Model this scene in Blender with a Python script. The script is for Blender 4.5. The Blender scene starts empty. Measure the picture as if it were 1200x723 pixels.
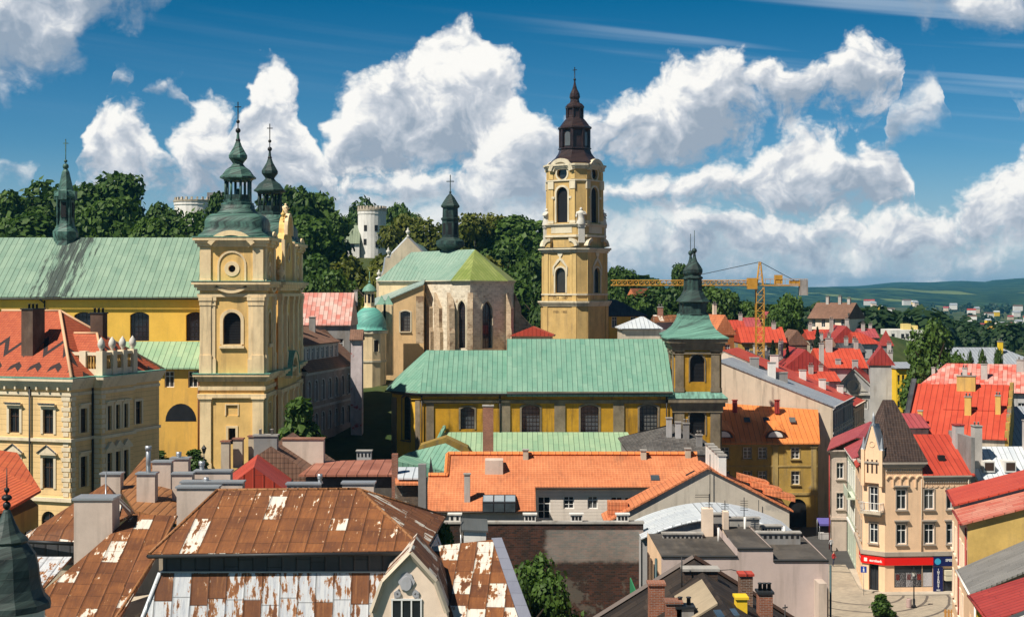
import bpy, math, random
from mathutils import Vector, Matrix
R = math.radians
sc = bpy.context.scene
COL = sc.collection
random.seed(7)

# ------------------------------------------------------------------ camera
F = 1700.0                    # focal length in pixels of the 1200 px wide photograph
ZC = 31.0                     # eye height above the street
cam = bpy.data.objects.new('camera', bpy.data.cameras.new('camera'))
COL.objects.link(cam)
cam.location = (0, 0, ZC)
cam.rotation_euler = (R(90), 0, 0)
cam.data.sensor_width = 36.0
cam.data.lens = 36.0*F/1200.0
cam.data.shift_y = -(361.5-340.0)/1200.0
cam.data.clip_start = 0.5
cam.data.clip_end = 40000
sc.camera = cam
# ------------------------------------------------------------------ colour management
sc.view_settings.view_transform = 'Standard'
sc.view_settings.look = 'None'
sc.view_settings.exposure = 0.42
sc.view_settings.gamma = 1.0
sc.render.film_transparent = False
sc.cycles.max_bounces = 5
sc.cycles.diffuse_bounces = 3
sc.cycles.glossy_bounces = 2
sc.cycles.transmission_bounces = 2
sc.cycles.transparent_max_bounces = 6
sc.cycles.volume_bounces = 0
sc.cycles.use_denoising = True
# ------------------------------------------------------------------ sun
SUN_EL, SUN_AZ = 52.0, 51.0   # azimuth: degrees to the left of straight behind the camera
sv = Vector((-math.sin(R(SUN_AZ))*math.cos(R(SUN_EL)), -math.cos(R(SUN_AZ))*math.cos(R(SUN_EL)), math.sin(R(SUN_EL))))
sun = bpy.data.objects.new('sun', bpy.data.lights.new('sun', 'SUN'))
COL.objects.link(sun)
sun.data.energy = 5.0
sun.data.angle = R(0.53)
sun.data.color = (1.0, 0.93, 0.82)
sun.rotation_euler = (-sv).to_track_quat('-Z', 'Y').to_euler()
sun.location = (-60, -40, 120)

# ------------------------------------------------------------------ node helper
class NT:
    def __init__(s, nt):
        s.nt = nt; s.nt.nodes.clear()
    def n(s, t, props=None, **ins):
        nd = s.nt.nodes.new(t)
        for k, v in (props or {}).items(): setattr(nd, k, v)
        for k, v in ins.items(): s.put(nd.inputs[k.replace('_', ' ')], v)
        return nd
    def put(s, sock, v):
        if isinstance(v, bpy.types.NodeSocket): s.nt.links.new(v, sock)
        elif isinstance(v, bpy.types.Node): s.nt.links.new(v.outputs[0], sock)
        elif v is not None:
            if isinstance(v, (tuple, list)) and len(v) == 3 and sock.type == 'RGBA': v = (*v, 1)
            sock.default_value = v
    def m(s, op, a, b=None, c=None, clamp=False):
        nd = s.nt.nodes.new('ShaderNodeMath'); nd.operation = op; nd.use_clamp = clamp
        for i, v in enumerate((a, b, c)):
            if v is not None: s.put(nd.inputs[i], v)
        return nd.outputs[0]
    def vm(s, op, a, b=None, scale=None):
        nd = s.nt.nodes.new('ShaderNodeVectorMath'); nd.operation = op
        s.put(nd.inputs[0], a)
        if b is not None: s.put(nd.inputs[1], b)
        if scale is not None: s.put(nd.inputs['Scale'], scale)
        return nd.outputs['Value'] if op in ('DOT_PRODUCT', 'LENGTH') else nd.outputs[0]
    def rng(s, v, a, b, c=0.0, d=1.0, smooth=True):
        nd = s.nt.nodes.new('ShaderNodeMapRange'); nd.interpolation_type = 'SMOOTHSTEP' if smooth else 'LINEAR'
        nd.clamp = True
        for k, x in zip(('Value', 'From Min', 'From Max', 'To Min', 'To Max'), (v, a, b, c, d)): s.put(nd.inputs[k], x)
        return nd.outputs[0]
    def mix(s, f, a, b):
        nd = s.nt.nodes.new('ShaderNodeMix'); nd.data_type = 'RGBA'
        s.put(nd.inputs[0], f); s.put(nd.inputs[6], a); s.put(nd.inputs[7], b)
        return nd.outputs[2]
    def xyz(s, v):
        nd = s.n('ShaderNodeSeparateXYZ'); s.put(nd.inputs[0], v); return nd.outputs
    def vec(s, x, y, z=0.0):
        nd = s.n('ShaderNodeCombineXYZ')
        for i, v in enumerate((x, y, z)): s.put(nd.inputs[i], v)
        return nd.outputs[0]
    def noise(s, v, scale, detail=4, rough=.55, out=0, dim='3D'):
        nd = s.n('ShaderNodeTexNoise', {'noise_dimensions': dim}, Scale=scale, Detail=detail, Roughness=rough); s.put(nd.inputs['Vector'], v)
        return nd.outputs[out]
    def white(s, v):
        nd = s.n('ShaderNodeTexWhiteNoise', {'noise_dimensions': '3D'}); s.put(nd.inputs['Vector'], v)
        return nd.outputs[0]

# ------------------------------------------------------------------ world: daylight sky with cumulus at infinity
world = bpy.data.worlds.new('World'); sc.world = world; world.use_nodes = True
W = NT(world.node_tree)
def build_sky():
    sky = W.n('ShaderNodeTexSky', {'sky_type': 'NISHITA', 'sun_disc': False, 'sun_elevation': R(SUN_EL),
              'sun_rotation': math.atan2(sv.x, sv.y), 'air_density': 1.0, 'dust_density': 0.6, 'ozone_density': 2.2})
    tc = W.n('ShaderNodeTexCoord')
    d = W.xyz(tc.outputs['Generated'])
    az = W.m('ARCTAN2', d[0], d[1]); el = W.m('ARCSINE', d[2])
    p = W.vec(az, W.m('MULTIPLY', el, 1.15))
    nc = W.n('ShaderNodeTexNoise', {'noise_dimensions': '2D'}, Scale=20.0, Detail=4.0, Roughness=.5); W.put(nc.inputs['Vector'], p)
    w3 = W.xyz(nc.outputs['Color'])
    azp = W.m('MULTIPLY_ADD', W.m('SUBTRACT', w3[0], .5), .044, az)
    elp = W.m('MULTIPLY_ADD', W.m('SUBTRACT', w3[1], .5), .036, el)
    wp = W.vec(azp, W.m('MULTIPLY', elp, 1.1))
    def puff(v):
        a = W.n('ShaderNodeTexVoronoi', {'feature': 'F1', 'voronoi_dimensions': '2D'}, Scale=30.0, Detail=3.0, Roughness=.52, Lacunarity=2.3)
        W.put(a.inputs['Vector'], v)
        return W.m('SUBTRACT', 1.0, a.outputs['Distance'])
    v0 = puff(wp)
    v1 = puff(W.vm('ADD', wp, (-.0075, .0095, 0)))
    fz = W.noise(p, 150.0, 4, .6, 0, '2D')
    nb = W.noise(W.vm('ADD', p, (-.016, .02, 0)), 22.0, 4, .6, 0, '2D')
    na = W.noise(p, 22.0, 4, .6, 0, '2D')
    rel = W.m('ADD', W.m('MULTIPLY', W.m('SUBTRACT', v0, v1), .62), W.m('MULTIPLY', W.m('SUBTRACT', na, nb), 1.25))
    fx = W.m('DIVIDE', W.m('ADD', azp, .36), .72)
    def curve(pts):
        fc = W.n('ShaderNodeFloatCurve'); W.put(fc.inputs['Value'], fx)
        c = fc.mapping.curves[0]; q = []
        for x, y in pts:
            a = math.atan((x-600)/F); e = math.atan((340-y)/F*math.cos(a))
            q.append(((a+.36)/.72, max(0, min(1, (e+.02)/.27))))
        while len(c.points) > 2: c.points.remove(c.points[1])
        c.points[0].location = (0, q[0][1]); c.points[1].location = (1, q[-1][1])
        for a, e in q: c.points.new(min(max(a, .001), .999), e)
        for k in c.points: k.handle_type = 'VECTOR'
        fc.mapping.update()
        return W.m('MULTIPLY_ADD', fc.outputs[0], .27, -.02)
    # pale air towards the horizon, deep blue overhead
    h = W.rng(el, 0.0, .20, 0, 1, False)
    base = W.vm('MULTIPLY', sky.outputs[0], W.mix(h, (.58, .84, 1.12, 1), (.015, .60, .95, 1)))
    base = W.vm('SCALE', base, scale=W.rng(el, 0, .2, .95, .60, False))
    base = W.vm('SCALE', base, scale=W.rng(el, .22, .7, 1, .30))
    base = W.mix(W.rng(el, -.005, .10, .75, 0), base, (4.3, 5.6, 6.7, 1))
    # thin cirrus streaks
    ci = W.noise(W.vec(W.m('MULTIPLY', az, 2.2), W.m('MULTIPLY_ADD', az, 7.0, W.m('MULTIPLY', el, 62.0))), 1.1, 3, .5, 0, '2D')
    cim = W.m('MULTIPLY', W.rng(ci, .5, .8), W.m('MULTIPLY', W.rng(az, -.02, .16, .1, 1), W.rng(el, .08, .14)))
    col = W.mix(W.m('MULTIPLY', cim, .38), base, (6.6, 7.6, 8.6, 1))
    LIT = (9.9, 9.75, 9.35, 1); SHD = (3.3, 4.0, 4.9, 1); MID = (6.3, 6.65, 7.2, 1)
    PM, PA = -.2, .8
    def layer(col, top, bot, st=.018, sb=.034, op=1.0, dark=.5, soft=.75, k=1.0):
        T = curve(top); B = curve(bot)
        a = W.m('DIVIDE', W.m('SUBTRACT', T, elp), st); b = W.m('DIVIDE', W.m('SUBTRACT', elp, B), sb)
        mm = W.m('MINIMUM', a, b)
        al = W.rng(W.m('ADD', mm, W.m('MULTIPLY_ADD', W.m('SUBTRACT', fz, .5), .6, W.m('MULTIPLY', W.m('SUBTRACT', v0, PM), PA))), 0, soft, 0, op)
        hh = W.m('DIVIDE', W.m('SUBTRACT', elp, B), W.m('MAXIMUM', W.m('SUBTRACT', T, B), .012), clamp=True)
        sh = W.m('ADD', W.rng(hh, 0.05, .9, .80-dark*1.15, 1.02), W.m('MULTIPLY', rel, 1.05*k))
        sh = W.m("SUBTRACT", sh, .20)
        c1 = W.mix(W.rng(sh, -.1, .5, 0, 1, False), SHD, MID)
        c2 = W.mix(W.rng(sh, .38, .9, 0, 1), c1, LIT)
        return W.mix(W.m('MULTIPLY', al, back), col, c2)
    N0 = 420
    back = W.rng(W.m('ABSOLUTE', az), .42, .7, 1, .3)
    # far hazy banks, then nearer heaps
    col = layer(col, [(0, N0), (330, N0), (360, 255), (450, 215), (560, 215), (650, 190), (720, 250), (800, 235), (900, 255), (1000, 265), (1060, 262), (1110, 272), (1200, 270)],
                [(0, 400), (1200, 345)], st=.03, sb=.07, op=.82, dark=.35, soft=1.2, k=.7)
    col = layer(col, [(0, N0), (640, N0), (665, 262), (690, 222), (740, 205), (780, 212), (830, 190), (870, 196), (900, 162), (925, 152), (965, 152), (1000, 182), (1030, 165), (1046, 175), (1060, 205), (1066, 225), (1075, N0), (1200, N0)],
                [(600, 270), (680, 262), (760, 250), (850, 246), (960, 250), (1060, 246)], dark=.62, sb=.035)
    col = layer(col, [(0, N0), (700, N0), (780, 285), (830, 250), (900, 245), (960, 252), (1010, 262), (1060, 240), (1100, 238), (1120, 240), (1150, 208), (1175, 186), (1200, 172)],
                [(700, 300), (900, 292), (1000, 296), (1100, 300), (1200, 292)], dark=.45, sb=.03)
    col = layer(col, [(0, N0), (622, N0), (632, 172), (655, 138), (690, 126), (720, 122), (750, 112), (775, 88), (800, 72), (835, 58), (865, 66), (880, 84), (905, 72), (940, 70), (970, 62), (1000, 52), (1030, 56), (1050, 70), (1056, 110), (1060, N0), (1200, N0)],
                [(620, 215), (690, 190), (760, 188), (830, 186), (860, 165), (900, 136), (960, 128), (1010, 124), (1060, 106)], dark=.6, sb=.032)
    col = layer(col, [(0, N0), (345, N0), (362, 200), (376, 178), (400, 122), (425, 98), (452, 84), (470, 62), (500, 42), (520, 24), (545, 18), (570, 32), (588, 62), (606, 88), (622, 120), (632, 165), (640, N0), (1200, N0)],
                [(340, 235), (420, 212), (520, 206), (600, 214), (640, 220)], dark=.55, sb=.045)
    col = layer(col, [(0, N0), (90, N0), (97, 190), (106, 140), (126, 122), (150, 136), (168, 128), (186, 150), (196, 176), (210, 160), (226, 124), (246, 108), (264, 116), (276, 140), (288, 92), (300, 70), (322, 78), (345, 94), (360, 120), (372, 176), (392, 200), (410, N0), (1200, N0)],
                [(80, 205), (150, 214), (200, 226), (300, 240), (380, 236), (420, 230)], dark=.42, sb=.04)
    col = layer(col, [(0, N0), (340, N0), (362, 222), (410, 204), (470, 198), (530, 190), (556, 160), (590, 142), (625, 132), (640, 150), (660, 200), (690, 240), (700, N0), (1200, N0)],
                [(340, 250), (500, 252), (640, 250), (700, 260)], dark=.5, sb=.04, op=.93)
    # loose scraps
    col = layer(col, [(0, 182), (10, 182), (22, 180), (34, 184), (40, 212), (46, N0), (110, N0), (116, 90), (126, 82), (140, 86), (148, 100), (156, N0), (160, N0), (164, 106), (178, 86), (200, 82), (222, 92), (228, 112), (234, N0), (1040, N0), (1046, 130), (1060, 110), (1078, 98), (1094, 96), (1102, 112), (1106, N0), (1170, N0), (1180, 130), (1200, 124)],
                [(0, 204), (60, 206), (62, 100), (150, 102), (230, 112), (240, 200), (1030, 200), (1042, 178), (1100, 128), (1110, 150), (1200, 148)], st=.012, sb=.014, dark=.35, soft=1.3, op=.85)
    col = layer(col, [(0, -60), (212, -60), (216, N0), (1060, N0), (1066, -60), (1200, -60)],
                [(0, 112), (30, 104), (60, 90), (84, 80), (96, 40), (110, 26), (160, 26), (200, 20), (212, 2), (220, -60), (1060, -60), (1066, 14), (1084, 28), (1110, 18), (1150, 44), (1185, 40), (1200, 30)],
                st=.03, sb=.02, dark=.75, soft=1.5, op=.9)
    bg = W.n('ShaderNodeBackground', None, Color=col, Strength=.076)
    out = W.n('ShaderNodeOutputWorld'); W.put(out.inputs['Surface'], bg)
build_sky()
world.cycles.sampling_method = 'MANUAL'
world.cycles.sample_map_resolution = 512

# ------------------------------------------------------------------ materials (UV = metres along / up each face)
def new_mat(name, rough=.8, spec=.25, metallic=0.0):
    m = bpy.data.materials.new(name); m.use_nodes = True
    t = NT(m.node_tree)
    b = t.n('ShaderNodeBsdfPrincipled', None, Roughness=rough, Metallic=metallic)
    b.inputs['Specular IOR Level'].default_value = spec
    o = t.n('ShaderNodeOutputMaterial'); t.put(o.inputs['Surface'], b)
    uv = t.n('ShaderNodeUVMap').outputs[0]
    oi = t.n('ShaderNodeObjectInfo')
    off = t.vm('ADD', uv, t.vm('SCALE', (3.1, 7.7, 1.3), scale=t.m('MULTIPLY', oi.outputs['Random'], 20)))
    return m, t, b, uv, off
def bump(t, b, h, strength=.3, dist=.05):
    n = t.n('ShaderNodeBump', None, Strength=strength, Distance=dist); t.put(n.inputs['Height'], h)
    t.put(b.inputs['Normal'], n)
def stretch(t, v, x, y): return t.vm('MULTIPLY', v, (x, y, 1))
def c3(c, k=1.0): return tuple(min(1, x*k) for x in c)

def plaster(name, col, var=.16, stain=.3, line=0, rough=.88, dirt=(.16, .13, .10), patch=None):
    m, t, b, uv, off = new_mat(name, rough, .2)
    n1 = t.noise(off, .33, 5, .6); n2 = t.noise(off, 3.5, 4, .6)
    f = t.m('MULTIPLY_ADD', t.m('SUBTRACT', n1, .5), 2*var, 1.0)
    f = t.m('MULTIPLY_ADD', t.m('SUBTRACT', n2, .5), var, f)
    c = t.vm('SCALE', (*col,), scale=f)
    st = t.noise(stretch(t, off, 1.5, .14), 1.0, 4, .62)
    c = t.mix(t.rng(st, .48, .74, 0, min(.8, stain*1.35)), c, (*dirt, 1))
    s2 = t.noise(stretch(t, off, .5, .35), .8, 5, .7); c = t.vm('SCALE', c, scale=t.rng(s2, .38, .62, 1-var*1.2, 1+var*.4, False))
    if patch:
        pn = t.noise(off, .16 if name != 'torn_posters' else .5, 6, .62)
        c = t.mix(t.rng(pn, .56, .60, 0, .85), c, (*patch, 1))
    if line:
        y = t.xyz(uv)[1]
        l = t.m('LESS_THAN', t.m('FRACT', t.m('DIVIDE', y, line)), .09)
        c = t.vm('SCALE', c, scale=t.m('MULTIPLY_ADD', l, -.28, 1.0))
        bump(t, b, t.m('SUBTRACT', n2, t.m('MULTIPLY', l, 1.5)), .35, .03)
    else:
        bump(t, b, n2, .25, .03)
    t.put(b.inputs['Base Color'], c)
    return m

def seam(name, col, col2, sp=.62, hj=2.2, rough=.5, metallic=0.0, contrast=.5, streak=.25, streakcol=(.05, .06, .05), stain=None, spec=.3):
    """standing-seam sheet metal, panels varying one by one"""
    m, t, b, uv, off = new_mat(name, rough, spec, metallic)
    x, y, _ = t.xyz(uv)
    pu = t.m('DIVIDE', x, sp); iu = t.m('FLOOR', pu); fu = t.m('FRACT', pu)
    yo = t.m('ADD', t.m('DIVIDE', y, hj), t.m('MULTIPLY', t.white(t.vec(iu, 3.3)), 1.0))
    iv = t.m('FLOOR', yo); fv = t.m('FRACT', yo)
    r = t.white(t.vec(iu, iv, 1.7))
    n1 = t.noise(off, .45, 5, .62); n2 = t.noise(stretch(t, off, 2.2, .3), 1.4, 5, .6)
    f = t.m('ADD', t.m('MULTIPLY', t.m('SUBTRACT', r, .5), contrast), t.m('ADD', t.m('MULTIPLY_ADD', t.m('SUBTRACT', n1, .5), 1.6, .5), t.m('MULTIPLY', t.m('SUBTRACT', n2, .5), .6)), clamp=True)
    c = t.mix(f, (*col, 1), (*col2, 1))
    sk = t.noise(stretch(t, off, 1.3, .1), 1.0, 4, .65)
    c = t.mix(t.rng(sk, .54, .8, 0, streak), c, (*streakcol, 1))
    ed = t.m('MINIMUM', fu, t.m('SUBTRACT', 1.0, fu))
    ln = t.m('LESS_THAN', ed, .05/sp*.62)
    lh = t.m('LESS_THAN', fv, .035/hj)
    if stain: c = stain(t, c, uv, off)
    c = t.vm('SCALE', c, scale=t.m('SUBTRACT', 1.0, t.m('ADD', t.m('MULTIPLY', ln, .55), t.m('MULTIPLY', lh, .34))))
    t.put(b.inputs['Base Color'], c)
    hgt = t.m('ADD', t.rng(ed, 0, .09/sp, 1, 0), t.m('ADD', t.m('MULTIPLY', n1, .4), t.m('MULTIPLY', lh, .3)))
    bump(t, b, hgt, .5, .06)
    return m

def tiles(name, col, col2, w=.26, h=.36, var=.6, rough=.78, moss=.22):
    m, t, b, uv, off = new_mat(name, rough, .3)
    x, y, _ = t.xyz(uv)
    pv = t.m('DIVIDE', y, h); iv = t.m('FLOOR', pv); fv = t.m('FRACT', pv)
    pu = t.m('ADD', t.m('DIVIDE', x, w), 0.0); iu = t.m('FLOOR', pu); fu = t.m('FRACT', pu)
    r = t.white(t.vec(iu, iv, .7))
    n1 = t.noise(off, .35, 5, .6)
    f = t.m('ADD', t.m('MULTIPLY', t.m('SUBTRACT', r, .5), var), t.m('MULTIPLY_ADD', t.m('SUBTRACT', n1, .5), 1.5, .5), clamp=True)
    c = t.mix(f, (*col, 1), (*col2, 1))
    mo = t.noise(stretch(t, off, 1.0, .3), .9, 5, .65)
    c = t.mix(t.rng(mo, .50, .72, 0, moss*1.6), c, (.10, .06, .04, 1)); c = t.vm('SCALE', c, scale=t.m('MULTIPLY_ADD', t.noise(off, .14, 4, .6), .7, .66))
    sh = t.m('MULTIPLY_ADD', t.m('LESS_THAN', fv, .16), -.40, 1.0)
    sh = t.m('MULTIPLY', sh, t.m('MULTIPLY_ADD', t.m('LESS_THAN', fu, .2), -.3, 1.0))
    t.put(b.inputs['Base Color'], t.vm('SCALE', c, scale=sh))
    wave = t.m('SINE', t.m('MULTIPLY', pu, 6.2832))
    bump(t, b, t.m('ADD', t.m('MULTIPLY', wave, .5), t.m('SUBTRACT', 1.0, fv)), .5, .05)
    return m

def rusty(name, amount=.3, rust=((.115, .042, .018), (.27, .10, .032)), zinc=(.70, .64, .54), pw=.74, ph=1.0, seed=0.0):
    """old sheet roof: rusted sheets, paint left here and there as bare pale patches"""
    m, t, b, uv, off = new_mat(name, .62, .35)
    x, y, _ = t.xyz(uv)
    x = t.m('ADD', x, seed*3.7); 
    pu = t.m('DIVIDE', x, pw); iu = t.m('FLOOR', pu); fu = t.m('FRACT', pu)
    yo = t.m('ADD', t.m('DIVIDE', y, ph), t.m('MULTIPLY', t.white(t.vec(iu, 9.1+seed)), .4))
    iv = t.m('FLOOR', yo); fv = t.m('FRACT', yo)
    r = t.white(t.vec(iu, iv, 4.4+seed)); r2 = t.white(t.vec(iv, iu, 2.2+seed))
    so = t.vm('ADD', uv, (seed*11.3, seed*5.1, 0))
    n1 = t.noise(so, .8, 6, .65); n2 = t.noise(stretch(t, so, 2.6, .8), 2.1, 6, .68); n3 = t.noise(so, 9.0, 4, .6)
    rc = t.mix(t.m('ADD', t.m('MULTIPLY', r, .5), t.m('MULTIPLY_ADD', t.m('SUBTRACT', n1, .5), 1.8, .2), clamp=True), (*rust[0], 1), (*rust[1], 1))
    rc = t.mix(t.rng(n3, .5, .75, 0, .4), rc, (.09, .035, .02, 1))
    # paint survives: whole sheets by chance, ragged within each
    big = t.noise(so, .33, 3, .5)
    n4 = t.noise(stretch(t, so, 2.6, 1.0), 1.0, 7, .68)
    sel = t.m('GREATER_THAN', t.m('ADD', t.m('MULTIPLY', r2, .55), t.m('MULTIPLY', t.white(t.vec(iu, 5.5+seed)), .45)), 1-amount)
    k = t.m('ADD', t.m('MULTIPLY_ADD', sel, .40, -.30), t.m('MULTIPLY', t.m('SUBTRACT', n4, .5), 2.1))
    k = t.m('ADD', k, t.m('MULTIPLY', t.m('SUBTRACT', big, .5), .7))
    run = t.noise(stretch(t, so, 6.0, .5), 1.5, 5, .65)
    rc = t.mix(t.rng(run, .5, .72, 0, .55), rc, (.075, .032, .02, 1)); rc = t.mix(t.rng(run, .46, .32, 0, .45), rc, (.34, .15, .05, 1))
    k = t.m('ADD', k, t.m('MULTIPLY', t.m('SUBTRACT', run, .5), -.9))
    z = t.mix(t.rng(run, .42, .66), (*zinc, 1), (zinc[0]*.72, zinc[1]*.74, zinc[2]*.8, 1))
    msk = t.rng(k, .03, .05)
    halo = t.rng(k, -.07, .03, 0, .75)
    c = t.mix(halo, rc, (.42, .20, .07, 1))
    c = t.mix(msk, c, z)
    ed = t.m('MINIMUM', fu, t.m('SUBTRACT', 1.0, fu))
    ln = t.m('LESS_THAN', ed, .03); lh = t.m('LESS_THAN', fv, .03)
    c = t.vm('SCALE', c, scale=t.m('SUBTRACT', 1.0, t.m('MAXIMUM', t.m('MULTIPLY', ln, .62), t.m('MULTIPLY', lh, .55))))
    t.put(b.inputs['Base Color'], c)
    t.put(b.inputs['Roughness'], t.m('MULTIPLY_ADD', msk, -.2, .7))
    bump(t, b, t.m('ADD', t.rng(ed, 0, .12, 1, 0), t.m('ADD', t.m('MULTIPLY', n3, .3), t.m('MULTIPLY', lh, .4))), .6, .04)
    return m

def brick(name, col, col2, mortar=(.35, .31, .27), bw=.27, bh=.085, soot_shade=.5, paint=None):
    m, t, b, uv, off = new_mat(name, .92, .15)
    br = t.n('ShaderNodeTexBrick', {'offset': .5}, Scale=1.0)
    br.inputs['Brick Width'].default_value = bw; br.inputs['Row Height'].default_value = bh
    br.inputs['Mortar Size'].default_value = .008; br.inputs['Color1'].default_value = (*col, 1)
    br.inputs['Color2'].default_value = (*col2, 1); br.inputs['Mortar'].default_value = (*mortar, 1)
    t.put(br.inputs['Vector'], uv)
    n1 = t.noise(off, .5, 6, .65); n2 = t.noise(off, 4, 4, .6)
    c = t.mix(t.rng(n1, .42, .68, 0, soot_shade), br.outputs['Color'], (.03, .026, .022, 1))  # blackish mottling: soot on chimneys, painted shade on the fire wall
    c = t.vm('SCALE', c, scale=t.m('MULTIPLY_ADD', n2, .8, .6))
    if paint: c = paint(t, c, uv, off, br)
    t.put(b.inputs['Base Color'], c)
    bump(t, b, t.m('SUBTRACT', n2, br.outputs['Fac']), .5, .02)
    return m

def stone(name, c1=(.50, .42, .31), c2=(.20, .13, .075), amount=.5):
    """medieval ashlar with brown stone patches"""
    m, t, b, uv, off = new_mat(name, .92, .15)
    br = t.n('ShaderNodeTexBrick', {'offset': .5}, Scale=1.0)
    br.inputs['Brick Width'].default_value = .72; br.inputs['Row Height'].default_value = .36
    br.inputs['Mortar Size'].default_value = .022; br.inputs['Color1'].default_value = (1, 1, 1, 1)
    br.inputs['Color2'].default_value = (.72, .70, .68, 1); br.inputs['Mortar'].default_value = (1.1, 1.05, .95, 1)
    t.put(br.inputs['Vector'], uv)
    n1 = t.noise(off, .22, 6, .62); n2 = t.noise(off, 2.4, 5, .65)
    c = t.mix(t.rng(t.m('MULTIPLY_ADD', n2, .35, n1), .78-amount*.25, .88-amount*.25), (*c1, 1), (*c2, 1))
    c = t.vm('MULTIPLY', c, br.outputs['Color'])
    c = t.vm('SCALE', c, scale=t.m('MULTIPLY_ADD', n2, .9, .62))
    t.put(b.inputs['Base Color'], c)
    bump(t, b, t.m('SUBTRACT', n2, br.outputs['Fac']), .5, .05)
    return m

def patina(name, c1=(.20, .42, .33), c2=(.035, .07, .06), bias=.5, rough=.55):
    m, t, b, uv, off = new_mat(name, rough, .35)
    n1 = t.noise(stretch(t, off, 1.6, .45), 1.1, 5, .65); n2 = t.noise(off, 3, 5, .6)
    f = t.m('ADD', t.m('MULTIPLY', t.m('SUBTRACT', n1, .5), 2.4), t.m('MULTIPLY_ADD', t.m('SUBTRACT', n2, .5), .8, bias), clamp=True)
    c = t.mix(f, (*c2, 1), (*c1, 1))
    x, y, _ = t.xyz(uv)
    fu = t.m('FRACT', t.m('DIVIDE', x, .55)); fv = t.m('FRACT', t.m('DIVIDE', y, 1.1))
    ln = t.m('MAXIMUM', t.m('LESS_THAN', fu, .07), t.m('LESS_THAN', fv, .04))
    c = t.vm('SCALE', c, scale=t.m('MULTIPLY_ADD', ln, -.3, 1.0))
    t.put(b.inputs['Base Color'], c)
    bump(t, b, t.m('ADD', n2, ln), .4, .04)
    return m

def plain(name, col, rough=.6, metallic=0.0, var=.15, spec=.3, scale=1.5):
    m, t, b, uv, off = new_mat(name, rough, spec, metallic)
    n = t.noise(off, scale, 5, .62)
    t.put(b.inputs['Base Color'], t.vm('SCALE', (*col,), scale=t.m('MULTIPLY_ADD', t.m('SUBTRACT', n, .5), 2*var, 1.0)))
    bump(t, b, n, .15, .02)
    return m

def glass(name, col=(.018, .022, .028), rough=.08):
    m, t, b, uv, off = new_mat(name, rough, .5)
    n = t.noise(off, .8, 3, .5)
    oi = t.n('ShaderNodeObjectInfo'); k = t.rng(oi.outputs['Random'], .62, .95, 0, .75); y = t.xyz(uv)[1]
    cu = t.m('MULTIPLY', k, t.m('MULTIPLY_ADD', t.noise(stretch(t, off, 9, .2), 1.0, 2), .8, .3))
    t.put(b.inputs['Base Color'], t.mix(cu, t.vm('SCALE', (*col,), scale=t.m('MULTIPLY_ADD', n, 1.4, .3)), (.17, .16, .14, 1)))
    bump(t, b, t.noise(off, 1.3, 2, .5), .06, .05)
    return m

def leafmat(name, col, col2):
    m = bpy.data.materials.new(name); m.use_nodes = True
    t = NT(m.node_tree)
    g = t.n('ShaderNodeNewGeometry'); oi = t.n('ShaderNodeObjectInfo')
    f = t.m('ADD', t.m('MULTIPLY', g.outputs['Random Per Island'], .65), t.m('MULTIPLY', oi.outputs['Random'], .5), clamp=True)
    c = t.mix(f, (*col, 1), (*col2, 1))
    d = t.n('ShaderNodeBsdfPrincipled', None, Roughness=.55); d.inputs['Specular IOR Level'].default_value = .25
    t.put(d.inputs['Base Color'], c)
    tr = t.n('ShaderNodeBsdfTranslucent'); t.put(tr.inputs['Color'], t.vm('MULTIPLY', c, (1.1, 1.2, .5)))
    mx = t.n('ShaderNodeMixShader'); mx.inputs[0].default_value = .28
    t.put(mx.inputs[1], d); t.put(mx.inputs[2], tr)
    o = t.n('ShaderNodeOutputMaterial'); t.put(o.inputs['Surface'], mx)
    return m

M = {}
M['glass'] = glass('window_glass'); M['glass_pale'] = glass('pale_window_glass', (.06, .075, .085), .12)
M['black'] = plain('black_opening', (.012, .012, .013), .8)
M['white'] = plain('white_paint', (.74, .73, .70), .5, var=.06); M['cream'] = plaster('cream_trim', (.70, .60, .43), .1, .2)
M['brownframe'] = plain('brown_frame', (.06, .035, .025), .5); M['darkframe'] = plain('dark_frame', (.025, .025, .028), .5)
M['iron'] = plain('black_iron', (.016, .016, .017), .45, var=.2); M['zinc'] = plain('zinc_sheet', (.42, .44, .46), .42, .55, .18)
M['gutter'] = plain('dark_gutter', (.03, .032, .034), .5, .2); M['gold'] = plain('gilt', (.75, .48, .10), .3, .9)
M['copper_roof'] = seam('verdigris_seam_roof', (.17, .275, .205), (.26, .37, .275), .62, 2.4, streak=.5, streakcol=(.10, .16, .12))
M['copper_bright'] = seam('bright_verdigris_roof', (.115, .265, .195), (.21, .36, .265), .6, 1.9, streak=.55, streakcol=(.10, .17, .13), contrast=.45)
M['copper_pale'] = seam('pale_verdigris_roof', (.21, .35, .22), (.33, .45, .28), .6, 2.6, streak=.25, streakcol=(.2, .3, .15))
M['patina'] = patina('dark_verdigris', (.12, .27, .215), (.016, .032, .028), .30)
M['patina_green'] = patina('green_verdigris', (.17, .44, .33), (.05, .11, .09), .75)
M['patina_black'] = patina('black_verdigris', (.05, .11, .09), (.010, .015, .015), .30)
M['brown_copper'] = patina('brown_copper', (.060, .035, .032), (.014, .010, .011), .45, .30)
M['brick'] = brick('red_brick', (.34, .11, .05), (.24, .075, .04), soot_shade=.35)
M['stonework'] = stone('choir_ashlar', (.68, .60, .47), (.36, .26, .17), .10); M['stone_brown'] = stone('brown_ashlar', (.50, .39, .27), (.25, .165, .105), .4)
M['concrete'] = plaster('grey_concrete', (.36, .34, .31), .2, .45)
M['plaster_grey'] = plaster('grey_plaster', (.50, .46, .42), .15, .3)
M['bark'] = plain('bark', (.06, .045, .032), .95, var=.4)
M['statue'] = plain('statue_stone', (.58, .55, .48), .8, var=.3)
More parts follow.
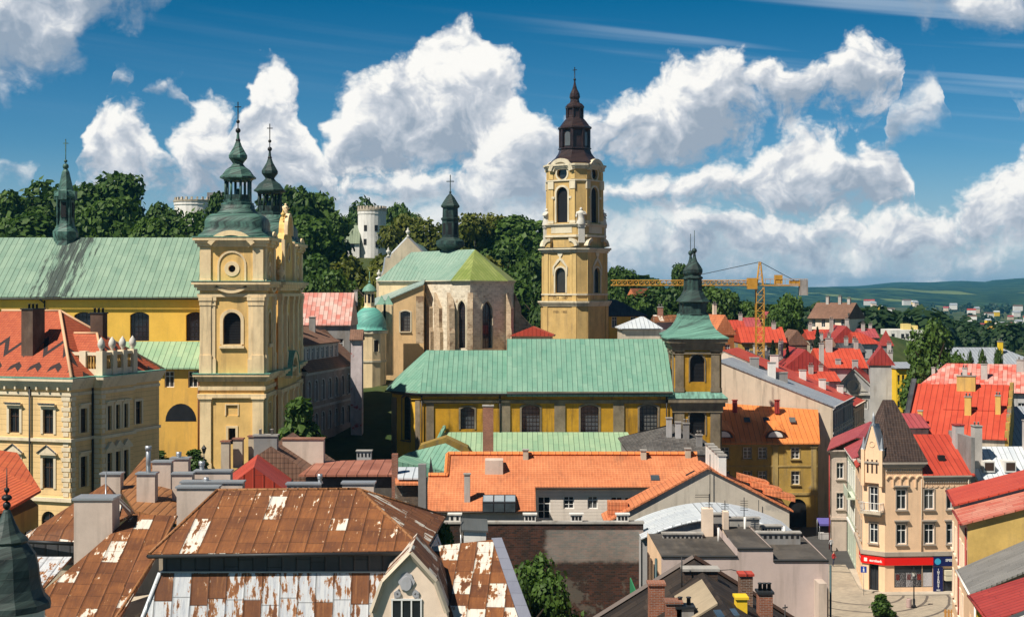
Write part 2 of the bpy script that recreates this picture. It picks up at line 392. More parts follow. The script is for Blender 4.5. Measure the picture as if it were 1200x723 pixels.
M['leaf_dark'] = leafmat('dark_leaves', (.022, .058, .012), (.088, .150, .028))
M['leaf_mid'] = leafmat('mid_leaves', (.032, .075, .012), (.085, .15, .024))
M['leaf_olive'] = leafmat('olive_leaves', (.060, .085, .010), (.16, .165, .022))
M['leaf_far'] = leafmat('far_leaves', (.010, .030, .012), (.034, .066, .020)); M['leaf_fir'] = leafmat('fir_needles', (.010, .024, .014), (.022, .045, .020))

# ------------------------------------------------------------------ mesh builder
def newell(p):
    n = Vector((0, 0, 0))
    for i in range(len(p)):
        a, b = p[i], p[(i+1) % len(p)]
        n += Vector(((a[1]-b[1])*(a[2]+b[2]), (a[2]-b[2])*(a[0]+b[0]), (a[0]-b[0])*(a[1]+b[1])))
    return n.normalized() if n.length > 1e-9 else Vector((0, 0, 1))

SPLIT = {'middle_stucco', 'belfry_stucco', 'stone_trim', 'ledge_flashing', 'aerial', 'volutes', 'tower_stucco', 'tower_stone', 'hood_flashing', 'middle_pilasters', 'belfry_pilasters', 'mansard_hip', 'winch'}
class MB:
    def __init__(s): s.v = []; s.f = []; s.mi = []; s.uv = []; s.sm = []; s.pend = []
    def face(s, pts, m=0, uv=None, sm=False):
        i = len(s.v); s.v += [tuple(p) for p in pts]; s.f.append(tuple(range(i, i+len(pts)))); s.mi.append(m); s.sm.append(sm)
        if uv is None:
            n = newell(pts)
            if abs(n.z) > .985: uv = [(p[0], p[1]) for p in pts]
            else:
                t = Vector((-n.y, n.x, 0)).normalized(); w = n.cross(t)
                if w.z < 0: w = -w
                uv = [(p[0]*t.x+p[1]*t.y, p[0]*w.x+p[1]*w.y+p[2]*w.z) for p in pts]
        s.uv.append(uv)
    def box(s, x0, x1, y0, y1, z0, z1, m=0, open=''):
        a = [(x0, y0), (x1, y0), (x1, y1), (x0, y1)]
        for i, k in enumerate('frbl'):
            if k in open: continue
            p, q = a[i], a[(i+1) % 4]
            s.face([(*p, z0), (*q, z0), (*q, z1), (*p, z1)], m)
        if 't' not in open: s.face([(*p, z1) for p in a], m)
        if 'd' not in open: s.face([(*p, z0) for p in reversed(a)], m)
    def obox(s, o, ang, x0, x1, y0, y1, z0, z1, m=0):
        """box turned by ang about the point o"""
        b = MB(); b.box(x0, x1, y0, y1, z0, z1, m); s.add(b, Matrix.Translation(o) @ Matrix.Rotation(ang, 4, 'Z'))
    def add(s, b, mat=None):
        i = len(s.v)
        s.v += [tuple(mat @ Vector(v)) if mat else v for v in b.v]
        s.f += [tuple(k+i for k in f) for f in b.f]; s.mi += b.mi; s.uv += b.uv; s.sm += b.sm
    def prism(s, poly, z0, z1, m=0, mt=None, bottom=True):
        n = len(poly)
        for i in range(n):
            p, q = poly[i], poly[(i+1) % n]
            s.face([(*p, z0), (*q, z0), (*q, z1), (*p, z1)], m)
        s.face([(*p, z1) for p in poly], m if mt is None else mt)
        if bottom: s.face([(*p, z0) for p in reversed(poly)], m)
    def extrude(s, pts, vec, m=0):
        pts = [Vector(p) for p in pts]; q = [p+Vector(vec) for p in pts]; n = len(pts)
        s.face(pts, m); s.face(list(reversed(q)), m)
        for i in range(n): s.face([pts[i], q[i], q[(i+1) % n], pts[(i+1) % n]], m)
    def slab(s, pts, th, m=0):
        """plate of thickness th under the outline pts"""
        s.extrude(pts, (0, 0, -th), m)
    def lathe(s, prof, c=(0, 0), seg=16, sq=0.0, m=0, rot=0.0, sm=False, cap=True):
        def pt(r, z, k):
            a = rot+2*math.pi*k/seg
            ca, sa = math.cos(a), math.sin(a)
            q = 1.0/max(abs(ca), abs(sa)); rr = r*(1-sq+sq*q)
            return (c[0]+rr*ca, c[1]+rr*sa, z)
        L = 0
        for i in range(len(prof)-1):
            (r0, z0), (r1, z1) = prof[i], prof[i+1]; d = math.hypot(r1-r0, z1-z0)
            for k in range(seg):
                w = 2*math.pi/seg
                if r0 > 1e-4 and r1 > 1e-4:
                    s.face([pt(r0, z0, k), pt(r0, z0, k+1), pt(r1, z1, k+1), pt(r1, z1, k)], m, [(w*k*r0, L), (w*(k+1)*r0, L), (w*(k+1)*r1, L+d), (w*k*r1, L+d)], sm)
                elif r0 > 1e-4: s.face([pt(r0, z0, k), pt(r0, z0, k+1), pt(0, z1, 0)], m, None, sm)
                elif r1 > 1e-4: s.face([pt(0, z0, 0), pt(r1, z1, k+1), pt(r1, z1, k)], m, None, sm)
            L += d
        if cap and prof[-1][0] > 1e-4: s.face([pt(*prof[-1], k) for k in range(seg)], m)
        if cap and prof[0][0] > 1e-4: s.face([pt(*prof[0], -k) for k in range(seg)], m)
    def ball(s, c, r, m=0, n=8, sz=1.0):
        s.lathe([(r*math.sin(math.pi*i/6), c[2]-r*sz*math.cos(math.pi*i/6)) for i in range(7)], c, n, 0, m, 0, True)
    def tube(s, p, q, r, m=0, seg=6, r2=None):
        p, q = Vector(p), Vector(q); d = (q-p).normalized()
        u = d.cross(Vector((0, 0, 1)) if abs(d.z) < .9 else Vector((1, 0, 0))).normalized(); w = d.cross(u)
        r2 = r if r2 is None else r2
        A = [p+(u*math.cos(a)+w*math.sin(a))*r for a in [2*math.pi*k/seg for k in range(seg)]]
        B = [q+(u*math.cos(a)+w*math.sin(a))*r2 for a in [2*math.pi*k/seg for k in range(seg)]]
        for k in range(seg): s.face([A[k], A[(k+1) % seg], B[(k+1) % seg], B[k]], m, None, seg > 5)
        s.face(list(reversed(A)), m); s.face(B, m)
    def pieces(s):
        """the separate ornaments held in one builder, each as a builder of its own"""
        par = list(range(len(s.f)))
        def find(i):
            while par[i] != i: par[i] = par[par[i]]; i = par[i]
            return i
        at = {}
        for i, f in enumerate(s.f):
            for k in f:
                key = tuple(round(c, 3) for c in s.v[k])
                if key in at: par[find(i)] = find(at[key])
                else: at[key] = i
        while True:
            bb = {}
            for i, f in enumerate(s.f):
                r = find(i); b = bb.setdefault(r, [9e9]*3+[-9e9]*3)
                for k in f:
                    for a in range(3): b[a] = min(b[a], s.v[k][a]); b[a+3] = max(b[a+3], s.v[k][a])
            ks = list(bb); hit = False
            for i in range(len(ks)):
                for j in range(i):
                    a, b = bb[ks[i]], bb[ks[j]]
                    if find(ks[i]) != find(ks[j]) and all(a[q] <= b[q+3]+.02 and b[q] <= a[q+3]+.02 for q in range(3)): par[find(ks[i])] = find(ks[j]); hit = True
            if not hit: break
        out = {}
        for i, f in enumerate(s.f):
            q = out.setdefault(find(i), MB()); q.face([s.v[k] for k in f], s.mi[i], s.uv[i], s.sm[i])
        return list(out.values())
    def bar(s, p, q, a, m=0):
        s.tube(p, q, a*.7071, m, 4)
    def path(s, pts, r, m=0, seg=6):
        for p, q in zip(pts, pts[1:]): s.tube(p, q, r, m, seg)
    def band(s, path, z0, z1, out, m=0, closed=True, inn=.06):
        """moulding that runs along the outline path (anticlockwise seen from above), standing out by out"""
        n = len(path); o = []; i_ = []
        for k in range(n):
            p = Vector(path[k])
            d1 = (p-Vector(path[k-1])).normalized() if closed or k > 0 else None
            d2 = (Vector(path[(k+1) % n])-p).normalized() if closed or k < n-1 else None
            if d1 is None: d1 = d2
            if d2 is None: d2 = d1
            n1 = Vector((d1.y, -d1.x)); n2 = Vector((d2.y, -d2.x)); b = n1+n2
            b = b/max(.3, b.dot(n1)) if b.length > 1e-6 else n1
            o.append(p+b*out); i_.append(p-b*inn)
        for k in range(n if closed else n-1):
            j = (k+1) % n
            A, B, C, D = o[k], o[j], i_[j], i_[k]
            s.face([(*A, z0), (*B, z0), (*B, z1), (*A, z1)], m)
            s.face([(*A, z1), (*B, z1), (*C, z1), (*D, z1)], m)
            s.face([(*D, z0), (*C, z0), (*B, z0), (*A, z0)], m)
            if not closed and k == 0: s.face([(*D, z0), (*A, z0), (*A, z1), (*D, z1)], m)
            if not closed and k == n-2: s.face([(*B, z0), (*C, z0), (*C, z1), (*B, z1)], m)
    def cornice(s, path, z1, h, out, m=0, closed=True, steps=3):
        for k in range(steps):
            s.band(path, z1-h*(k+1)/steps, z1-h*k/steps-(.003 if k else 0), out*(1-k/steps)+.02, m, closed)
    def mesh(s, name, mats):
        me = bpy.data.meshes.new(name); me.from_pydata(s.v, [], s.f)
        for k in (mats if isinstance(mats, (list, tuple)) else [mats]): me.materials.append(k)
        me.polygons.foreach_set('material_index', s.mi)
        me.polygons.foreach_set('use_smooth', s.sm)
        l = me.uv_layers.new(name='UVMap'); flat = [c for f in s.uv for q in f for c in q]
        l.data.foreach_set('uv', flat); me.update()
        return me
    def build(s, name, mats, parent=None, loc=None, rz=0.0):
        mats = mats if isinstance(mats, (list, tuple)) else [mats]
        mats = [M[k] if isinstance(k, str) else k for k in mats]
        for win, b in s.pend:      # surrounds, sills and hoods belong to their window
            if b.f:
                q = MB(); q.add(b, win.matrix_basis.inverted()); q.build('window_surround', mats, win)
        if not s.f: return None
        if name in SPLIT:
            for q in s.pieces()[1:]: q.build(name+' ', mats, parent, loc, rz).name = name
            s = s.pieces()[0]
        o = bpy.data.objects.new(name, s.mesh(name, mats)); COL.objects.link(o)
        if any(s.sm):
            import bmesh
            bm = bmesh.new(); bm.from_mesh(o.data); bmesh.ops.remove_doubles(bm, verts=bm.verts, dist=.0008); bm.to_mesh(o.data); bm.free()
        if parent: o.parent = parent
        if loc: o.location = loc
        o.rotation_euler.z = rz
        return o

def X(px, Y): return (px-600.0)/F*Y
def Z(py, Y): return ZC-(py-340.0)/F*Y
def tag(o, label, cat, group=None, kind=None):
    if label: o['label'] = label
    if cat: o['category'] = cat
    if group: o['group'] = group
    if kind: o['kind'] = kind
    return o
def thing(name, label, cat, loc=(0, 0, 0), rz=0.0, group=None):
    o = bpy.data.objects.new(name, None); COL.objects.link(o); o.location = loc; o.rotation_euler.z = rz
    o.empty_display_size = .2
    return tag(o, label, cat, group)

# ------------------------------------------------------------------ walls with real openings
def curve_top(w, h, kind, n=10):
    """upper edge of an opening, left to right, origin at the middle of its foot"""
    if kind == 'a':
        r = w/2; return [(-r*math.cos(math.pi*k/n), h-r+r*math.sin(math.pi*k/n)) for k in range(n+1)]
    if kind == 's':
        rise = w*.17; Rr = (w*w/4+rise*rise)/(2*rise); a = math.asin(w/2/Rr)
        return [(Rr*math.sin(-a+2*a*k/n), h-Rr+Rr*math.cos(-a+2*a*k/n)) for k in range(n+1)]
    if kind == 'g':
        a = math.acos(.5); n2 = n//2; rise = w*math.sin(a)
        L = [(w/2-w*math.cos(a*k/n2), h-rise+w*math.sin(a*k/n2)) for k in range(n2+1)]
        return L+[(-x, z) for x, z in reversed(L[:-1])]
    if kind == 'o':
        r = w/2; return [(-r*math.cos(math.pi*k/n), h/2+h/2*math.sin(math.pi*k/n)) for k in range(n+1)]
    return [(-w/2, h), (w/2, h)]
def outline(w, h, kind, n=10):
    t = curve_top(w, h, kind, n)
    if kind == 'o': return t+[(x, h-z) for x, z in reversed(t[1:-1])]
    return [(-w/2, 0)]+t+[(w/2, 0)]
WINC = {}
def win_meshes(w, h, kind, style, fm, gm):
    key = (round(w, 2), round(h, 2), kind, style, fm, gm)
    if key in WINC: return WINC[key]
    g = MB(); o = outline(w*.995, h, kind)
    g.face([(x, 0, z) for x, z in o])
    f = MB(); t = min(.09, w*.09); d = .05
    cx, cz = 0, h/2
    inn = [((x-cx)*(1-2*t/w), (z-cz)*(1-2*t/h)+cz) for x, z in o]
    for k in range(len(o)):
        j = (k+1) % len(o)
        f.face([(o[k][0], -d, o[k][1]), (o[j][0], -d, o[j][1]), (inn[j][0], -d, inn[j][1]), (inn[k][0], -d, inn[k][1])])
        f.face([(inn[k][0], -d, inn[k][1]), (inn[j][0], -d, inn[j][1]), (inn[j][0], 0, inn[j][1]), (inn[k][0], 0, inn[k][1])])
    hz = h if kind == 'r' else (h-w/2 if kind == 'a' else h*.9)
    b = t*.42
    if style in ('cross', 'casement'):
        q = h*.68
        f.box(-b, b, -d+.003, -.002, t*.5, h-t if kind == 'r' else h*.95, 0)
        f.box(-w/2+t*.6, w/2-t*.6, -d+.006, -.004, q-b, q+b, 0)
        if style == 'casement':
            f.box(-w/2+t*.6, w/2-t*.6, -d+.01, -.006, q*.5-b*.6, q*.5+b*.6, 0)
    elif style == 'grid':
        nx = max(2, round(w/.45)); nz = max(2, round(h/.5))
        for k in range(1, nx):
            x = -w/2+w*k/nx; zt = h-t*.5
            if kind in 'ag': zt = min(zt, h-w/2+math.sqrt(max(0, w*w/4-x*x))-t*.4)
            if kind == 's': zt = h*.94
            f.box(x-b*.6, x+b*.6, -d+.003, -.002, t*.4, zt, 0)
        for k in range(1, nz):
            z = h*k/nz
            ww = w/2 if kind != 'a' or z < h-w/2 else math.sqrt(max(.0, w*w/4-(z-h+w/2)**2))
            if kind == 'g' and z > h-w*.86: ww = max(.05, w/2*(h-z)/(w*.86))
            f.box(-ww+t*.4, ww-t*.4, -d+.006, -.004, z-b*.6, z+b*.6, 0)
    elif style == 'two':
        f.box(-b, b, -d+.003, -.002, t*.5, h-t*.5, 0)
    elif style == 'three':
        for x in (-w/6, w/6): f.box(x-b, x+b, -d+.003, -.002, t*.5, h-t*.5, 0)
    elif style == 'louvre':
        n = int(h/.16)
        for k in range(1, n):
            z = h*k/n; ww = w/2
            if kind in 'a' and z > h-w/2: ww = math.sqrt(max(.0, w*w/4-(z-h+w/2)**2))
            if ww > .1: f.box(-ww+t*.3, ww-t*.3, -d+.01, -.006, z-.02, z+.03, 0)
    elif style == 'spokes':
        for a in (45, 90, 135):
            f.bar((0, -.03, 0), (w/2*math.cos(R(a))*.98, -.03, h*math.sin(R(a))*.98), b*1.2)
    gmesh = g.mesh('window', [M[gm]]); fmesh = f.mesh('window_frame', [M[fm]])
    WINC[key] = (gmesh, fmesh); return WINC[key]
def window(parent, pos, ang, w, h, kind='r', style='cross', fm='white', gm='glass', name='window', frame=True):
    g, f = win_meshes(w, h, kind, style, fm, gm)
    o = bpy.data.objects.new(name, g); COL.objects.link(o); o.parent = parent; o.location = pos; o.rotation_euler.z = ang
    if frame:
        q = bpy.data.objects.new('window_frame', f); COL.objects.link(q); q.parent = o
    return o
def op(u, z, w, h, kind='r', style='cross', fm='white', gm='glass', surround=0, sill=False, hood=None, name='window', frame=True):
    return dict(u=u, z=z, w=w, h=h, kind=kind, style=style, fm=fm, gm=gm, s=surround, sill=sill, hood=hood, name=name, frame=frame)
def facade(mb, p0, p1, z0, z1, ops, root, m=0, depth=.24, trim=None, mt=0, top=None):
    """one wall from p0 to p1 (outside on the right-hand side), with recessed openings; top(u) optional gable line above z1"""
    p0 = Vector(p0); p1 = Vector(p1); dv = p1-p0; L = dv.length; u = dv/L; n = Vector((u.y, -u.x)); ang = math.atan2(u.y, u.x)
    def P(a, z, out=0.0): q = p0+u*a+n*out; return (q.x, q.y, z)
    us = sorted({0.0, L, *[max(0, o['u']-o['w']/2) for o in ops], *[min(L, o['u']+o['w']/2) for o in ops]})
    zs = sorted({z0, z1, *[o['z'] for o in ops], *[o['z']+o['h'] for o in ops]})
    for a, b in zip(us, us[1:]):
        if b-a < 1e-5: continue
        run = None
        for c, d in zip(zs, zs[1:]):
            if d-c < 1e-5: continue
            mu, mz = (a+b)/2, (c+d)/2
            hole = any(abs(mu-o['u']) < o['w']/2 and o['z'] < mz < o['z']+o['h'] for o in ops)
            if hole:
                if run: mb.face([P(a, run[0]), P(b, run[0]), P(b, run[1]), P(a, run[1])], m); run = None
            else: run = (run[0] if run else c, d)
        if run: mb.face([P(a, run[0]), P(b, run[0]), P(b, run[1]), P(a, run[1])], m)
    for o in ops:
        w, h, kd, uu, zz = o['w'], o['h'], o['kind'], o['u'], o['z']
        t = curve_top(w, h, kd)
        for (a, c), (b, d) in zip(t, t[1:]):
            if kd != 'r': mb.face([P(uu+a, zz+c), P(uu+b, zz+d), P(uu+b, zz+h), P(uu+a, zz+h)], m)
            if kd == 'o': mb.face([P(uu+b, zz+h-d), P(uu+a, zz+h-c), P(uu+a, zz), P(uu+b, zz)], m)
        ol = outline(w, h, kd)
        for k in range(len(ol)):
            (a, c), (b, d) = ol[k], ol[(k+1) % len(ol)]
            mb.face([P(uu+a, zz+c), P(uu+b, zz+d), P(uu+b, zz+d, -depth), P(uu+a, zz+c, -depth)], mt if trim is None else m)
        q = P(uu, zz, -depth+.02)
        wo = window(root, q, ang, w, h, kd, o['style'], o['fm'], o['gm'], o['name'], o['frame']) if o['style'] != 'none' else None
        tb = trim if trim is not None else mb
        if wo and trim is not None:
            wo.rotation_euler.z = ang; wo.matrix_basis = Matrix.Translation(q) @ Matrix.Rotation(ang, 4, 'Z'); tb = MB(); trim.pend.append((wo, tb))
        if trim is not None and o['s']:
            s, e = o['s'], .07
            ct = [(-w/2, 0)]+t+[(w/2, 0)] if kd != 'o' else ol+[ol[0]]
            ce = 0 if kd != 'o' else h/2
            out = [(a*(1+2*s/w), (c-ce)*(1+(s/h if kd != 'o' else 2*s/h))+ce) for a, c in ct]
            for k in range(len(ct)-1):
                A, B, C, D = ct[k], ct[k+1], out[k+1], out[k]
                tb.face([P(uu+A[0], zz+A[1], e), P(uu+B[0], zz+B[1], e), P(uu+C[0], zz+C[1], e), P(uu+D[0], zz+D[1], e)])
                tb.face([P(uu+D[0], zz+D[1], e), P(uu+C[0], zz+C[1], e), P(uu+C[0], zz+C[1], -.02), P(uu+D[0], zz+D[1], -.02)])
                tb.face([P(uu+A[0], zz+A[1], e), P(uu+B[0], zz+B[1], e), P(uu+B[0], zz+B[1], -.02), P(uu+A[0], zz+A[1], -.02)])
        def ubox(a, b, c, d, e): 
            bb = MB(); bb.box(a, b, -e, .04, c, d); tb.add(bb, Matrix.Translation((p0.x, p0.y, 0)) @ Matrix.Rotation(ang, 4, 'Z'))
        if o['sill']: ubox(uu-w/2-.14, uu+w/2+.14, zz-.16, zz-.02, .20)
        hd = o['hood']
        if hd == 'flat': ubox(uu-w/2-.25, uu+w/2+.25, zz+h+.28, zz+h+.42, .28); ubox(uu-w/2-.14, uu+w/2+.14, zz+h+.12, zz+h+.277, .12)
        if hd == 'tri':
            ubox(uu-w/2-.34, uu+w/2+.34, zz+h+.24, zz+h+.36, .26)
            pts = [P(uu-w/2-.36, zz+h+.363, .27), P(uu+w/2+.36, zz+h+.363, .27), P(uu, zz+h+.95, .27)]
            tb.extrude(pts, (-n.x*.3, -n.y*.3, 0))
    if top:   # gable part above z1
        pts = [P(a, z) for a, z in top]
        mb.face([P(0, z1), P(L, z1)]+list(reversed(pts)) if abs(top[0][0]) < 1e-6 and False else [P(0, z1), P(L, z1)]+[P(a, z) for a, z in reversed(top)], m)
    return ang

def gable_roof(mb, x0, x1, y0, y1, ze, zr, axis='x', ov=.4, vo=.15, th=.14, m=0, hipa=0.0, hipb=0.0):
    """pitched roof over a rectangle; ridge along axis; hipa/hipb pull the ridge ends in"""
    if axis == 'y':
        b = MB(); gable_roof(b, y0, y1, -x1, -x0, ze, zr, 'x', ov, vo, th, m, hipa, hipb)
        mb.add(b, Matrix.Rotation(R(90), 4, 'Z')); return
    ym = (y0+y1)/2; half = (y1-y0)/2; sl = (zr-ze)/half; zl = ze-sl*ov
    xa = x0-(ov if hipa else vo); xb = x1+(ov if hipb else vo)
    ra, rb = (x0+hipa if hipa else xa), (x1-hipb if hipb else xb)
    A, B, C, D = (xa, y0-ov, zl), (xb, y0-ov, zl), (xb, y1+ov, zl), (xa, y1+ov, zl)
    E, G = (ra, ym, zr), (rb, ym, zr)
    mb.face([A, B, G, E], m); mb.face([C, D, E, G], m)
    if hipb: mb.face([B, C, G], m)
    else: mb.face([B, C, G][:1]+[C, G], m) if False else mb.face([B, C, (xb, ym, zr)], m)
    if hipa: mb.face([D, A, E], m)
    else: mb.face([D, A, (xa, ym, zr)], m)
    dn = lambda p: (p[0], p[1], p[2]-th)
    q = [A, B, C, D]
    for k in range(4): mb.face([dn(q[k]), dn(q[(k+1) % 4]), q[(k+1) % 4], q[k]], m)
    mb.face([dn(p) for p in reversed(q)], m)

def gutter(mb, p, q, r=.09):
    mb.tube(p, q, r, 0, 6)
def chimney_mb(b, x, y, z0, z1, w, d, pots=0, capm=1, m=0, rz=0):
    bb = MB()
    bb.box(-w/2, w/2, -d/2, d/2, z0, z1, m)
    bb.box(-w/2-.07, w/2+.07, -d/2-.07, d/2+.07, z1-.003, z1+.11, capm)
    for k in range(pots):
        px = (k-(pots-1)/2)*w/max(pots, 1)
        bb.lathe([(.10, z1+.10), (.09, z1+.42), (.12, z1+.43), (.12, z1+.48)], (px, 0), 8, 0, capm, 0, True)
    b.add(bb, Matrix.Translation((x, y, 0)) @ Matrix.Rotation(rz, 4, 'Z'))
def chimney(parent, x, y, z0, z1, w=.7, d=.6, mat='plaster_grey', cap='concrete', pots=0, rz=0, label=None):
    b = MB(); chimney_mb(b, x, y, z0, z1, w, d, pots, 1, 0, rz)
    o = b.build('chimney', [mat, cap], parent)
    if label: o['label'] = label
    return o
def cross(mb, x, y, z0, z1, t=.06, arm=.55, m=0):
    mb.box(x-t, x+t, y-t, y+t, z0, z1, m)
    za = z0+(z1-z0)*.66
    mb.box(x-arm, x+arm, y-t*.8, y+t*.8, za-t, za+t, m)

def text(body, size, mat, parent=None, name='lettering', bold=0.0, extrude=.004):
    cu = bpy.data.curves.new(name, 'FONT'); cu.body = body; cu.size = size; cu.extrude = extrude; cu.align_x = 'CENTER'; cu.offset = bold; cu.resolution_u = 3
    tmp = bpy.data.objects.new('tmp', cu); COL.objects.link(tmp)
    me = bpy.data.meshes.new_from_object(tmp.evaluated_get(bpy.context.evaluated_depsgraph_get()))
    bpy.data.objects.remove(tmp); me.materials.clear(); me.materials.append(M[mat]); me.name = name
    o = bpy.data.objects.new(name, me); COL.objects.link(o)
    if parent: o.parent = parent
    return o

# ------------------------------------------------------------------ terrain
GP = [(-10, 30, 4), (20, 60, 2), (-30, 60, 6), (0, 100, 1), (30, 90, -.3), (30, 110, -.3), (20, 120, .2), (35, 130, -.3), (40, 150, -.3), (30, 150, -.3), (36, 164, -.3), (38, 178, -.3), (33, 175, -.3), (28, 158, -.3), (24, 182, -.3), (24, 170, -.2), (46, 165, -.3), (28, 170, -.3), (34, 185, -.3), (55, 140, -.3), (60, 160, -.3), (42, 195, -.2),
      (-30, 150, 12.4), (-20, 150, 11), (-34, 142, 12), (-46, 116, 10.5), (-60, 160, 14), (-60, 110, 11), (-22, 118, 9), (-12, 160, 6), (-16, 180, 10), (10, 165, 3.5), (22, 172, 3), (8, 185, 6), (-20, 222, 17.5), (-8, 215, 16),
      (10, 256, 16), (-24, 195, 13), (30, 225, 9), (50, 222, 4), (70, 180, 1), (66, 250, 6), (42, 250, 13), (45, 290, 16), (72, 330, 22), (100, 300, 9), (110, 220, 4), (-90, 420, 42), (-40, 410, 40), (-40, 330, 30), (-150, 400, 40), (-120, 300, 30),
      (0, 350, 30), (40, 350, 24), (110, 400, 13), (160, 350, 3), (0, 560, 26), (100, 560, 4), (300, 500, -5), (-200, 200, 22), (-200, 500, 40), (200, 150, 0), (140, 260, 1), (0, -80, 0), (300, 900, -7), (0, 900, 4), (-400, 900, 20), (600, 700, -7), (-500, 300, 20)]
def gz(x, y):
    a = b = 0.0
    for px, py, pz in GP:
        w = 1.0/((x-px)**2+(y-py)**2+30.0)**1.7
        a += w*pz; b += w
    z = a/b
    if y > 700 or abs(x) > 700:
        k = min(1, max((y-700)/600, (abs(x)-700)/600)); z = z*(1-k)-8*k
    return z
def ground():
    ys = [-120, -60]+list(range(-30, 700, 10))+[700*1.12**k for k in range(25)]
    xs = list(range(-340, 345, 10)); e = [350*1.2**k for k in range(20)]
    xs = [-k for k in reversed(e)]+xs+e
    b = MB(); nx = len(xs); b.v = [(x, y, gz(x, y)) for y in ys for x in xs]
    for j in range(len(ys)-1):
        for i in range(nx-1):
            b.f.append((j*nx+i, j*nx+i+1, (j+1)*nx+i+1, (j+1)*nx+i)); b.mi.append(0); b.sm.append(True)
            b.uv.append([(b.v[k][0], b.v[k][1]) for k in b.f[-1]])
    m, t, bs, uv, off = new_mat('ground_earth_and_grass', .95, .1)
    n = t.noise(uv, .03, 6, .6); n2 = t.noise(uv, .6, 5, .6); n3 = t.noise(uv, .0022, 4, .55)
    c = t.mix(t.rng(n, .4, .6), (.035, .06, .018, 1), (.075, .085, .03, 1))
    c = t.mix(t.rng(n3, .52, .6), c, (.13, .14, .05, 1))
    c = t.vm('SCALE', c, scale=t.m('MULTIPLY_ADD', n2, .8, .6))
    t.put(bs.inputs['Base Color'], c); bump(t, bs, n2, .4, .2)
    o = b.build('ground', m); tag(o, None, None, None, 'structure')
ground()

def hills():
    b = MB(); nx, ny = 150, 46
    for j in range(ny):
        y = 3300+j*125.0
        for i in range(nx):
            x = (-.2+.8*i/(nx-1))*y if True else 0
            k = j/(ny-1)
            prof = math.sin(min(1, k*1.35)*math.pi/2)
            px = x/y*F
            top = 62+9*math.sin(px*.011+1.0)+5*math.sin(px*.031)+3*math.sin(px*.083+2)+(8 if px > 560 else 0)
            z = -8+(top+8)*prof*(1+.10*math.sin(px*.02+k*5))+7*math.sin(k*9+px*.013)*k*(1-k)*4
            if k > .95: z -= (k-.95)*700
            b.v.append((x, y, z))
    for j in range(ny-1):
        for i in range(nx-1):
            b.f.append((j*nx+i, j*nx+i+1, (j+1)*nx+i+1, (j+1)*nx+i)); b.mi.append(0); b.sm.append(True)
            b.uv.append([(b.v[k][0], b.v[k][1]) for k in b.f[-1]])
    m, t, bs, uv, off = new_mat('wooded_hills', .95, .05)
    n = t.noise(stretch(t, uv, 1, .1), .0021, 5, .6); n2 = t.noise(stretch(t, uv, 1, .12), .03, 6, .7); n4 = t.noise(stretch(t, uv, 1, .16), .0036, 4, .5)
    c = t.mix(t.rng(n2, .35, .65), (.003, .014, .007, 1), (.045, .085, .028, 1))
    x, y, _ = t.xyz(uv)
    near = t.rng(y, 5600, 4200)
    fld = t.m('MULTIPLY', t.rng(t.m('MULTIPLY_ADD', t.noise(stretch(t, uv, 1, .2), .012, 3, .6), .25, n4), .69, .71), near)
    c = t.mix(fld, c, (.15, .19, .06, 1))
    c = t.mix(t.m('MULTIPLY', t.rng(n, .55, .6), t.rng(y, 5800, 4600)), c, (.05, .085, .03, 1))
    t.put(bs.inputs['Base Color'], c); bump(t, bs, n2, 1.0, 14)
    o = b.build('hills', m); tag(o, None, None, None, 'structure')
hills()

def haze():
    b = MB(); b.box(-6500, 9500, -110, 9600, -30, 104)
    m = bpy.data.materials.new('thin_summer_air'); m.use_nodes = True
    t = NT(m.node_tree)
    v = t.n('ShaderNodeVolumePrincipled'); v.inputs['Density'].default_value = 7.5e-5
    v.inputs['Color'].default_value = (.10, .44, .78, 1); v.inputs['Anisotropy'].default_value = 0.0
    o = t.n('ShaderNodeOutputMaterial'); t.put(o.inputs['Volume'], v)
    q = b.build('haze', m); tag(q, None, None, None, 'stuff')
    q.visible_shadow = True
haze()

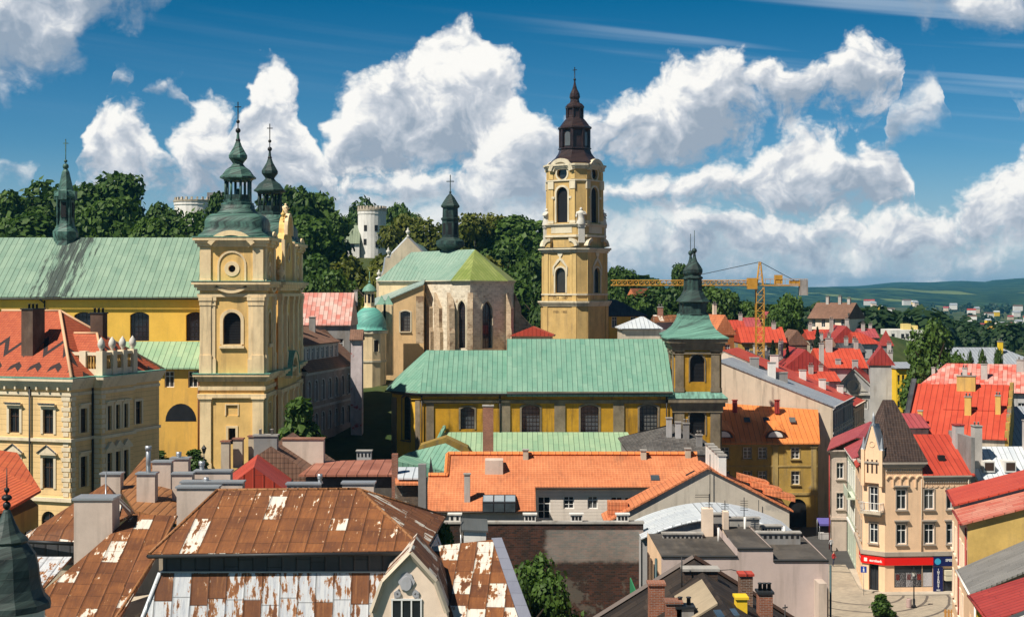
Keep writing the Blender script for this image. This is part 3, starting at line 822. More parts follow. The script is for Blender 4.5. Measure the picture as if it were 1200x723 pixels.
# ------------------------------------------------------------------ trees
def crown_mesh(seed, n, shape='round', leaf=.055):
    rnd = random.Random(seed); b = MB(); lobes = []
    if shape == 'fir':
        for k in range(n):
            z = rnd.random()**1.3; r = (.5*(1-z)**.9+.02)*(.62+.38*abs(math.sin(z*26)))*rnd.uniform(.55, 1.05); a = rnd.uniform(0, 6.283)
            lobes.append((r*math.cos(a), r*math.sin(a), z*.97+.02, math.cos(a), math.sin(a), .1))
    else:
        L = []
        nl = {'round': 15, 'tall': 14, 'wide': 17, 'bush': 9}[shape]
        for k in range(nl):
            a = rnd.uniform(0, 6.283); z = rnd.uniform(.2, .86)
            env = {'round': .37*math.sin(math.pi*min(1, z*.95+.08))**.6, 'tall': .30*math.sin(math.pi*min(1, z*.9+.1))**.7, 'wide': .40*(1-abs(z-.45)*1.1), 'bush': .34*(1.05-z)}[shape]
            rr = env*math.sqrt(rnd.uniform(.15, 1)); L.append((rr*math.cos(a), rr*math.sin(a), z, rnd.uniform(.12, .21)))
        L.append((0, 0, .5, .27)); L.append((0, 0, .84, .15))
        ws = [l[3]**2 for l in L]
        for k in range(n):
            l = rnd.choices(L, ws)[0]
            u = rnd.uniform(-.75, 1); a = rnd.uniform(0, 6.283); q = math.sqrt(1-u*u); rad = l[3]*rnd.uniform(.68, 1.08)
            if rnd.random() < .05: rad *= 1.22
            lobes.append((l[0]+rad*q*math.cos(a), l[1]+rad*q*math.sin(a), min(1.0, max(0, l[2]+rad*u)), q*math.cos(a), q*math.sin(a), u))
    for x, y, z, nx, ny, nz in lobes:
        nrm = Vector((nx+rnd.gauss(0, .5), ny+rnd.gauss(0, .5), nz+rnd.gauss(0, .5)+.25)).normalized()
        t = nrm.orthogonal().normalized(); t.rotate(Matrix.Rotation(rnd.uniform(0, 6.28), 3, nrm)); w = nrm.cross(t)
        s = leaf*rnd.uniform(.55, 1.25); c = Vector((x, y, z))
        k = rnd.choice((4, 5)); pts = []
        for i in range(k):
            a = 6.283*i/k+rnd.uniform(-.4, .4); e = s*rnd.uniform(.55, 1.0)
            pts.append(c+t*(math.cos(a)*e)+w*(math.sin(a)*e*.8)+nrm*rnd.uniform(-.25, .25)*s)
        b.face(pts, 0, [(0, 0)]*k)
    return b
CROWN = {}
for k, (nm, sd, n, shp, lf) in enumerate([('round', 1, 3000, 'round', .05), ('round2', 2, 3000, 'round', .05), ('tall', 3, 2800, 'tall', .046), ('tall2', 8, 2800, 'tall', .046), ('wide', 4, 3200, 'wide', .05), ('wide2', 5, 3200, 'wide', .05), ('fir', 6, 2200, 'fir', .05), ('bush', 7, 1800, 'bush', .07), ('big', 9, 8000, 'wide', .034)]):
    CROWN[nm] = (crown_mesh(sd, n, shp, lf), {})
def crown_data(nm, mat):
    b, d = CROWN[nm]
    if mat not in d: d[mat] = b.mesh('crown', [M[mat]])
    return d[mat]
def trunk_mb(seed):
    rnd = random.Random(seed); b = MB(); p = Vector((0, 0, -.05)); r = .030
    for k in range(5):
        q = Vector((rnd.uniform(-.02, .02), rnd.uniform(-.02, .02), p.z+.15)); b.tube(p, q, r, 0, 7, r*.82); p = q; r *= .82
    for k in range(6):
        a = k*1.05+rnd.uniform(-.3, .3); z = .32+.06*k
        b.tube((0, 0, z), (.20*math.cos(a), .20*math.sin(a), z+.2), .013, 0, 5, .004)
    return b
TRUNK = [trunk_mb(s).mesh('trunk', [M['bark']]) for s in (1, 2)]
def tree(x, y, z0, h, w, kind, mat, label, group=None, name="tree", low=.09):
    t = thing(name, label, 'tree', (x, y, z0), random.uniform(0, 6.28), group)
    tr = bpy.data.objects.new('trunk', random.choice(TRUNK)); COL.objects.link(tr); tr.parent = t; tr.scale = (h*.9, h*.9, h)
    cr = bpy.data.objects.new('crown', crown_data(kind, mat)); COL.objects.link(cr); cr.parent = t
    cr.location = (0, 0, h*low); cr.scale = (w/.70, w/.70, h*(1-low))
    return t
ORD = ['first', 'second', 'third', 'fourth', 'fifth', 'sixth', 'seventh', 'eighth', 'ninth', 'tenth', 'eleventh', 'twelfth', 'thirteenth', 'fourteenth', 'fifteenth', 'sixteenth', 'seventeenth', 'eighteenth', 'nineteenth', 'twentieth']
def tree_px(px, pt, Y, wpx, kind, mat, label, group=None, name='tree', low=.09, minh=6, maxh=30):
    x = X(px, Y); zt = Z(pt, Y); g = gz(x, Y); h = min(maxh, max(minh, zt-g))
    return tree(x, Y, zt-h, h, wpx/F*Y, kind, mat, label, group, name, low)
def tree_row(rows, label, group):
    """rows: (px, py of the top, distance, width in px, kind, leaves), left to right; labels count along the row"""
    rows = sorted(rows); lab = {'d': 'dark', 'm': 'green', 'o': 'olive'}
    for k, (px, pt, Y, w, kind, mt) in enumerate(rows):
        mat = {'d': 'leaf_dark', 'm': 'leaf_mid', 'o': 'leaf_olive', 'f': 'leaf_fir'}[mt]
        shp = 'fir' if kind == 'fir' else 'broad' if kind[:4] == 'wide' else 'rounded' if kind[:5] == 'round' else 'bushy' if kind == 'bush' else 'slender'
        tree_px(px, pt, Y, w, kind, mat, f"{lab.get(mt, 'dark')} {shp} tree {label}, {ORD[k]} from the left", group)
# castle hill, left of the two-towered church
tree_row([(8, 222, 330, 70, 'round', 'm'), (48, 209, 350, 78, 'wide', 'd'), (98, 215, 345, 62, 'round2', 'm'), (146, 204, 350, 76, 'tall', 'm'), (128, 232, 310, 70, 'wide2', 'm'), (186, 236, 330, 60, 'round', 'd'), (226, 246, 315, 62, 'wide', 'm'), (30, 250, 300, 76, 'round2', 'm'), (170, 256, 300, 60, 'round2', 'm'), (255, 226, 345, 50, 'tall2', 'd')],
         'on the hill above the long green roof', 'trees on the hill behind the long church roof')
# behind the twin spires to the castle
tree_row([(338, 218, 335, 62, 'round2', 'd'), (372, 226, 345, 66, 'wide2', 'd'), (358, 250, 310, 66, 'round', 'm'), (388, 250, 325, 34, 'tall', 'd'), (428, 230, 475, 40, 'wide', 'd'), (464, 238, 480, 34, 'round2', 'd'), (474, 246, 420, 40, 'round', 'd')],
         'between the twin spires and the white tower', 'dark trees below the castle')
tree_row([(372, 296, 285, 62, 'round', 'm'), (410, 298, 290, 58, 'wide', 'o'), (446, 298, 300, 44, 'round2', 'o'), (392, 318, 270, 52, 'wide2', 'm'), (440, 312, 268, 46, 'bush', 'o'), (363, 322, 262, 40, 'round2', 'd')],
         'below the white castle tower', 'trees on the slope below the castle')
tree_row([(474, 250, 360, 48, 'round', 'o'), (500, 256, 350, 50, 'wide', 'o'), (552, 252, 340, 56, 'wide2', 'o'), (576, 249, 350, 60, 'round', 'o'), (610, 253, 345, 72, 'round2', 'm'), (590, 282, 310, 60, 'wide', 'd'), (628, 296, 300, 56, 'round', 'd'), (606, 316, 285, 60, 'wide2', 'm'), (572, 300, 300, 46, 'round2', 'o'), (640, 270, 340, 50, 'tall', 'd'), (634, 330, 275, 40, 'bush', 'd')],
         'behind the gothic choir', 'trees behind the gothic choir')
tree_row([(724, 311, 330, 44, 'round', 'd'), (742, 345, 300, 40, 'bush', 'd'), (770, 331, 300, 58, 'wide', 'd'), (752, 352, 275, 36, 'round', 'm'), (800, 309, 330, 26, 'tall', 'd'), (798, 340, 290, 50, 'wide2', 'd'), (834, 334, 300, 48, 'round2', 'd'), (858, 342, 310, 42, 'round', 'd'), (876, 352, 300, 34, 'wide', 'm'), (780, 360, 262, 40, 'bush', 'm'), (722, 338, 290, 30, 'tall', 'm')],
         'under the crane jib', 'trees under the crane jib')
tree_row([(924, 343, 285, 36, "round", "m"), (911, 361, 280, 28, "wide2", "m")], 'right of the crane mast', 'trees right of the crane mast')
for px, pt, Y, w, lab in [(906, 400, 235, 24, 'dark fir right beside the crane mast'), (923, 405, 240, 14, 'small pointed fir behind the blank grey gable'), (958, 384, 270, 18, 'dark pointed fir between two red roofs below the brown roofed house')]:
    tree_px(px, pt, Y, w, 'fir', 'leaf_fir', lab, None, 'fir_tree', .06, 3)
tree_px(1095, 373, 228, 58, 'big', 'leaf_mid', 'tall leafy green tree standing between the yellow house and the grey roof', None, 'tree', .18, 16)
tree_px(1000, 372, 330, 36, 'bush', 'leaf_dark', 'low dark bush beside the brown roofed house', None, 'tree', .05, 3)
for px, pt, Y, w, lab in [(1138, 412, 225, 10, 'first small tree in front of the long grey metal roof'), (1152, 410, 226, 12, 'middle one of three small trees before the long grey roof'), (1171, 409, 226, 14, 'last small tree at the grey roof end nearest the picture edge')]:
    tree_px(px, pt, Y, w, 'tall', 'leaf_dark', lab, None, 'tree', .1, 3)

SPOTS = [(1010, 358), (1015, 362), (1055, 358), (1062, 359), (1095, 366), (1105, 364), (1122, 371), (1130, 369), (1140, 376), (1150, 373), (1163, 378), (1172, 374), (1180, 381), (1190, 372), (1118, 380), (1135, 384), (1155, 388), (1168, 386), (1188, 390), (1196, 379), (1030, 370), (1020, 366), (1125, 392), (1145, 394), (1012, 352), (1064, 361), (1178, 366), (1195, 364)]
# valley woods that read as one mass, beyond the last roofs
def woods():
    rnd = random.Random(5); b = MB()
    def clump(x, y, z, w, h, n):
        for k in range(n):
            u = rnd.uniform(-.1, 1); a = rnd.uniform(0, 6.283); q = math.sqrt(max(0, 1-u*u)); c = Vector((x+w*.5*q*math.cos(a), y+w*.5*q*math.sin(a), z+h*(.25+.75*u)))
            nr = Vector((q*math.cos(a)+rnd.gauss(0, .4), q*math.sin(a)+rnd.gauss(0, .4), u+.3)).normalized(); t = nr.orthogonal().normalized(); v = nr.cross(t)
            s = w*rnd.uniform(.12, .22)*(46/n)**.5; b.face([c+t*s, c+v*s*.8, c-t*s, c-v*s*.8], 0, [(0, 0)]*4)
    for k in range(1700):
        y = 430+2600*rnd.random()**1.7; px = rnd.uniform(690, 1290); x = X(px, y)
        if math.sin(x*.012+y*.004)+math.sin(y*.011)+rnd.uniform(-.9, .9) < -.75: continue
        if any(abs(px-q[0]) < 4.5 and .42 < y*(q[1]-338.5)/(37*F) < 1.03 for q in SPOTS): continue
        h = rnd.uniform(6, 13); clump(x, y, gz(x, y), h*rnd.uniform(.8, 1.6), h, (130 if y < 700 else 70) if y < 1200 else 24)
    o = b.build('woods', 'leaf_far'); tag(o, None, None, None, 'stuff')
woods()

def settle(root, off, loc=None, rz=0.0):
    """children were laid out in a free frame: move the thing's origin to its base"""
    off = Vector(off)
    for c in root.children: c.location = Vector(c.location)-off
    root.location = Vector(loc) if loc is not None else off
    root.rotation_euler.z = rz
def relief(mb, p0, ang, pts, out, m=0, inn=.05):
    """flat ornament on a wall: outline pts (u, z) raised by out"""
    u = Vector((math.cos(ang), math.sin(ang), 0)); n = Vector((u.y, -u.x, 0)); o = Vector((p0[0], p0[1], 0))
    mb.extrude([o+u*a+Vector((0, 0, z))+n*out for a, z in pts], -n*(out+inn), m)
def arc(cu, cz, r, a0, a1, n=12): return [(cu+r*math.cos(R(a0+(a1-a0)*k/n)), cz+r*math.sin(R(a0+(a1-a0)*k/n))) for k in range(n+1)]
def ring(cu, cz, r, w, a0=0, a1=180, n=14): return arc(cu, cz, r, a0, a1, n)+list(reversed(arc(cu, cz, r+w, a0, a1, n)))
def pil(mb, p0, ang, u, w, z0, z1, out=.16, m=0, base=.5, cap=.45):
    """pilaster with base and capital"""
    relief(mb, p0, ang, [(u-w/2, z0), (u+w/2, z0), (u+w/2, z1), (u-w/2, z1)], out, m)
    if base: relief(mb, p0, ang, [(u-w/2-.07, z0+.002), (u+w/2+.07, z0+.002), (u+w/2+.07, z0+base), (u-w/2-.07, z0+base)], out+.07, m)
    if cap:
        relief(mb, p0, ang, [(u-w/2-.06, z1-cap), (u+w/2+.06, z1-cap), (u+w/2+.06, z1-cap*.45), (u-w/2-.06, z1-cap*.45)], out+.06, m)
        relief(mb, p0, ang, [(u-w/2-.13, z1-cap*.448), (u+w/2+.13, z1-cap*.448), (u+w/2+.13, z1-.002), (u-w/2-.13, z1-.002)], out+.13, m)
def urn(mb, x, y, z, s=1.0, m=0):
    mb.lathe([(.22*s, z), (.22*s, z+.15*s), (.09*s, z+.22*s), (.13*s, z+.4*s), (.30*s, z+.62*s), (.30*s, z+.8*s), (.12*s, z+.92*s), (.16*s, z+1.0*s), (.05*s, z+1.2*s), (0, z+1.3*s)], (x, y), 10, 0, m, 0, True)
def statue(mb, x, y, z, h, m=0, face=0.0):
    """draped stone figure on its block"""
    b = MB()
    b.lathe([(.26, 0), (.28, .1), (.22, .35), (.19, .52), (.23, .66), (.24, .76), (.11, .83), (.07, .85)], (0, 0), 10, 0, 0, 0, True)
    b.ball((0, -.02, .92), .085, 0, 8, 1.2)
    b.tube((.20, 0, .76), (.26, -.16, .60), .06, 0, 6, .05); b.tube((.26, -.16, .60), (.10, -.28, .66), .05, 0, 6, .035)
    b.tube((-.20, 0, .76), (-.28, -.08, .58), .06, 0, 6, .05); b.tube((-.28, -.08, .58), (-.30, -.16, .44), .05, 0, 6, .035)
    mb.add(b, Matrix.Translation((x, y, z)) @ Matrix.Rotation(face, 4, 'Z') @ Matrix.Diagonal((h, h, h, 1)))

# ------------------------------------------------------------------ A. yellow church with twin spires
M['a_field'] = plaster('ochre_yellow_plaster', (.82, .53, .19), .13, .28)
M['a_cream'] = plaster('pale_cream_stucco', (.86, .66, .39), .12, .32)
M['a_nave'] = plaster('strong_yellow_plaster', (.82, .49, .085), .09, .12)
def stain_a(t, c, uv, off):
    x, y, _ = t.xyz(uv)
    cx = t.m('SUBTRACT', x, X(77, 160)); n = t.noise(stretch(t, uv, 1.6, .22), 1.0, 5, .7)
    k = t.m('SUBTRACT', 1.0, t.m('DIVIDE', t.m('ABSOLUTE', cx), 4.6))
    k = t.m('ADD', t.m('MULTIPLY', k, .6), t.m('MULTIPLY', t.m('SUBTRACT', n, .5), 2.0))
    return t.mix(t.m('MULTIPLY', t.rng(k, .28, .55), .85), c, (.03, .034, .036, 1))
M['a_roof'] = seam('church_verdigris_roof', (.16, .26, .195), (.27, .375, .275), .62, 2.4, streak=.5, streakcol=(.12, .19, .13), stain=stain_a)
def church_a():
    r = thing('church', 'yellow baroque church with twin green spires and long verdigris roof', 'church')
    body = MB(); cream = MB(); fr = dict(style='grid', fm='darkframe')
    nm = MB()
    x0, x1 = -72.0, -32.5; yf, yb = 155.5, 173.5
    L = x1-x0
    def uo(px): return X(px, yf)-x0
    ops = [op(uo(px), 25.55, 2.05, 3.1, 's', 'grid', 'darkframe', 'glass', .38, False) for px in (98, 163.5, 229, 33, -32, -97)]
    facade(nm, (x0, yf), (x1, yf), 12, 30.6, ops, r, 0, .4, cream, 0)
    nm.face([(x1, yb, 12), (x0, yb, 12), (x0, yb, 30.6), (x1, yb, 30.6)]); 
    for xx in (x0, x1): nm.face([(xx, yf, 12), (xx, yb, 12), (xx, yb, 30.6), (xx, 164.5, 36.7), (xx, yf, 30.6)])
    for px in (131, 195, 62, 0, -65, -130): pil(cream, (x0, yf), 0, uo(px), 1.0, 25.6, 29.2, .14, 0, 0, 0)
    cream.band([(x0, yf), (x1, yf)], 29.2, 29.55, .12, 0, False); cream.band([(x0, yf), (x1, yf)], 29.95, 30.5, .3, 0, False)
    nm.build('nave_wall', 'a_nave', r)
    g = MB(); gable_roof(g, x0, x1, yf, yb, 30.7, 36.95, 'x', .55, 0); ro = g.build('nave_roof', 'a_roof', r)
    g = MB(); gutter(g, (x0, yf-.62, 30.05), (x1-.1, yf-.62, 30.05), .1); xx = X(53, yf); g.tube((xx, yf-.2, 29.9), (xx, yf-.2, 25.4), .08); g.tube((xx-.4, yf-.6, 30), (xx, yf-.2, 29.6), .08); g.build('gutter', 'gutter', r)
    # aisle with lean-to roof
    am = MB(); ya = 151.6; xa = -64.0
    ua = lambda px: X(px, ya)-xa
    ops = [op(ua(px), Z(454, ya), 1.0, 1.7, 'r', 'cross', 'white', 'glass', .14) for px in (198.5, 226, 160, 132, 104, 76)]
    ops += [op(ua(px), Z(493.5, ya), 3.1, 1.75, 'o2' if False else 'a', 'grid', 'darkframe', 'glass', 0) for px in ()]
    facade(am, (xa, ya), (-32.45, ya), 12, 23.2, ops, r, 0, .25, cream)
    for px in (212, 152):
        lun = MB()
        pts = [(ua(px)+1.62*math.cos(R(a)), Z(493.5, ya)+1.85*math.sin(R(a))) for a in range(0, 181, 15)]
        relief(lun, (xa, ya), 0, pts, .02); lun.build('lunette_window', 'glass', r)
    am.build('aisle_wall', plaster('warm_yellow_plaster', (.80, .46, .10), .10, .22), r)
    g = MB(); g.slab([(xa, ya-.5, 22.9), (-32.5, ya-.5, 22.9), (-32.5, yf-.01, 25.5), (xa, yf-.01, 25.5)], .14); g.build('aisle_roof', 'copper_pale', r)
    dp = MB(); dp.tube((-32.75, ya-.12, 22.8), (-32.75, ya-.12, 12.4), .08); dp.build('downpipe', plain('rust_brown_pipe', (.16, .07, .04)), r)
    # two towers
    for k, yc in enumerate((154.35, 174.6)):
        h = 3.35; xc = -29.15; a, b_, c, d = xc-h, xc+h, yc-h, yc+h
        w = MB(); tr = MB(); sq = [(a, c), (b_, c), (b_, d), (a, d)]
        for q in range(4):
            p0, p1 = sq[q], sq[(q+1) % 4]; ang = math.atan2(p1[1]-p0[1], p1[0]-p0[0]); vis = q in (0, 1)
            ops = []
            if vis:
                ops = [op(h, 25.35, 1.85, 3.35, 'a', 'louvre', 'darkframe', 'black', .32, True), op(h, 32.85, .75, .75, 'o', 'plainglass', 'darkframe', 'black', .42),
                       op(h, 14.95, .75, 1.7, 'r', 'two', 'darkframe', 'glass', .25), op(h, 17.95, 1.2, 1.1, 'r', 'none', 'darkframe', 'glass', .12)]
            facade(w, p0, p1, 12, 36.4, ops, r, 0, .45, tr)
            if vis:
                relief(w, p0, ang, [(h-.6, 17.95), (h+.6, 17.95), (h+.6, 19.05), (h-.6, 19.05)], -.2, 0, .1)
                for u in (.62, 2*h-.62):
                    pil(tr, p0, ang, u, 1.15, 12, 19.8, .18, 0, 1.0, .3); pil(tr, p0, ang, u, 1.15, 22.35, 30.3, .18, 0, 1.9, .9); pil(tr, p0, ang, u, 1.1, 31.6, 35.4, .16, 0, .5, 0)
                    pil(tr, p0, ang, u+(.78 if u < h else -.78), .45, 22.35, 30.3, .10, 0, 1.5, .9)
                relief(tr, p0, ang, [(h-1.5, 31.7), (h-1.3, 31.7), (h-1.3, 33.6)]+arc(h, 33.6, 1.3, 180, 0)+[(h+1.3, 31.7), (h+1.5, 31.7), (h+1.5, 33.6)]+arc(h, 33.6, 1.5, 0, 180), .10)
                relief(tr, p0, ang, ring(h, 34.2, 2.5, .5, 35, 145), .62); relief(tr, p0, ang, ring(h, 34.2, 2.15, .35, 35, 145), .3)
                relief(tr, p0, ang, ring(h, 33.3, 2.35, .28, 230, 310), .5)
                relief(tr, p0, ang, [(h-1.3, 24.95), (h+1.3, 24.95), (h+1.3, 25.2), (h-1.3, 25.2)], .25)
        tr.cornice(sq, 36.5, 1.0, .62); tr.cornice(sq, 31.9, .95, .72); tr.band(sq, 30.3, 30.62, .24)
        tr.cornice(sq, 22.3, .8, .62); tr.band(sq, 19.8, 20.2, .24); tr.band(sq, 20.6, 21.0, .16)
        w.build('tower_wall', 'a_field', r); tr.build('tower_stucco', 'a_cream', r)
        lg = MB(); 
        for zz in (36.503, 31.903, 22.303): lg.band(sq, zz, zz+.06, .7 if zz != 31.903 else .8)
        lg.build('ledge_flashing', 'patina_green', r)
        dm = MB()
        dm.lathe([(3.75, 36.55), (3.68, 36.75), (3.25, 37.1), (3.1, 37.6), (3.12, 38.1), (2.95, 38.6), (2.55, 38.95), (2.25, 39.05)], (xc, yc), 24, .82, 0, 0, True)
        dm.lathe([(2.25, 39.05), (1.95, 39.3), (1.75, 39.65), (1.72, 40.0)], (xc, yc), 24, .5, 0, 0, True)
        do = dm.build('dome', 'patina', r)
        ln = MB(); ln.lathe([(1.7, 40.0), (1.7, 40.25), (1.5, 40.3), (1.5, 40.45)], (xc, yc), 8, 0, 0, R(22.5))
        for q in range(8):
            an = R(22.5+45*q); ln.tube((xc+1.32*math.cos(an), yc+1.32*math.sin(an), 40.3), (xc+1.32*math.cos(an), yc+1.32*math.sin(an), 42.7), .15, 0, 6)
            an2 = R(45*q)
            ln.obox((xc+1.25*math.cos(an2), yc+1.25*math.sin(an2), 0), an2, -.05, .05, -.45, .45, 40.4, 41.1)
        ln.lathe([(1.5, 42.55), (1.55, 42.7), (1.95, 42.85), (1.95, 43.0), (1.7, 43.2), (1.3, 43.75), (.8, 44.1), (.55, 44.4), (.62, 44.55), (.98, 45.0), (1.0, 45.3), (.8, 45.65), (.42, 46.3), (.2, 46.9), (.12, 47.7), (.1, 47.8)], (xc, yc), 8, 0, 0, R(22.5))
        lo = ln.build('lantern', 'patina_black' if k else 'patina', r)
        bb = MB(); bb.ball((xc, yc, 46.9), .26); bb.ball((xc, yc, 47.95), .28); bb.ball((xc, yc, 48.9), .2)
        bb.tube((xc, yc, 47.7), (xc, yc, 50.0), .06); cross(bb, xc, yc, 49.4, 51.0, .05, .34); bb.build('finial', 'iron', r)
        bl = MB(); bl.lathe([(.42, 40.9), (.36, 41.0), (.26, 41.4), (.2, 41.7), (.05, 41.8)], (xc, yc), 10, 0, 0, 0, True); bl.build('bell', plain('bronze', (.12, .16, .13), .4, .7), r)
    # west front between the towers, with curved gable
    w = MB(); tr = MB(); xf = -25.45; ya, yb2 = 157.7, 171.25; W_ = yb2-ya
    ops = [op(u, 24.6, 1.5, 3.6, 'a', 'grid', 'darkframe', 'glass', .3) for u in (2.6, W_/2, W_-2.6)]+[op(u, 15, 1.6, 3.2, 'a', 'grid', 'darkframe', 'glass', .3) for u in (2.6, W_-2.6)]+[op(W_/2, 12.1, 2.4, 4.6, 'a', 'two', 'brownframe', 'black', .3)]
    facade(w, (xf, ya), (xf, yb2), 12, 31.0, ops, r, 0, .4, tr)
    for u in (.8, 4.4, W_-4.4, W_-.8):
        pil(tr, (xf, ya), R(90), u, .9, 12, 19.8, .35, 0, 1.0, .4); pil(tr, (xf, ya), R(90), u, .9, 22.35, 30.3, .35, 0, 1.8, .9)
    line = [(xf, ya), (xf, yb2)]
    tr.cornice(line, 31.9, .95, .85, 0, False); tr.band(line, 30.3, 30.62, .5, 0, False); tr.cornice(line, 22.3, .8, .75, 0, False); tr.band(line, 19.8, 20.2, .45, 0, False)
    relief(tr, (xf, ya), R(90), ring(W_/2, 21.2, 2.2, .7, 0, 180), .9)
    gp = [(.6, 31.9), (W_-.6, 31.9), (W_-.9, 33.2), (W_-2.2, 34.2), (W_-3.0, 36.0), (W_-3.9, 37.0), (W_/2+1.9, 37.4)]+arc(W_/2, 37.4, 1.9, 0, 180)+[(3.9, 37.0), (3.0, 36.0), (2.2, 34.2), (.9, 33.2)]
    relief(w, (xf, ya), R(90), gp, .05, 0, .7)
    relief(tr, (xf, ya), R(90), ring(W_/2, 37.4, 1.9, .4, -5, 185), .35); relief(tr, (xf, ya), R(90), ring(W_/2, 35.2, .9, .25, 0, 360), .2)
    for u in (3.1, W_-3.1): relief(tr, (xf, ya), R(90), [(u-.35, 32), (u+.35, 32), (u+.35, 36.6), (u-.35, 36.6)], .3)
    w.build('front_wall', 'a_field', r); tr.build('front_stucco', 'a_cream', r)
    fl = MB(); fl.band(line, 31.903, 31.98, .95, 0, False); fl.band(line, 22.303, 22.38, .85, 0, False); relief(fl, (xf, ya), R(90), ring(W_/2, 21.2, 2.9, .1, 5, 175), 1.0); fl.build('ledge_flashing', 'patina_green', r)
    sg = MB(); urn(sg, xf-.2, ya+1.4, 33.4, 1.1); urn(sg, xf-.2, yb2-1.4, 33.4, 1.1); urn(sg, xf-.25, ya+W_/2-1.5, 38.9, .9); urn(sg, xf-.25, ya+W_/2+1.5, 38.9, .9)
    sg.build('gilt_urn', plain('ochre_gilt', (.70, .46, .14), .5), r)
    st = MB(); statue(st, xf-.25, ya+W_/2, 39.3, 1.5, 0, R(90)); st.build('gable_statue', 'a_cream', r); st = MB(); urn(st, -25.2, 158.3, 31.9, 1.5); st.build('stone_urn', 'a_cream', r)
    # ridge turret
    tx, ty = X(77, 164.5), 164.5; k = MB()
    k.lathe([(1.5, 35.6), (1.3, 36.6), (1.4, 37.1), (1.42, 37.6), (1.1, 38.1), (.95, 38.5), (.9, 38.8)], (tx, ty), 8, 0, 0, R(22.5))
    k.lathe([(.85, 38.7), (.85, 41.3), (1.0, 41.4), (1.25, 41.6), (1.2, 41.8), (.85, 42.3), (.72, 43.0), (.55, 43.7), (.4, 44.4), (.22, 44.7)], (tx, ty), 8, 0, 0, R(22.5))
    for q in range(4):
        an = R(90*q+45); k.obox((tx+.95*math.cos(an), ty+.95*math.sin(an), 0), an, -.12, .12, -.12, .12, 38.4, 41.5)
        an = R(90*q); k.obox((tx, ty, 0), an, .75, 1.2, -.45, .45, 41.2, 42.2)
    k.ball((tx, ty, 45.0), .36); k.ball((tx, ty, 45.6), .2); k.tube((tx, ty, 45), (tx, ty, 48.0), .05); cross(k, tx, ty, 46.7, 48.1, .045, .3)
    k.build('ridge_turret', 'patina', r)
    wn = MB()
    for q in range(4): 
        an = R(90*q); wn.obox((tx, ty, 0), an, .72, .87, -.28, .28, 39.2, 40.9)
    wn.build('turret_opening', 'black', r)
    settle(r, (-29, 160, 12))
church_a()

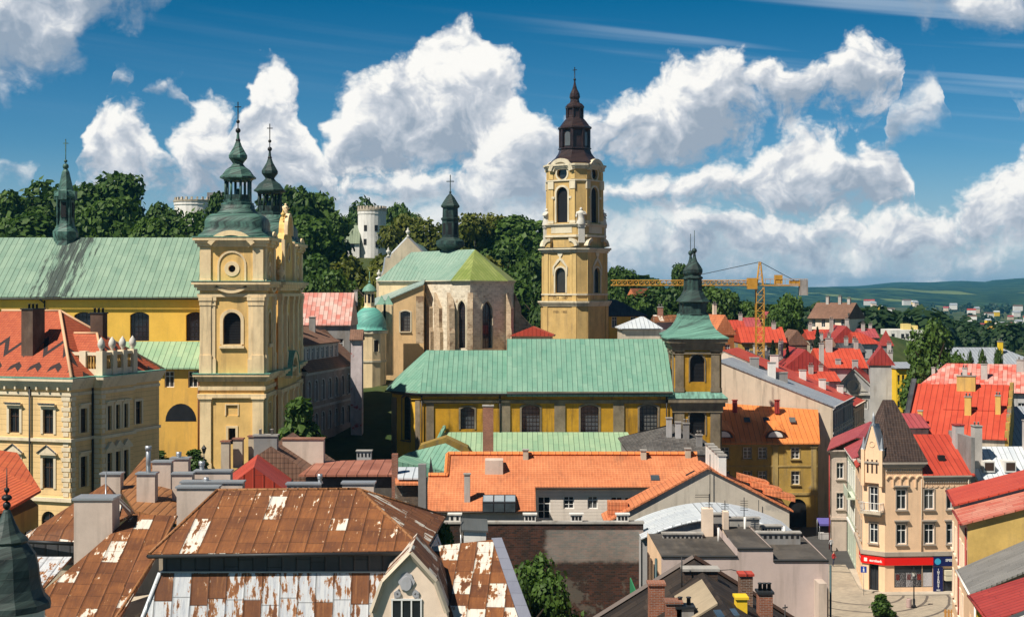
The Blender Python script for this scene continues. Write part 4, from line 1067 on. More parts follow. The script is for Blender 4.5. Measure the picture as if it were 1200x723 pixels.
# ------------------------------------------------------------------ E. free-standing bell tower
M['e_wall'] = plaster('bell_tower_ochre', (.58, .39, .15), .14, .3); M['e_trim'] = plaster('bell_tower_pale_trim', (.66, .58, .42), .12, .3)
M['e_pil'] = plaster('bell_tower_pilaster', (.62, .43, .17), .12, .3)
def bell_tower():
    r = thing('bell_tower', 'tall ochre baroque bell tower with brown copper helmet, louvred windows and statues', 'bell tower')
    h = 4.62; ch = 1.25       # half width and chamfer
    def octo(h, ch): return [(-h+ch, -h), (h-ch, -h), (h, -h+ch), (h, h-ch), (h-ch, h), (-h+ch, h), (-h, h-ch), (-h, -h+ch)]
    def stage(h, ch, z0, z1, opf, mat, name):
        w = MB(); tr = MB(); p = octo(h, ch)
        for q in range(8):
            p0, p1 = p[q], p[(q+1) % 8]; L = math.hypot(p1[0]-p0[0], p1[1]-p0[1])
            facade(w, p0, p1, z0, z1, opf(L/2) if q % 2 == 0 else [], r, 0, .5, tr)
        w.face([(*q, z1) for q in p])
        return w, tr, p
    # lower
    w, tr, p = stage(h+.15, ch, 14, 29.0, lambda u: [], 'e_wall', '')
    for q in (0, 2, 4, 6):
        p0, p1 = p[q], p[q+1]; ang = math.atan2(p1[1]-p0[1], p1[0]-p0[0]); L = math.hypot(p1[0]-p0[0], p1[1]-p0[1])
        for u in (.55, L-.55): pil(w, p0, ang, u, .9, 14, 28.2, .12, 0, 0, 0)
    tr.cornice(p, 29.1, .9, .55)
    w.build('lower_stage_wall', 'e_wall', r); tr.build('lower_cornice', 'e_trim', r)
    # middle with arched windows
    w, tr, p = stage(h, ch, 29.0, 38.2, lambda u: [op(u, 30.5, 2.1, 4.4, 'a', 'louvre', 'darkframe', 'glass', .3)], 'e_wall', '')
    pl = MB()
    for q in (0, 2, 4, 6):
        p0, p1 = p[q], p[q+1]; ang = math.atan2(p1[1]-p0[1], p1[0]-p0[0]); L = math.hypot(p1[0]-p0[0], p1[1]-p0[1]); u = L/2
        for uu in (.45, L-.45): pil(pl, p0, ang, uu, .8, 29.1, 37.6, .14, 0, 0, 0); 
        for uu in (1.15, L-1.15): pil(pl, p0, ang, uu, .4, 30.3, 37.6, .07, 0, 0, 0)
        relief(tr, p0, ang, [(u-1.5, 33.6), (u-1.35, 33.6), (u-1.2, 35.0), (u, 36.2), (u+1.2, 35.0), (u+1.35, 33.6), (u+1.5, 33.6), (u+1.55, 35.0), (u+.6, 36.3), (u+.18, 36.5), (u+.18, 36.9)]+arc(u, 37.3, .5, -60, 240)+[(u-.18, 36.9), (u-.18, 36.5), (u-.6, 36.3), (u-1.55, 35.0)], .16)
        relief(pl, p0, ang, [(u-1.0, 29.4), (u+1.0, 29.4), (u+1.0, 30.0), (u-1.0, 30.0)], .05)
    tr.band(p, 30.1, 30.4, .2); tr.cornice(p, 38.3, .8, .7)
    w.build('middle_stage_wall', 'e_wall', r); pl.build('middle_pilasters', 'e_pil', r); tr.build('middle_stucco', 'e_trim', r)
    # volute storey under the belfry
    h2 = 4.25; ch2 = 1.2
    w, tr, p = stage(h2, ch2, 38.2, 42.4, lambda u: [], 'e_wall', '')
    for q in (0, 2, 4, 6):
        p0, p1 = p[q], p[q+1]; ang = math.atan2(p1[1]-p0[1], p1[0]-p0[0]); L = math.hypot(p1[0]-p0[0], p1[1]-p0[1])
        for s, uu in ((1, -.55), (-1, L+.55)):
            a0, a1 = (10, 95) if s < 0 else (170, 85)
            pts = arc(uu+s*1.55, 38.4, 1.6, a0, a1, 8)+list(reversed(arc(uu+s*1.55, 38.4, 1.05, a0, a1, 8)))
            relief(tr, p0, ang, pts, .75)
            relief(w, p0, ang, arc(uu+s*1.55, 38.4, 1.06, a0, a1, 8)+[(uu+s*1.55, 38.4)], .55)
        relief(tr, p0, ang, [(.9, 40.9), (L-.9, 40.9), (L-.9, 42.0), (.9, 42.0)], .06, 0)
    tr.band(p, 40.2, 40.6, .35); tr.cornice(p, 42.5, .5, .35)
    w.build('volute_storey_wall', 'e_wall', r); tr.build('volutes', 'e_trim', r)
    fl = MB(); fl.band(octo(h, ch), 38.303, 38.37, .75); fl.build('ledge_flashing', 'patina_black', r)
    # belfry
    h3, ch3 = 4.1, 1.35
    w, tr, p = stage(h3, ch3, 42.4, 53.0, lambda u: [op(u, 42.75, 2.3, 6.2, 'a', 'louvre', 'darkframe', 'black', .33), op(u, 50.25, 2.1, 2.1, 'o', 'plainglass', 'darkframe', 'glass', .3)], 'e_wall', '')
    pl = MB()
    for q in (0, 2, 4, 6):
        p0, p1 = p[q], p[q+1]; ang = math.atan2(p1[1]-p0[1], p1[0]-p0[0]); L = math.hypot(p1[0]-p0[0], p1[1]-p0[1]); u = L/2
        for uu in (.5, L-.5):
            pil(pl, p0, ang, uu, .95, 42.5, 48.9, .16, 0, 0, 0)
            relief(tr, p0, ang, [(uu-.6, 48.6), (uu+.6, 48.6), (uu+.6, 49.9), (uu-.6, 49.9)], .26); relief(tr, p0, ang, [(uu-.6, 42.6), (uu+.6, 42.6), (uu+.6, 43.1), (uu-.6, 43.1)], .24)
            relief(pl, p0, ang, [(uu-.45, 50.3), (uu+.45, 50.3), (uu+.45, 51.7), (uu-.45, 51.7)], .12)
        relief(tr, p0, ang, ring(u, 51.3, 1.95, .65, 12, 168), .6); relief(tr, p0, ang, ring(u, 51.3, 1.6, .34, 12, 168), .35)
        for uu in (1.0, L-1.0): relief(tr, p0, ang, [(uu-.3, 46.9), (uu+.3, 46.9), (uu+.3, 47.3), (uu-.3, 47.3)], .22)
    tr.band(p, 49.95, 50.2, .22); tr.cornice(p, 52.9, .9, .6)
    w.build('belfry_wall', 'e_wall', r); pl.build('belfry_pilasters', 'e_pil', r); tr.build('belfry_stucco', 'e_trim', r)
    # helmet
    k = MB()
    k.lathe([(4.75, 52.95), (4.75, 53.3), (4.2, 53.7), (3.5, 54.3), (3.0, 55.0), (2.75, 55.7), (2.95, 55.75), (2.95, 55.95), (2.45, 56.0), (2.4, 59.0), (2.6, 59.1), (3.0, 59.4), (3.0, 59.65), (2.6, 59.9), (2.1, 60.6), (1.75, 61.0), (1.5, 61.3), (1.4, 61.4), (1.35, 62.8), (1.65, 63.0), (1.7, 63.3), (1.3, 63.8), (.9, 64.0), (.75, 64.6), (.95, 65.0), (.85, 65.6), (.45, 66.4), (.22, 67.2), (.1, 68.0)], (0, 0), 8, .12, 0, R(22.5))
    for q in range(8):
        an = R(45*q+22.5); k.obox((2.5*math.cos(an), 2.5*math.sin(an), 0), an, -.2, .3, -.22, .22, 55.9, 59.2)
        an = R(45*q+22.5); k.obox((1.4*math.cos(an), 1.4*math.sin(an), 0), an, -.1, .18, -.12, .12, 61.3, 63.0)
    k.build('copper_helmet', 'brown_copper', r)
    for q in range(4):
        wn = MB(); b = MB(); b.extrude([(2.15, -.55, 56.3), (2.15, .55, 56.3), (2.15, .55, 58.2)]+[(2.15, .55*math.cos(R(a)), 58.2+.55*math.sin(R(a))) for a in (30, 60, 90, 120, 150)]+[(2.15, -.55, 58.2)], (.2, 0, 0)); wn.add(b, Matrix.Rotation(R(90*q), 4, 'Z')); wn.build('lantern_window', 'glass_pale', r)
    f = MB(); f.ball((0, 0, 68.1), .25); f.tube((0, 0, 67.5), (0, 0, 69.3), .07); cross(f, 0, 0, 68.8, 70.3, .06, .42); f.build('finial_cross', 'iron', r)
    for q in range(4):
        an = R(45+90*q); d = 5.0; s = MB(); x, y = d*math.cos(an), d*math.sin(an)
        s.obox((x, y, 0), an, -.55, .55, -.55, .55, 39.2, 41.9); s.obox((x, y, 0), an, -.66, .66, -.66, .66, 41.9, 42.15)
        statue(s, x, y, 42.15, 3.1, 0, an+R(90)); s.build('statue', 'statue', r)
    # painted years below and above the ledge on the sun side
    for txt, z in (('1754 - 1907', 29.42), ('1930 - 1983', 27.0)):
        o = text(txt, .62, 'brownframe', r, 'painted_years'); o.rotation_euler = (R(90), 0, 0); o.location = (0, -(h+.075) if z > 29 else -(h+.17), z)
    settle(r, (0, 0, 14), (X(673.5, 256), 256, 14), R(-35))
bell_tower()

# ------------------------------------------------------------------ D. cathedral choir, chapel and dome
def cathedral():
    r = thing('cathedral', 'gothic cathedral choir with stone buttresses, green hipped roof and dark ridge turret', 'cathedral')
    P = [(-21.2, 231), (-13.9, 229.4), (-9.3, 223), (-6.4, 221.6), (-.9, 225.5), (.3, 233), (-5, 240), (-14, 244), (-21.2, 246)]
    w = MB(); tr = MB(); ze = 32.4; gothic = dict(kind='g', style='grid', fm='brownframe', gm='glass', surround=.22)
    for k in range(len(P)):
        p0, p1 = P[k], P[(k+1) % len(P)]; L = math.hypot(p1[0]-p0[0], p1[1]-p0[1]); ops = []
        if k == 2: ops = [op(L/2+.15, Z(408, 222), 1.35, 7.3, **gothic)]
        if k == 3: ops = [op(L/2-.2, Z(408, 224), 1.9, 7.3, **gothic)]
        if k == 4: ops = [op(L/2, Z(408, 228), 1.5, 7.3, **gothic)]
        facade(w, p0, p1, 15, ze, ops, r, 1 if k == 0 else 0, .5, tr)
    tr.cornice(P, ze+.1, .45, .35)
    w.build('choir_wall', ['stonework', 'a_cream'], r); tr.build('window_tracery_frame', 'e_trim', r)
    # stepped buttresses
    for (p, a, dp) in [((-13.4, 228.7), R(-60), 2.0), ((-11.8, 226.5), R(-60), 2.0), ((-9.6, 223.3), R(-75), 1.9), ((-6.35, 221.5), R(-92), 1.0), ((-.7, 225.3), R(-30), 1.0), ((.4, 233), R(5), 1.2)]:
        b = MB(); z1 = 30.6
        b.extrude([(0, -.42, 15), (dp, -.42, 15), (dp, -.42, 24.5), (dp*.86, -.42, 25.2), (dp*.86, -.42, 28.2), (0, -.42, z1)], (0, .84, 0), 0)
        o = b.build('buttress', 'stone_brown', r, (p[0], p[1], 0), a)
    g = MB(); e = lambda i, o=.45: (P[i][0]+(-.0 if i in (7, 8) else .0), P[i][1]-(o if i < 4 else 0), ze+.05)
    c = Vector((-6, 232)); E = []
    for q in P: d = (Vector(q)-c).normalized()*.5; E.append((q[0]+d.x, q[1]+d.y, ze))
    R1 = (-5.9, 231, 37.5); R2 = (-16.5, 237.5, 37.2)
    E[1] = (-13.9, 228.9, ze)
    faces = [([E[0], E[1], E[2], R1, R2], 0), ([E[2], E[3], R1], 1), ([E[3], E[4], R1], 1), ([E[4], E[5], R1], 1), ([E[5], E[6], R1], 0), ([E[6], E[7], E[8], R2, R1], 0), ([E[8], E[0], R2], 0)]
    # triangulate the long slopes so that each piece is flat
    for f, m in faces:
        if len(f) > 3:
            if f[0] is E[0]: tri = [[E[0], E[1], R2], [E[1], R1, R2], [E[1], E[2], R1]]
            else: tri = [[E[6], E[7], R1], [E[7], R2, R1], [E[7], E[8], R2]]
            for t_ in tri: g.face(t_, 0)
        else: g.face(f, m)
    g.face(list(reversed(E)), 0)
    lime = seam('lime_green_roof', (.17, .225, .05), (.28, .32, .10), .55, 1.6, streak=.25, streakcol=(.2, .3, .15))  # lime green for the hipped end, other slopes grey green
    g.build('choir_roof', [seam('grey_green_roof', (.17, .29, .225), (.27, .37, .29), .6, 2.0, contrast=.35, streak=.2), lime], r)
    ac = MB(); ac.tube((-5.9, 231, 37.3), (-5.9, 231, 38.9), .06); ac.ball((-5.9, 231, 38.0), .14); ac.build('roof_finial', 'iron', r)
    # nave gable with curled baroque shoulders, nave behind
    gm = MB(); y = 246.2
    xs = lambda px: X(px, y)
    pts = [(xs(441), 15), (xs(520), 15), (xs(520), Z(318, y)), (xs(497), Z(298, y)), (xs(480.5), Z(281, y)), (xs(478), Z(278.5, y)), (xs(475.5), Z(281, y)), (xs(466), Z(291, y)), (xs(459), Z(298, y)), (xs(457), Z(303, y)), (xs(452), Z(302, y)), (xs(451), Z(308, y)), (xs(449.5), Z(318, y)), (xs(446), Z(325, y)), (xs(441), Z(328, y))]
    gm.extrude([(a, y, z) for a, z in pts], (0, .6, 0)); gm.build('gable_wall', plaster('greyish_cream_plaster', (.60, .50, .36), .12, .3), r)
    nv = MB(); gable_roof(nv, xs(445), xs(518), y+.6, 282, Z(322, y), Z(281.5, y), 'y', .2, 0); nv.build('nave_roof', 'copper_roof', r)
    nw = MB(); nw.box(xs(445)+.1, xs(518)-.1, y+.6, 281.9, 15, Z(322, y)-.3); nw.build('nave_wall', 'a_cream', r)
    cp = MB()
    for k in range(3, 14):
        a, b = pts[k], pts[k+1]
        cp.bar((a[0], y+.3, a[1]+.06), (b[0], y+.3, b[1]+.06), .34)
    cp.build('gable_coping', 'zinc', r)
    fn = MB()
    for px, py in ((478, 278), (455, 301), (444, 327)): urn(fn, xs(px), y+.3, Z(py, y), 1.3)
    fn.build('gable_urn', 'statue', r)
    # side chapel with lean-to roof
    cw = MB(); ct = MB(); yc = 226.4; xa, xb = X(452, yc), X(496.5, yc); zl, zr = Z(353, yc), Z(333.5, yc)
    L = xb-xa
    facade(cw, (xa, yc), (xb, yc), 15, zl, [op(X(475, yc)-xa, Z(388.5, yc), 1.55, 3.2, 's', 'grid', 'brownframe', 'glass', .2, True)], r, 0, .35, ct, 0, [(0, zl), (L, zr)])
    cw.face([(xb, yc, 15), (xb, 231, 15), (xb, 231, zr), (xb, yc, zr)]); cw.face([(xa, 231, 15), (xa, yc, 15), (xa, yc, zl), (xa, 231, zl)])
    cw.build('chapel_wall', plaster('peach_plaster', (.70, .47, .24), .1, .25), r); ct.build('chapel_window_surround', 'e_trim', r)
    st = MB(); relief(st, (xa, yc), 0, [(L*.80, Z(402, yc)), (L-.02, Z(402, yc)), (L-.02, Z(347, yc)), (L*.80, Z(347, yc))], .015); st.build('bare_stone_strip', 'stone_brown', r)
    cr = MB(); cr.slab([(xa-3.2, yc-.35, zl-1.2), (xa, yc-.35, zl+.15), (xb+.05, yc-.35, zr+.15), (xb+.05, 231.5, zr+1.4), (xa, 231.5, zl+1.4), (xa-3.2, 231.5, zl)], .18)
    cr.build('chapel_roof', seam('grey_sheet_roof', (.20, .27, .24), (.32, .40, .36), .6, 2.0), r)
    sk = MB(); sk.slab([(xa+.3, yc+1.2, zl+.55), (xa+4.0, yc+1.2, zl+1.0+1.0), (xa+4.3, yc+4, zl+2.4), (xa+.4, yc+4, zl+1.2)], .12); sk.build('roof_light', 'zinc', r)
    for k, px in enumerate((447, 455)):
        q = MB(); x = X(px, 222.0); q.prism([(x-.7, 221.6), (x+.7, 221.6), (x+.7, 223.4), (x-.7, 223.4)], 18, Z(357, 222)); q.lathe([(1.1, Z(357, 222)), (.3, Z(350, 222)), (.05, Z(346, 222))], (x, 222.4), 4, 0, 1, R(45)); q.build('chapel_pier', ['a_cream', 'copper_bright'], r)
    # small dome
    dx, dy = X(433, 219), 219.0; q = MB(); tr = MB(); n = 12; rr = 2.55
    poly = [(dx+rr*math.cos(R(360*k/n-90-15)), dy+rr*math.sin(R(360*k/n-90-15))) for k in range(n)]
    for k in range(n):
        p0, p1 = poly[k], poly[(k+1) % n]; L = math.hypot(p1[0]-p0[0], p1[1]-p0[1])
        facade(q, p0, p1, 14, 24.9, [op(L/2, Z(412, 217), .75, 1.7, 'r', 'grid', 'brownframe', 'glass', .1)] if k in (11, 1) else [], r, 0, .3, tr)
    tr.band(poly, 24.5, 24.95, .25); tr.band(poly, 20.2, 20.5, .1)
    q.build('rotunda_wall', 'a_cream', r); tr.build('rotunda_trim', 'e_trim', r)
    d = MB(); d.lathe([(2.85, 24.9), (2.75, 25.1)]+[(2.62*math.cos(R(a)), 25.1+3.45*math.sin(R(a))) for a in range(0, 73, 8)], (dx, dy), 24, 0, 0, 0, True); d.build('rotunda_dome', patina('blue_green_copper', (.13, .42, .33), (.07, .16, .17), .72), r)
    l = MB(); l.lathe([(.95, 28.2), (.85, 28.5), (.8, 28.6), (.8, 30.7), (.95, 30.8)], (dx, dy), 8, 0, 0, R(22.5)); l.build('dome_lantern', 'a_cream', r)
    l = MB(); l.lathe([(1.15, 30.75), (1.1, 30.9), (.85, 31.4), (.4, 31.8), (.12, 32.0)], (dx, dy), 12, 0, 0, 0, True); l.ball((dx, dy, 32.2), .2); l.tube((dx, dy, 32), (dx, dy, 33.8), .05); l.build('lantern_cap', 'copper_bright', r)
    l = MB()
    for k in range(8): l.obox((dx, dy, 0), R(45*k), .7, .78, -.17, .17, 29.1, 30.4)
    l.build('lantern_opening', 'black', r)
    # ridge turret
    tx, ty = X(527.7, 234.5), 234.5; t = MB()
    t.lathe([(1.3, 34.4), (1.3, 37.2), (1.6, 37.6), (2.35, 38.0), (2.45, 38.4), (2.4, 38.9), (1.8, 39.2), (1.45, 39.5), (1.42, 42.2), (1.6, 42.35), (1.62, 42.6), (1.35, 42.7), (1.3, 44.2), (1.6, 44.4), (1.62, 44.6), (1.3, 45.1), (.7, 46.0), (.15, 46.6)], (tx, ty), 8, 0, 0, R(22.5))
    t.ball((tx, ty, 46.8), .2); cross(t, tx, ty, 46.5, 49.6, .07, .62)
    t.build('ridge_turret', 'patina_black', r)
    o = MB()
    for k in range(8): o.obox((tx, ty, 0), R(45*k), 1.2, 1.34, -.3, .3, 39.9, 41.8)
    o.build('turret_opening', 'black', r)
    # annex right of the apse
    a = MB(); y = 236; x0, x1 = X(600, y), X(624, y); a.extrude([(x0-2, y, 14), (x1, y, 14), (x1, y, Z(383, y)), (x0, y, Z(358, y)), (x0-2, y, Z(358, y))], (0, 8, 0)); a.build('annex_wall', 'stone_brown', r)
    settle(r, (-10, 235, 16))
cathedral()

# ------------------------------------------------------------------ F. church with verdigris roof in the middle, stone twin towers
M['f_wall'] = plaster('shaded_ochre_plaster', (.50, .265, .022), .2, .55, dirt=(.10, .07, .03)); M['f_stone'] = plaster('weathered_grey_stone', (.23, .185, .125), .32, .6)  # nave ochre darkened to paint in its shade, plus real dirt streaks
M['f_apse'] = plaster('sunlit_ochre_plaster', (.80, .47, .05), .12, .25)  # same ochre brightened to paint in sunlight on the chancel end
def church_f():
    r = thing('church', 'ochre church with bright verdigris seam roof and stone towers with copper helmets', 'church')
    yf, yb = 172.0, 188.0; x0, x1 = -10.8, 19.0; zl = 19.0
    w = MB(); tr = MB(); st = MB()
    u = lambda px: X(px, yf)-x0
    big = [op(u(px), Z(509, yf), 2.15, 3.5, 's', 'grid', 'darkframe', 'glass_pale', .22) for px in (622, 691, 760)]
    ops = [op(u(547.8), Z(503, yf), 1.65, 2.65, 's', 'grid', 'darkframe', 'glass_pale', .2)]+big
    facade(w, (x0, yf), (x1, yf), 3, zl, ops, r, 0, .45, tr)
    w.face([(x1, yf, 3), (x1, yb, 3), (x1, yb, zl), (x1, yf, zl)]); w.face([(x1, yb, 3), (x0, yb, 3), (x0, yb, zl), (x1, yb, zl)])
    for px, wd in ((592, 1.2), (656, 1.3), (725, 1.3), (504, .9)): relief(st, (x0, yf), 0, [(u(px)-wd/2, 12), (u(px)+wd/2, 12), (u(px)+wd/2, 17.6), (u(px)-wd/2, 17.6)], .15)
    relief(st, (x0, yf), 0, [(u(588), 13.0), (u(785), 13.0), (u(785), 13.6), (u(588), 13.6)], .06)
    line = [(x0, yf), (x1, yf)]
    st.band(line, 17.6, 18.0, .2, 0, False); st.cornice(line, 19.0, .6, .5, 0, False)
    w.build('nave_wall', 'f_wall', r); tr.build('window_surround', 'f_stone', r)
    # chancel end, in the plaster brightened for sunlight
    ap = [(-14.6, 176.8), (x0, yf)]; apb = [(-15.6, 182.5), (-14.6, 176.8)]
    a = MB(); L = math.hypot(3.8, 4.8)
    facade(a, ap[0], ap[1], 3, zl, [op(L*.5, Z(516, 174), 1.75, 5.3, 's', 'grid', 'darkframe', 'glass', .12, True)], r, 0, .4, st)
    facade(a, (-15.2, 186), ap[0], 3, zl, [], r, 0, .4, st); a.face([(x0, yb, 3), (-15.2, 186, 3), (-15.2, 186, zl), (x0, yb, zl)])
    an = math.atan2(-4.8, 3.8)
    for uu in (.5, L-.55): relief(st, ap[0], an, [(uu-.5, 3), (uu+.5, 3), (uu+.5, 18.0), (uu-.5, 18.0)], .12)
    st.cornice([(-15.2, 186), ap[0], (x0, yf)], 19.0, .6, .5, 0, False)
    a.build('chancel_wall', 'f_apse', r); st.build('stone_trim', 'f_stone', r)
    g = MB(); zc, zn = 23.55, 24.95; xm = X(594, 180); ov = .7; ze = 18.85
    A = [(-15.9, 186.3, ze), (-15.3, 176.4, ze), (-11.0, yf-ov, ze), (xm, yf-ov, ze)]
    rl = (X(500, 180)+.0, 180, zc); rr = (xm, 180, zc)
    g.face([A[1], A[2], rl]); g.face([A[2], A[3], rr, rl]); g.face([A[0], A[1], rl])
    g.face([(-11, yb+ov, ze), A[0], rl]); g.face([(xm, yb+ov, ze), (-11, yb+ov, ze), rl, rr])
    g.face([(-11, yb+ov, ze), (xm, yb+ov, ze), (xm, yf-ov, ze), A[2], A[1], A[0]])
    gable_roof(g, xm, x1+.1, yf, yb, 19.15, zn, 'x', ov, .0, .2)
    g.build('nave_roof', 'copper_bright', r)
    gg = MB(); gutter(gg, (-11, yf-ov-.08, ze-.1), (x1, yf-ov-.08, ze-.05), .1); gutter(gg, (-15.4, 176.3, ze-.1), (-11, yf-ov-.08, ze-.1), .1)
    for px in (494.5, 586, 781): gg.tube((X(px, yf), yf-.25, ze-.1), (X(px, yf), yf-.25, 12.4), .08)
    gg.build('gutter', 'gutter', r)
    # low aisle
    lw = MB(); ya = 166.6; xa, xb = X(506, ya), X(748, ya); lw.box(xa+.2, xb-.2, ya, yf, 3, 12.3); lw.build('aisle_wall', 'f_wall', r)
    lr = MB(); lr.slab([(xa, ya-.4, 12.3), (xb, ya-.4, 12.3), (xb-.8, yf-.18, 14.2), (xa+1.2, yf-.18, 14.2)], .15); lr.build('aisle_roof', 'copper_pale', r)
    br = MB(); br.extrude([(xa-.2, ya-.6, 12.1), (xa+.15, ya-.6, 12.1), (xa+1.4, yf-.2, 14.6), (xa+1.05, yf-.2, 14.6)], (0, 0, .4)); br.build('parapet_coping', 'copper_bright', r)
    # porch gable
    pw = MB(); yp = 163.5; p = [(X(484, yp), Z(540, yp)), (X(558, yp), Z(540, yp)), (X(548, yp), Z(524.5, yp)), (X(522, yp), Z(512.5, yp)), (X(492, yp), Z(522, yp))]
    pw.extrude([(a_, yp, z) for a_, z in p], (0, 3.0, 0)); pw.build('porch_wall', plaster('mossy_ochre', (.30, .20, .05), .3, .5), r)
    pr = MB(); yq = 159.5
    q = [(X(462, yq), yq-.5, Z(539, yq)), (X(520, yq), yq-.5, Z(551, yq)), (X(555, yq), yq-.5, Z(536, yq)), (X(522, yp), yp-.1, Z(519, yp)), (X(478, yp), yp-.1, Z(530, yp))]
    for t_ in ([q[0], q[1], q[4]], [q[1], q[3], q[4]], [q[1], q[2], q[3]]): pr.face(t_)
    pr.face([q[0], q[4], (q[4][0], q[4][1], 3), (q[0][0], q[0][1], 3)]); pr.face([q[1], q[0], (q[0][0], q[0][1], 3), (q[1][0], q[1][1], 3)]); pr.face([q[2], q[1], (q[1][0], q[1][1], 3), (q[2][0], q[2][1], 3)])
    pr.build('porch_roof', 'copper_bright', r)
    # two towers
    for k, (xc, yc) in enumerate(((22.0, 175.0), (22.9, 186.0))):
        h = 2.75; sq = [(xc-h, yc-h), (xc+h, yc-h), (xc+h, yc+h), (xc-h, yc+h)]; w = MB(); s = MB()
        for q in range(4):
            p0, p1 = sq[q], sq[(q+1) % 4]; ang = math.atan2(p1[1]-p0[1], p1[0]-p0[0])
            o = [op(h, 20.1, 1.75, 3.25, 'a', 'louvre', 'darkframe', 'black', .15), op(h, 13.8, 1.9, 3.0, 'a', 'louvre', 'darkframe', 'black', .15)] if q in (0, 1, 3) else []
            facade(w, p0, p1, 2, 25.0, o, r, 0, .4, s)
            for uu in (.62, 2*h-.62):
                pil(s, p0, ang, uu, 1.15, 2, 16.6, .16, 0, 0, 0); pil(s, p0, ang, uu, 1.0, 18.9, 23.9, .14, 0, .5, .4)
        s.cornice(sq, 25.2, 1.3, .75); s.cornice(sq, 18.2, 1.5, .75); s.band(sq, 16.5, 16.8, .25); s.band(sq, 23.4, 23.7, .2)
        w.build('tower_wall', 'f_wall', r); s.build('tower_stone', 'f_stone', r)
        c = MB(); c.lathe([(3.85, 18.2), (3.8, 18.35), (3.2, 18.8), (2.8, 19.0)], (xc, yc), 4, 0, 0, R(45), False, False) if False else None
        sk = [(xc+dx*(h+.85), yc+dy*(h+.85), 18.2) for dx, dy in ((-1, -1), (1, -1), (1, 1), (-1, 1))]; si = [(xc+dx*(h+.02), yc+dy*(h+.02), 18.95) for dx, dy in ((-1, -1), (1, -1), (1, 1), (-1, 1))]
        for q in range(4): c.face([sk[q], sk[(q+1) % 4], si[(q+1) % 4], si[q]])
        c.face(list(reversed(sk)))
        c.build('skirt_roof', patina('streaked_verdigris', (.20, .40, .31), (.03, .06, .05), .6), r)
        c = MB()
        c.lathe([(3.75, 25.2), (3.75, 25.35), (3.0, 25.75), (2.35, 26.3), (1.95, 26.9), (1.7, 27.5), (1.6, 28.0)], (xc, yc), 32, .93, 0, R(45/4), False)
        c.build('helmet_skirt', patina('streaked_verdigris', (.17, .38, .29), (.03, .06, .05), .55), r)
        c = MB()
        c.lathe([(1.62, 27.9), (1.75, 28.0), (1.75, 28.15), (1.5, 28.2), (1.5, 29.4), (1.7, 29.5), (1.95, 29.6), (1.8, 29.75), (1.3, 30.3), (1.0, 30.9), (.95, 31.0), (.9, 32.3), (1.05, 32.4), (1.05, 32.55), (.8, 32.7), (.8, 32.8), (1.0, 33.1), (1.0, 33.5), (.7, 34.0), (.35, 34.5), (.2, 35.0), (.14, 35.5)], (xc, yc), 8, .2, 0, R(22.5))
        c.ball((xc, yc, 35.75), .32); c.tube((xc, yc, 35.8), (xc, yc, 38.2), .04)
        c.build('helmet', 'patina_black', r)
    settle(r, (4, 180, 4))
church_f()
t = thing('brick_chimney', 'tall red brick chimney in front of the ochre church wall', 'chimney', (X(572, 160), 160, 6))
b = MB(); b.box(-.58, .58, -.5, .5, 0, Z(476, 160)-6, 0); b.box(-.64, .64, -.56, .56, Z(476, 160)-6.003, Z(474.5, 160)-6, 1); b.build('shaft', [brick('chimney_brick', (.40, .15, .07), (.30, .10, .05), soot_shade=.2), 'concrete'], t)

# ------------------------------------------------------------------ town houses
M['red_seam'] = seam('red_painted_seam_roof', (.36, .042, .025), (.50, .07, .038), .62, 3.0, .5, 0, .4, .4, (.25, .05, .03))
M['red_bright'] = seam('bright_red_sheet_roof', (.42, .050, .027), (.56, .088, .045), .7, 3.0, .5, 0, .4, .4, (.35, .06, .04))
M['red_dark'] = seam('dark_red_sheet_roof', (.26, .030, .026), (.40, .055, .040), .6, 2.5, .5, 0, .4, .3, (.10, .03, .02))
M['maroon'] = seam('maroon_sheet_roof', (.30, .05, .06), (.42, .09, .09), .6, 2.5, .5, 0, .4, .3, (.12, .04, .03))
M['orange_seam'] = seam('orange_sheet_roof', (.62, .18, .045), (.72, .24, .07), .68, 4.0, .5, 0, .35, .35, (.4, .12, .04))
M['grey_seam'] = seam('grey_sheet_metal_roof', (.30, .33, .37), (.42, .45, .48), .6, 2.2, .42, .15, .5, .3, (.16, .14, .13))
M['pale_seam'] = seam('whitish_sheet_metal_roof', (.52, .56, .60), (.66, .69, .70), .6, 2.2, .42, .1, .5, .25, (.30, .28, .27))
M['dark_seam'] = seam('dark_sheet_roof', (.045, .045, .05), (.10, .10, .105), .6, 2.2, .5, .1, .5, .3, (.03, .03, .03))
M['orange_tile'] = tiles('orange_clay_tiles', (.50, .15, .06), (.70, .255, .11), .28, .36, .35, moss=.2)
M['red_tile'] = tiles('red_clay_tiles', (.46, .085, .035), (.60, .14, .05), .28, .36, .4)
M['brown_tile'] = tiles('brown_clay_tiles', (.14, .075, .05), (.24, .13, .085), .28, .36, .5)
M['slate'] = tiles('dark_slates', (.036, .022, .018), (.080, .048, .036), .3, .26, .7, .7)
M['slate_grey'] = tiles('grey_slates', (.05, .045, .042), (.13, .12, .11), .35, .3, .8, .85)
M['w_grey'] = plaster('light_grey_wall', (.44, .43, .42), .12, .3); M['w_dgrey'] = plaster('dark_grey_wall', (.26, .25, .24), .16, .4)
M['w_cream'] = plaster('cream_wall', (.84, .67, .52), .1, .25); M['w_beige'] = plaster('beige_wall', (.55, .47, .36), .14, .4)
M['w_pink'] = plaster('pinkish_wall', (.60, .49, .41), .1, .25); M['w_peach'] = plaster('peach_wall', (.84, .57, .36), .07, .12)
M['w_white'] = plaster('white_wall', (.74, .71, .66), .08, .25); M['w_ochre'] = plaster('faded_ochre_wall', (.46, .30, .075), .2, .35, patch=(.24, .22, .19))
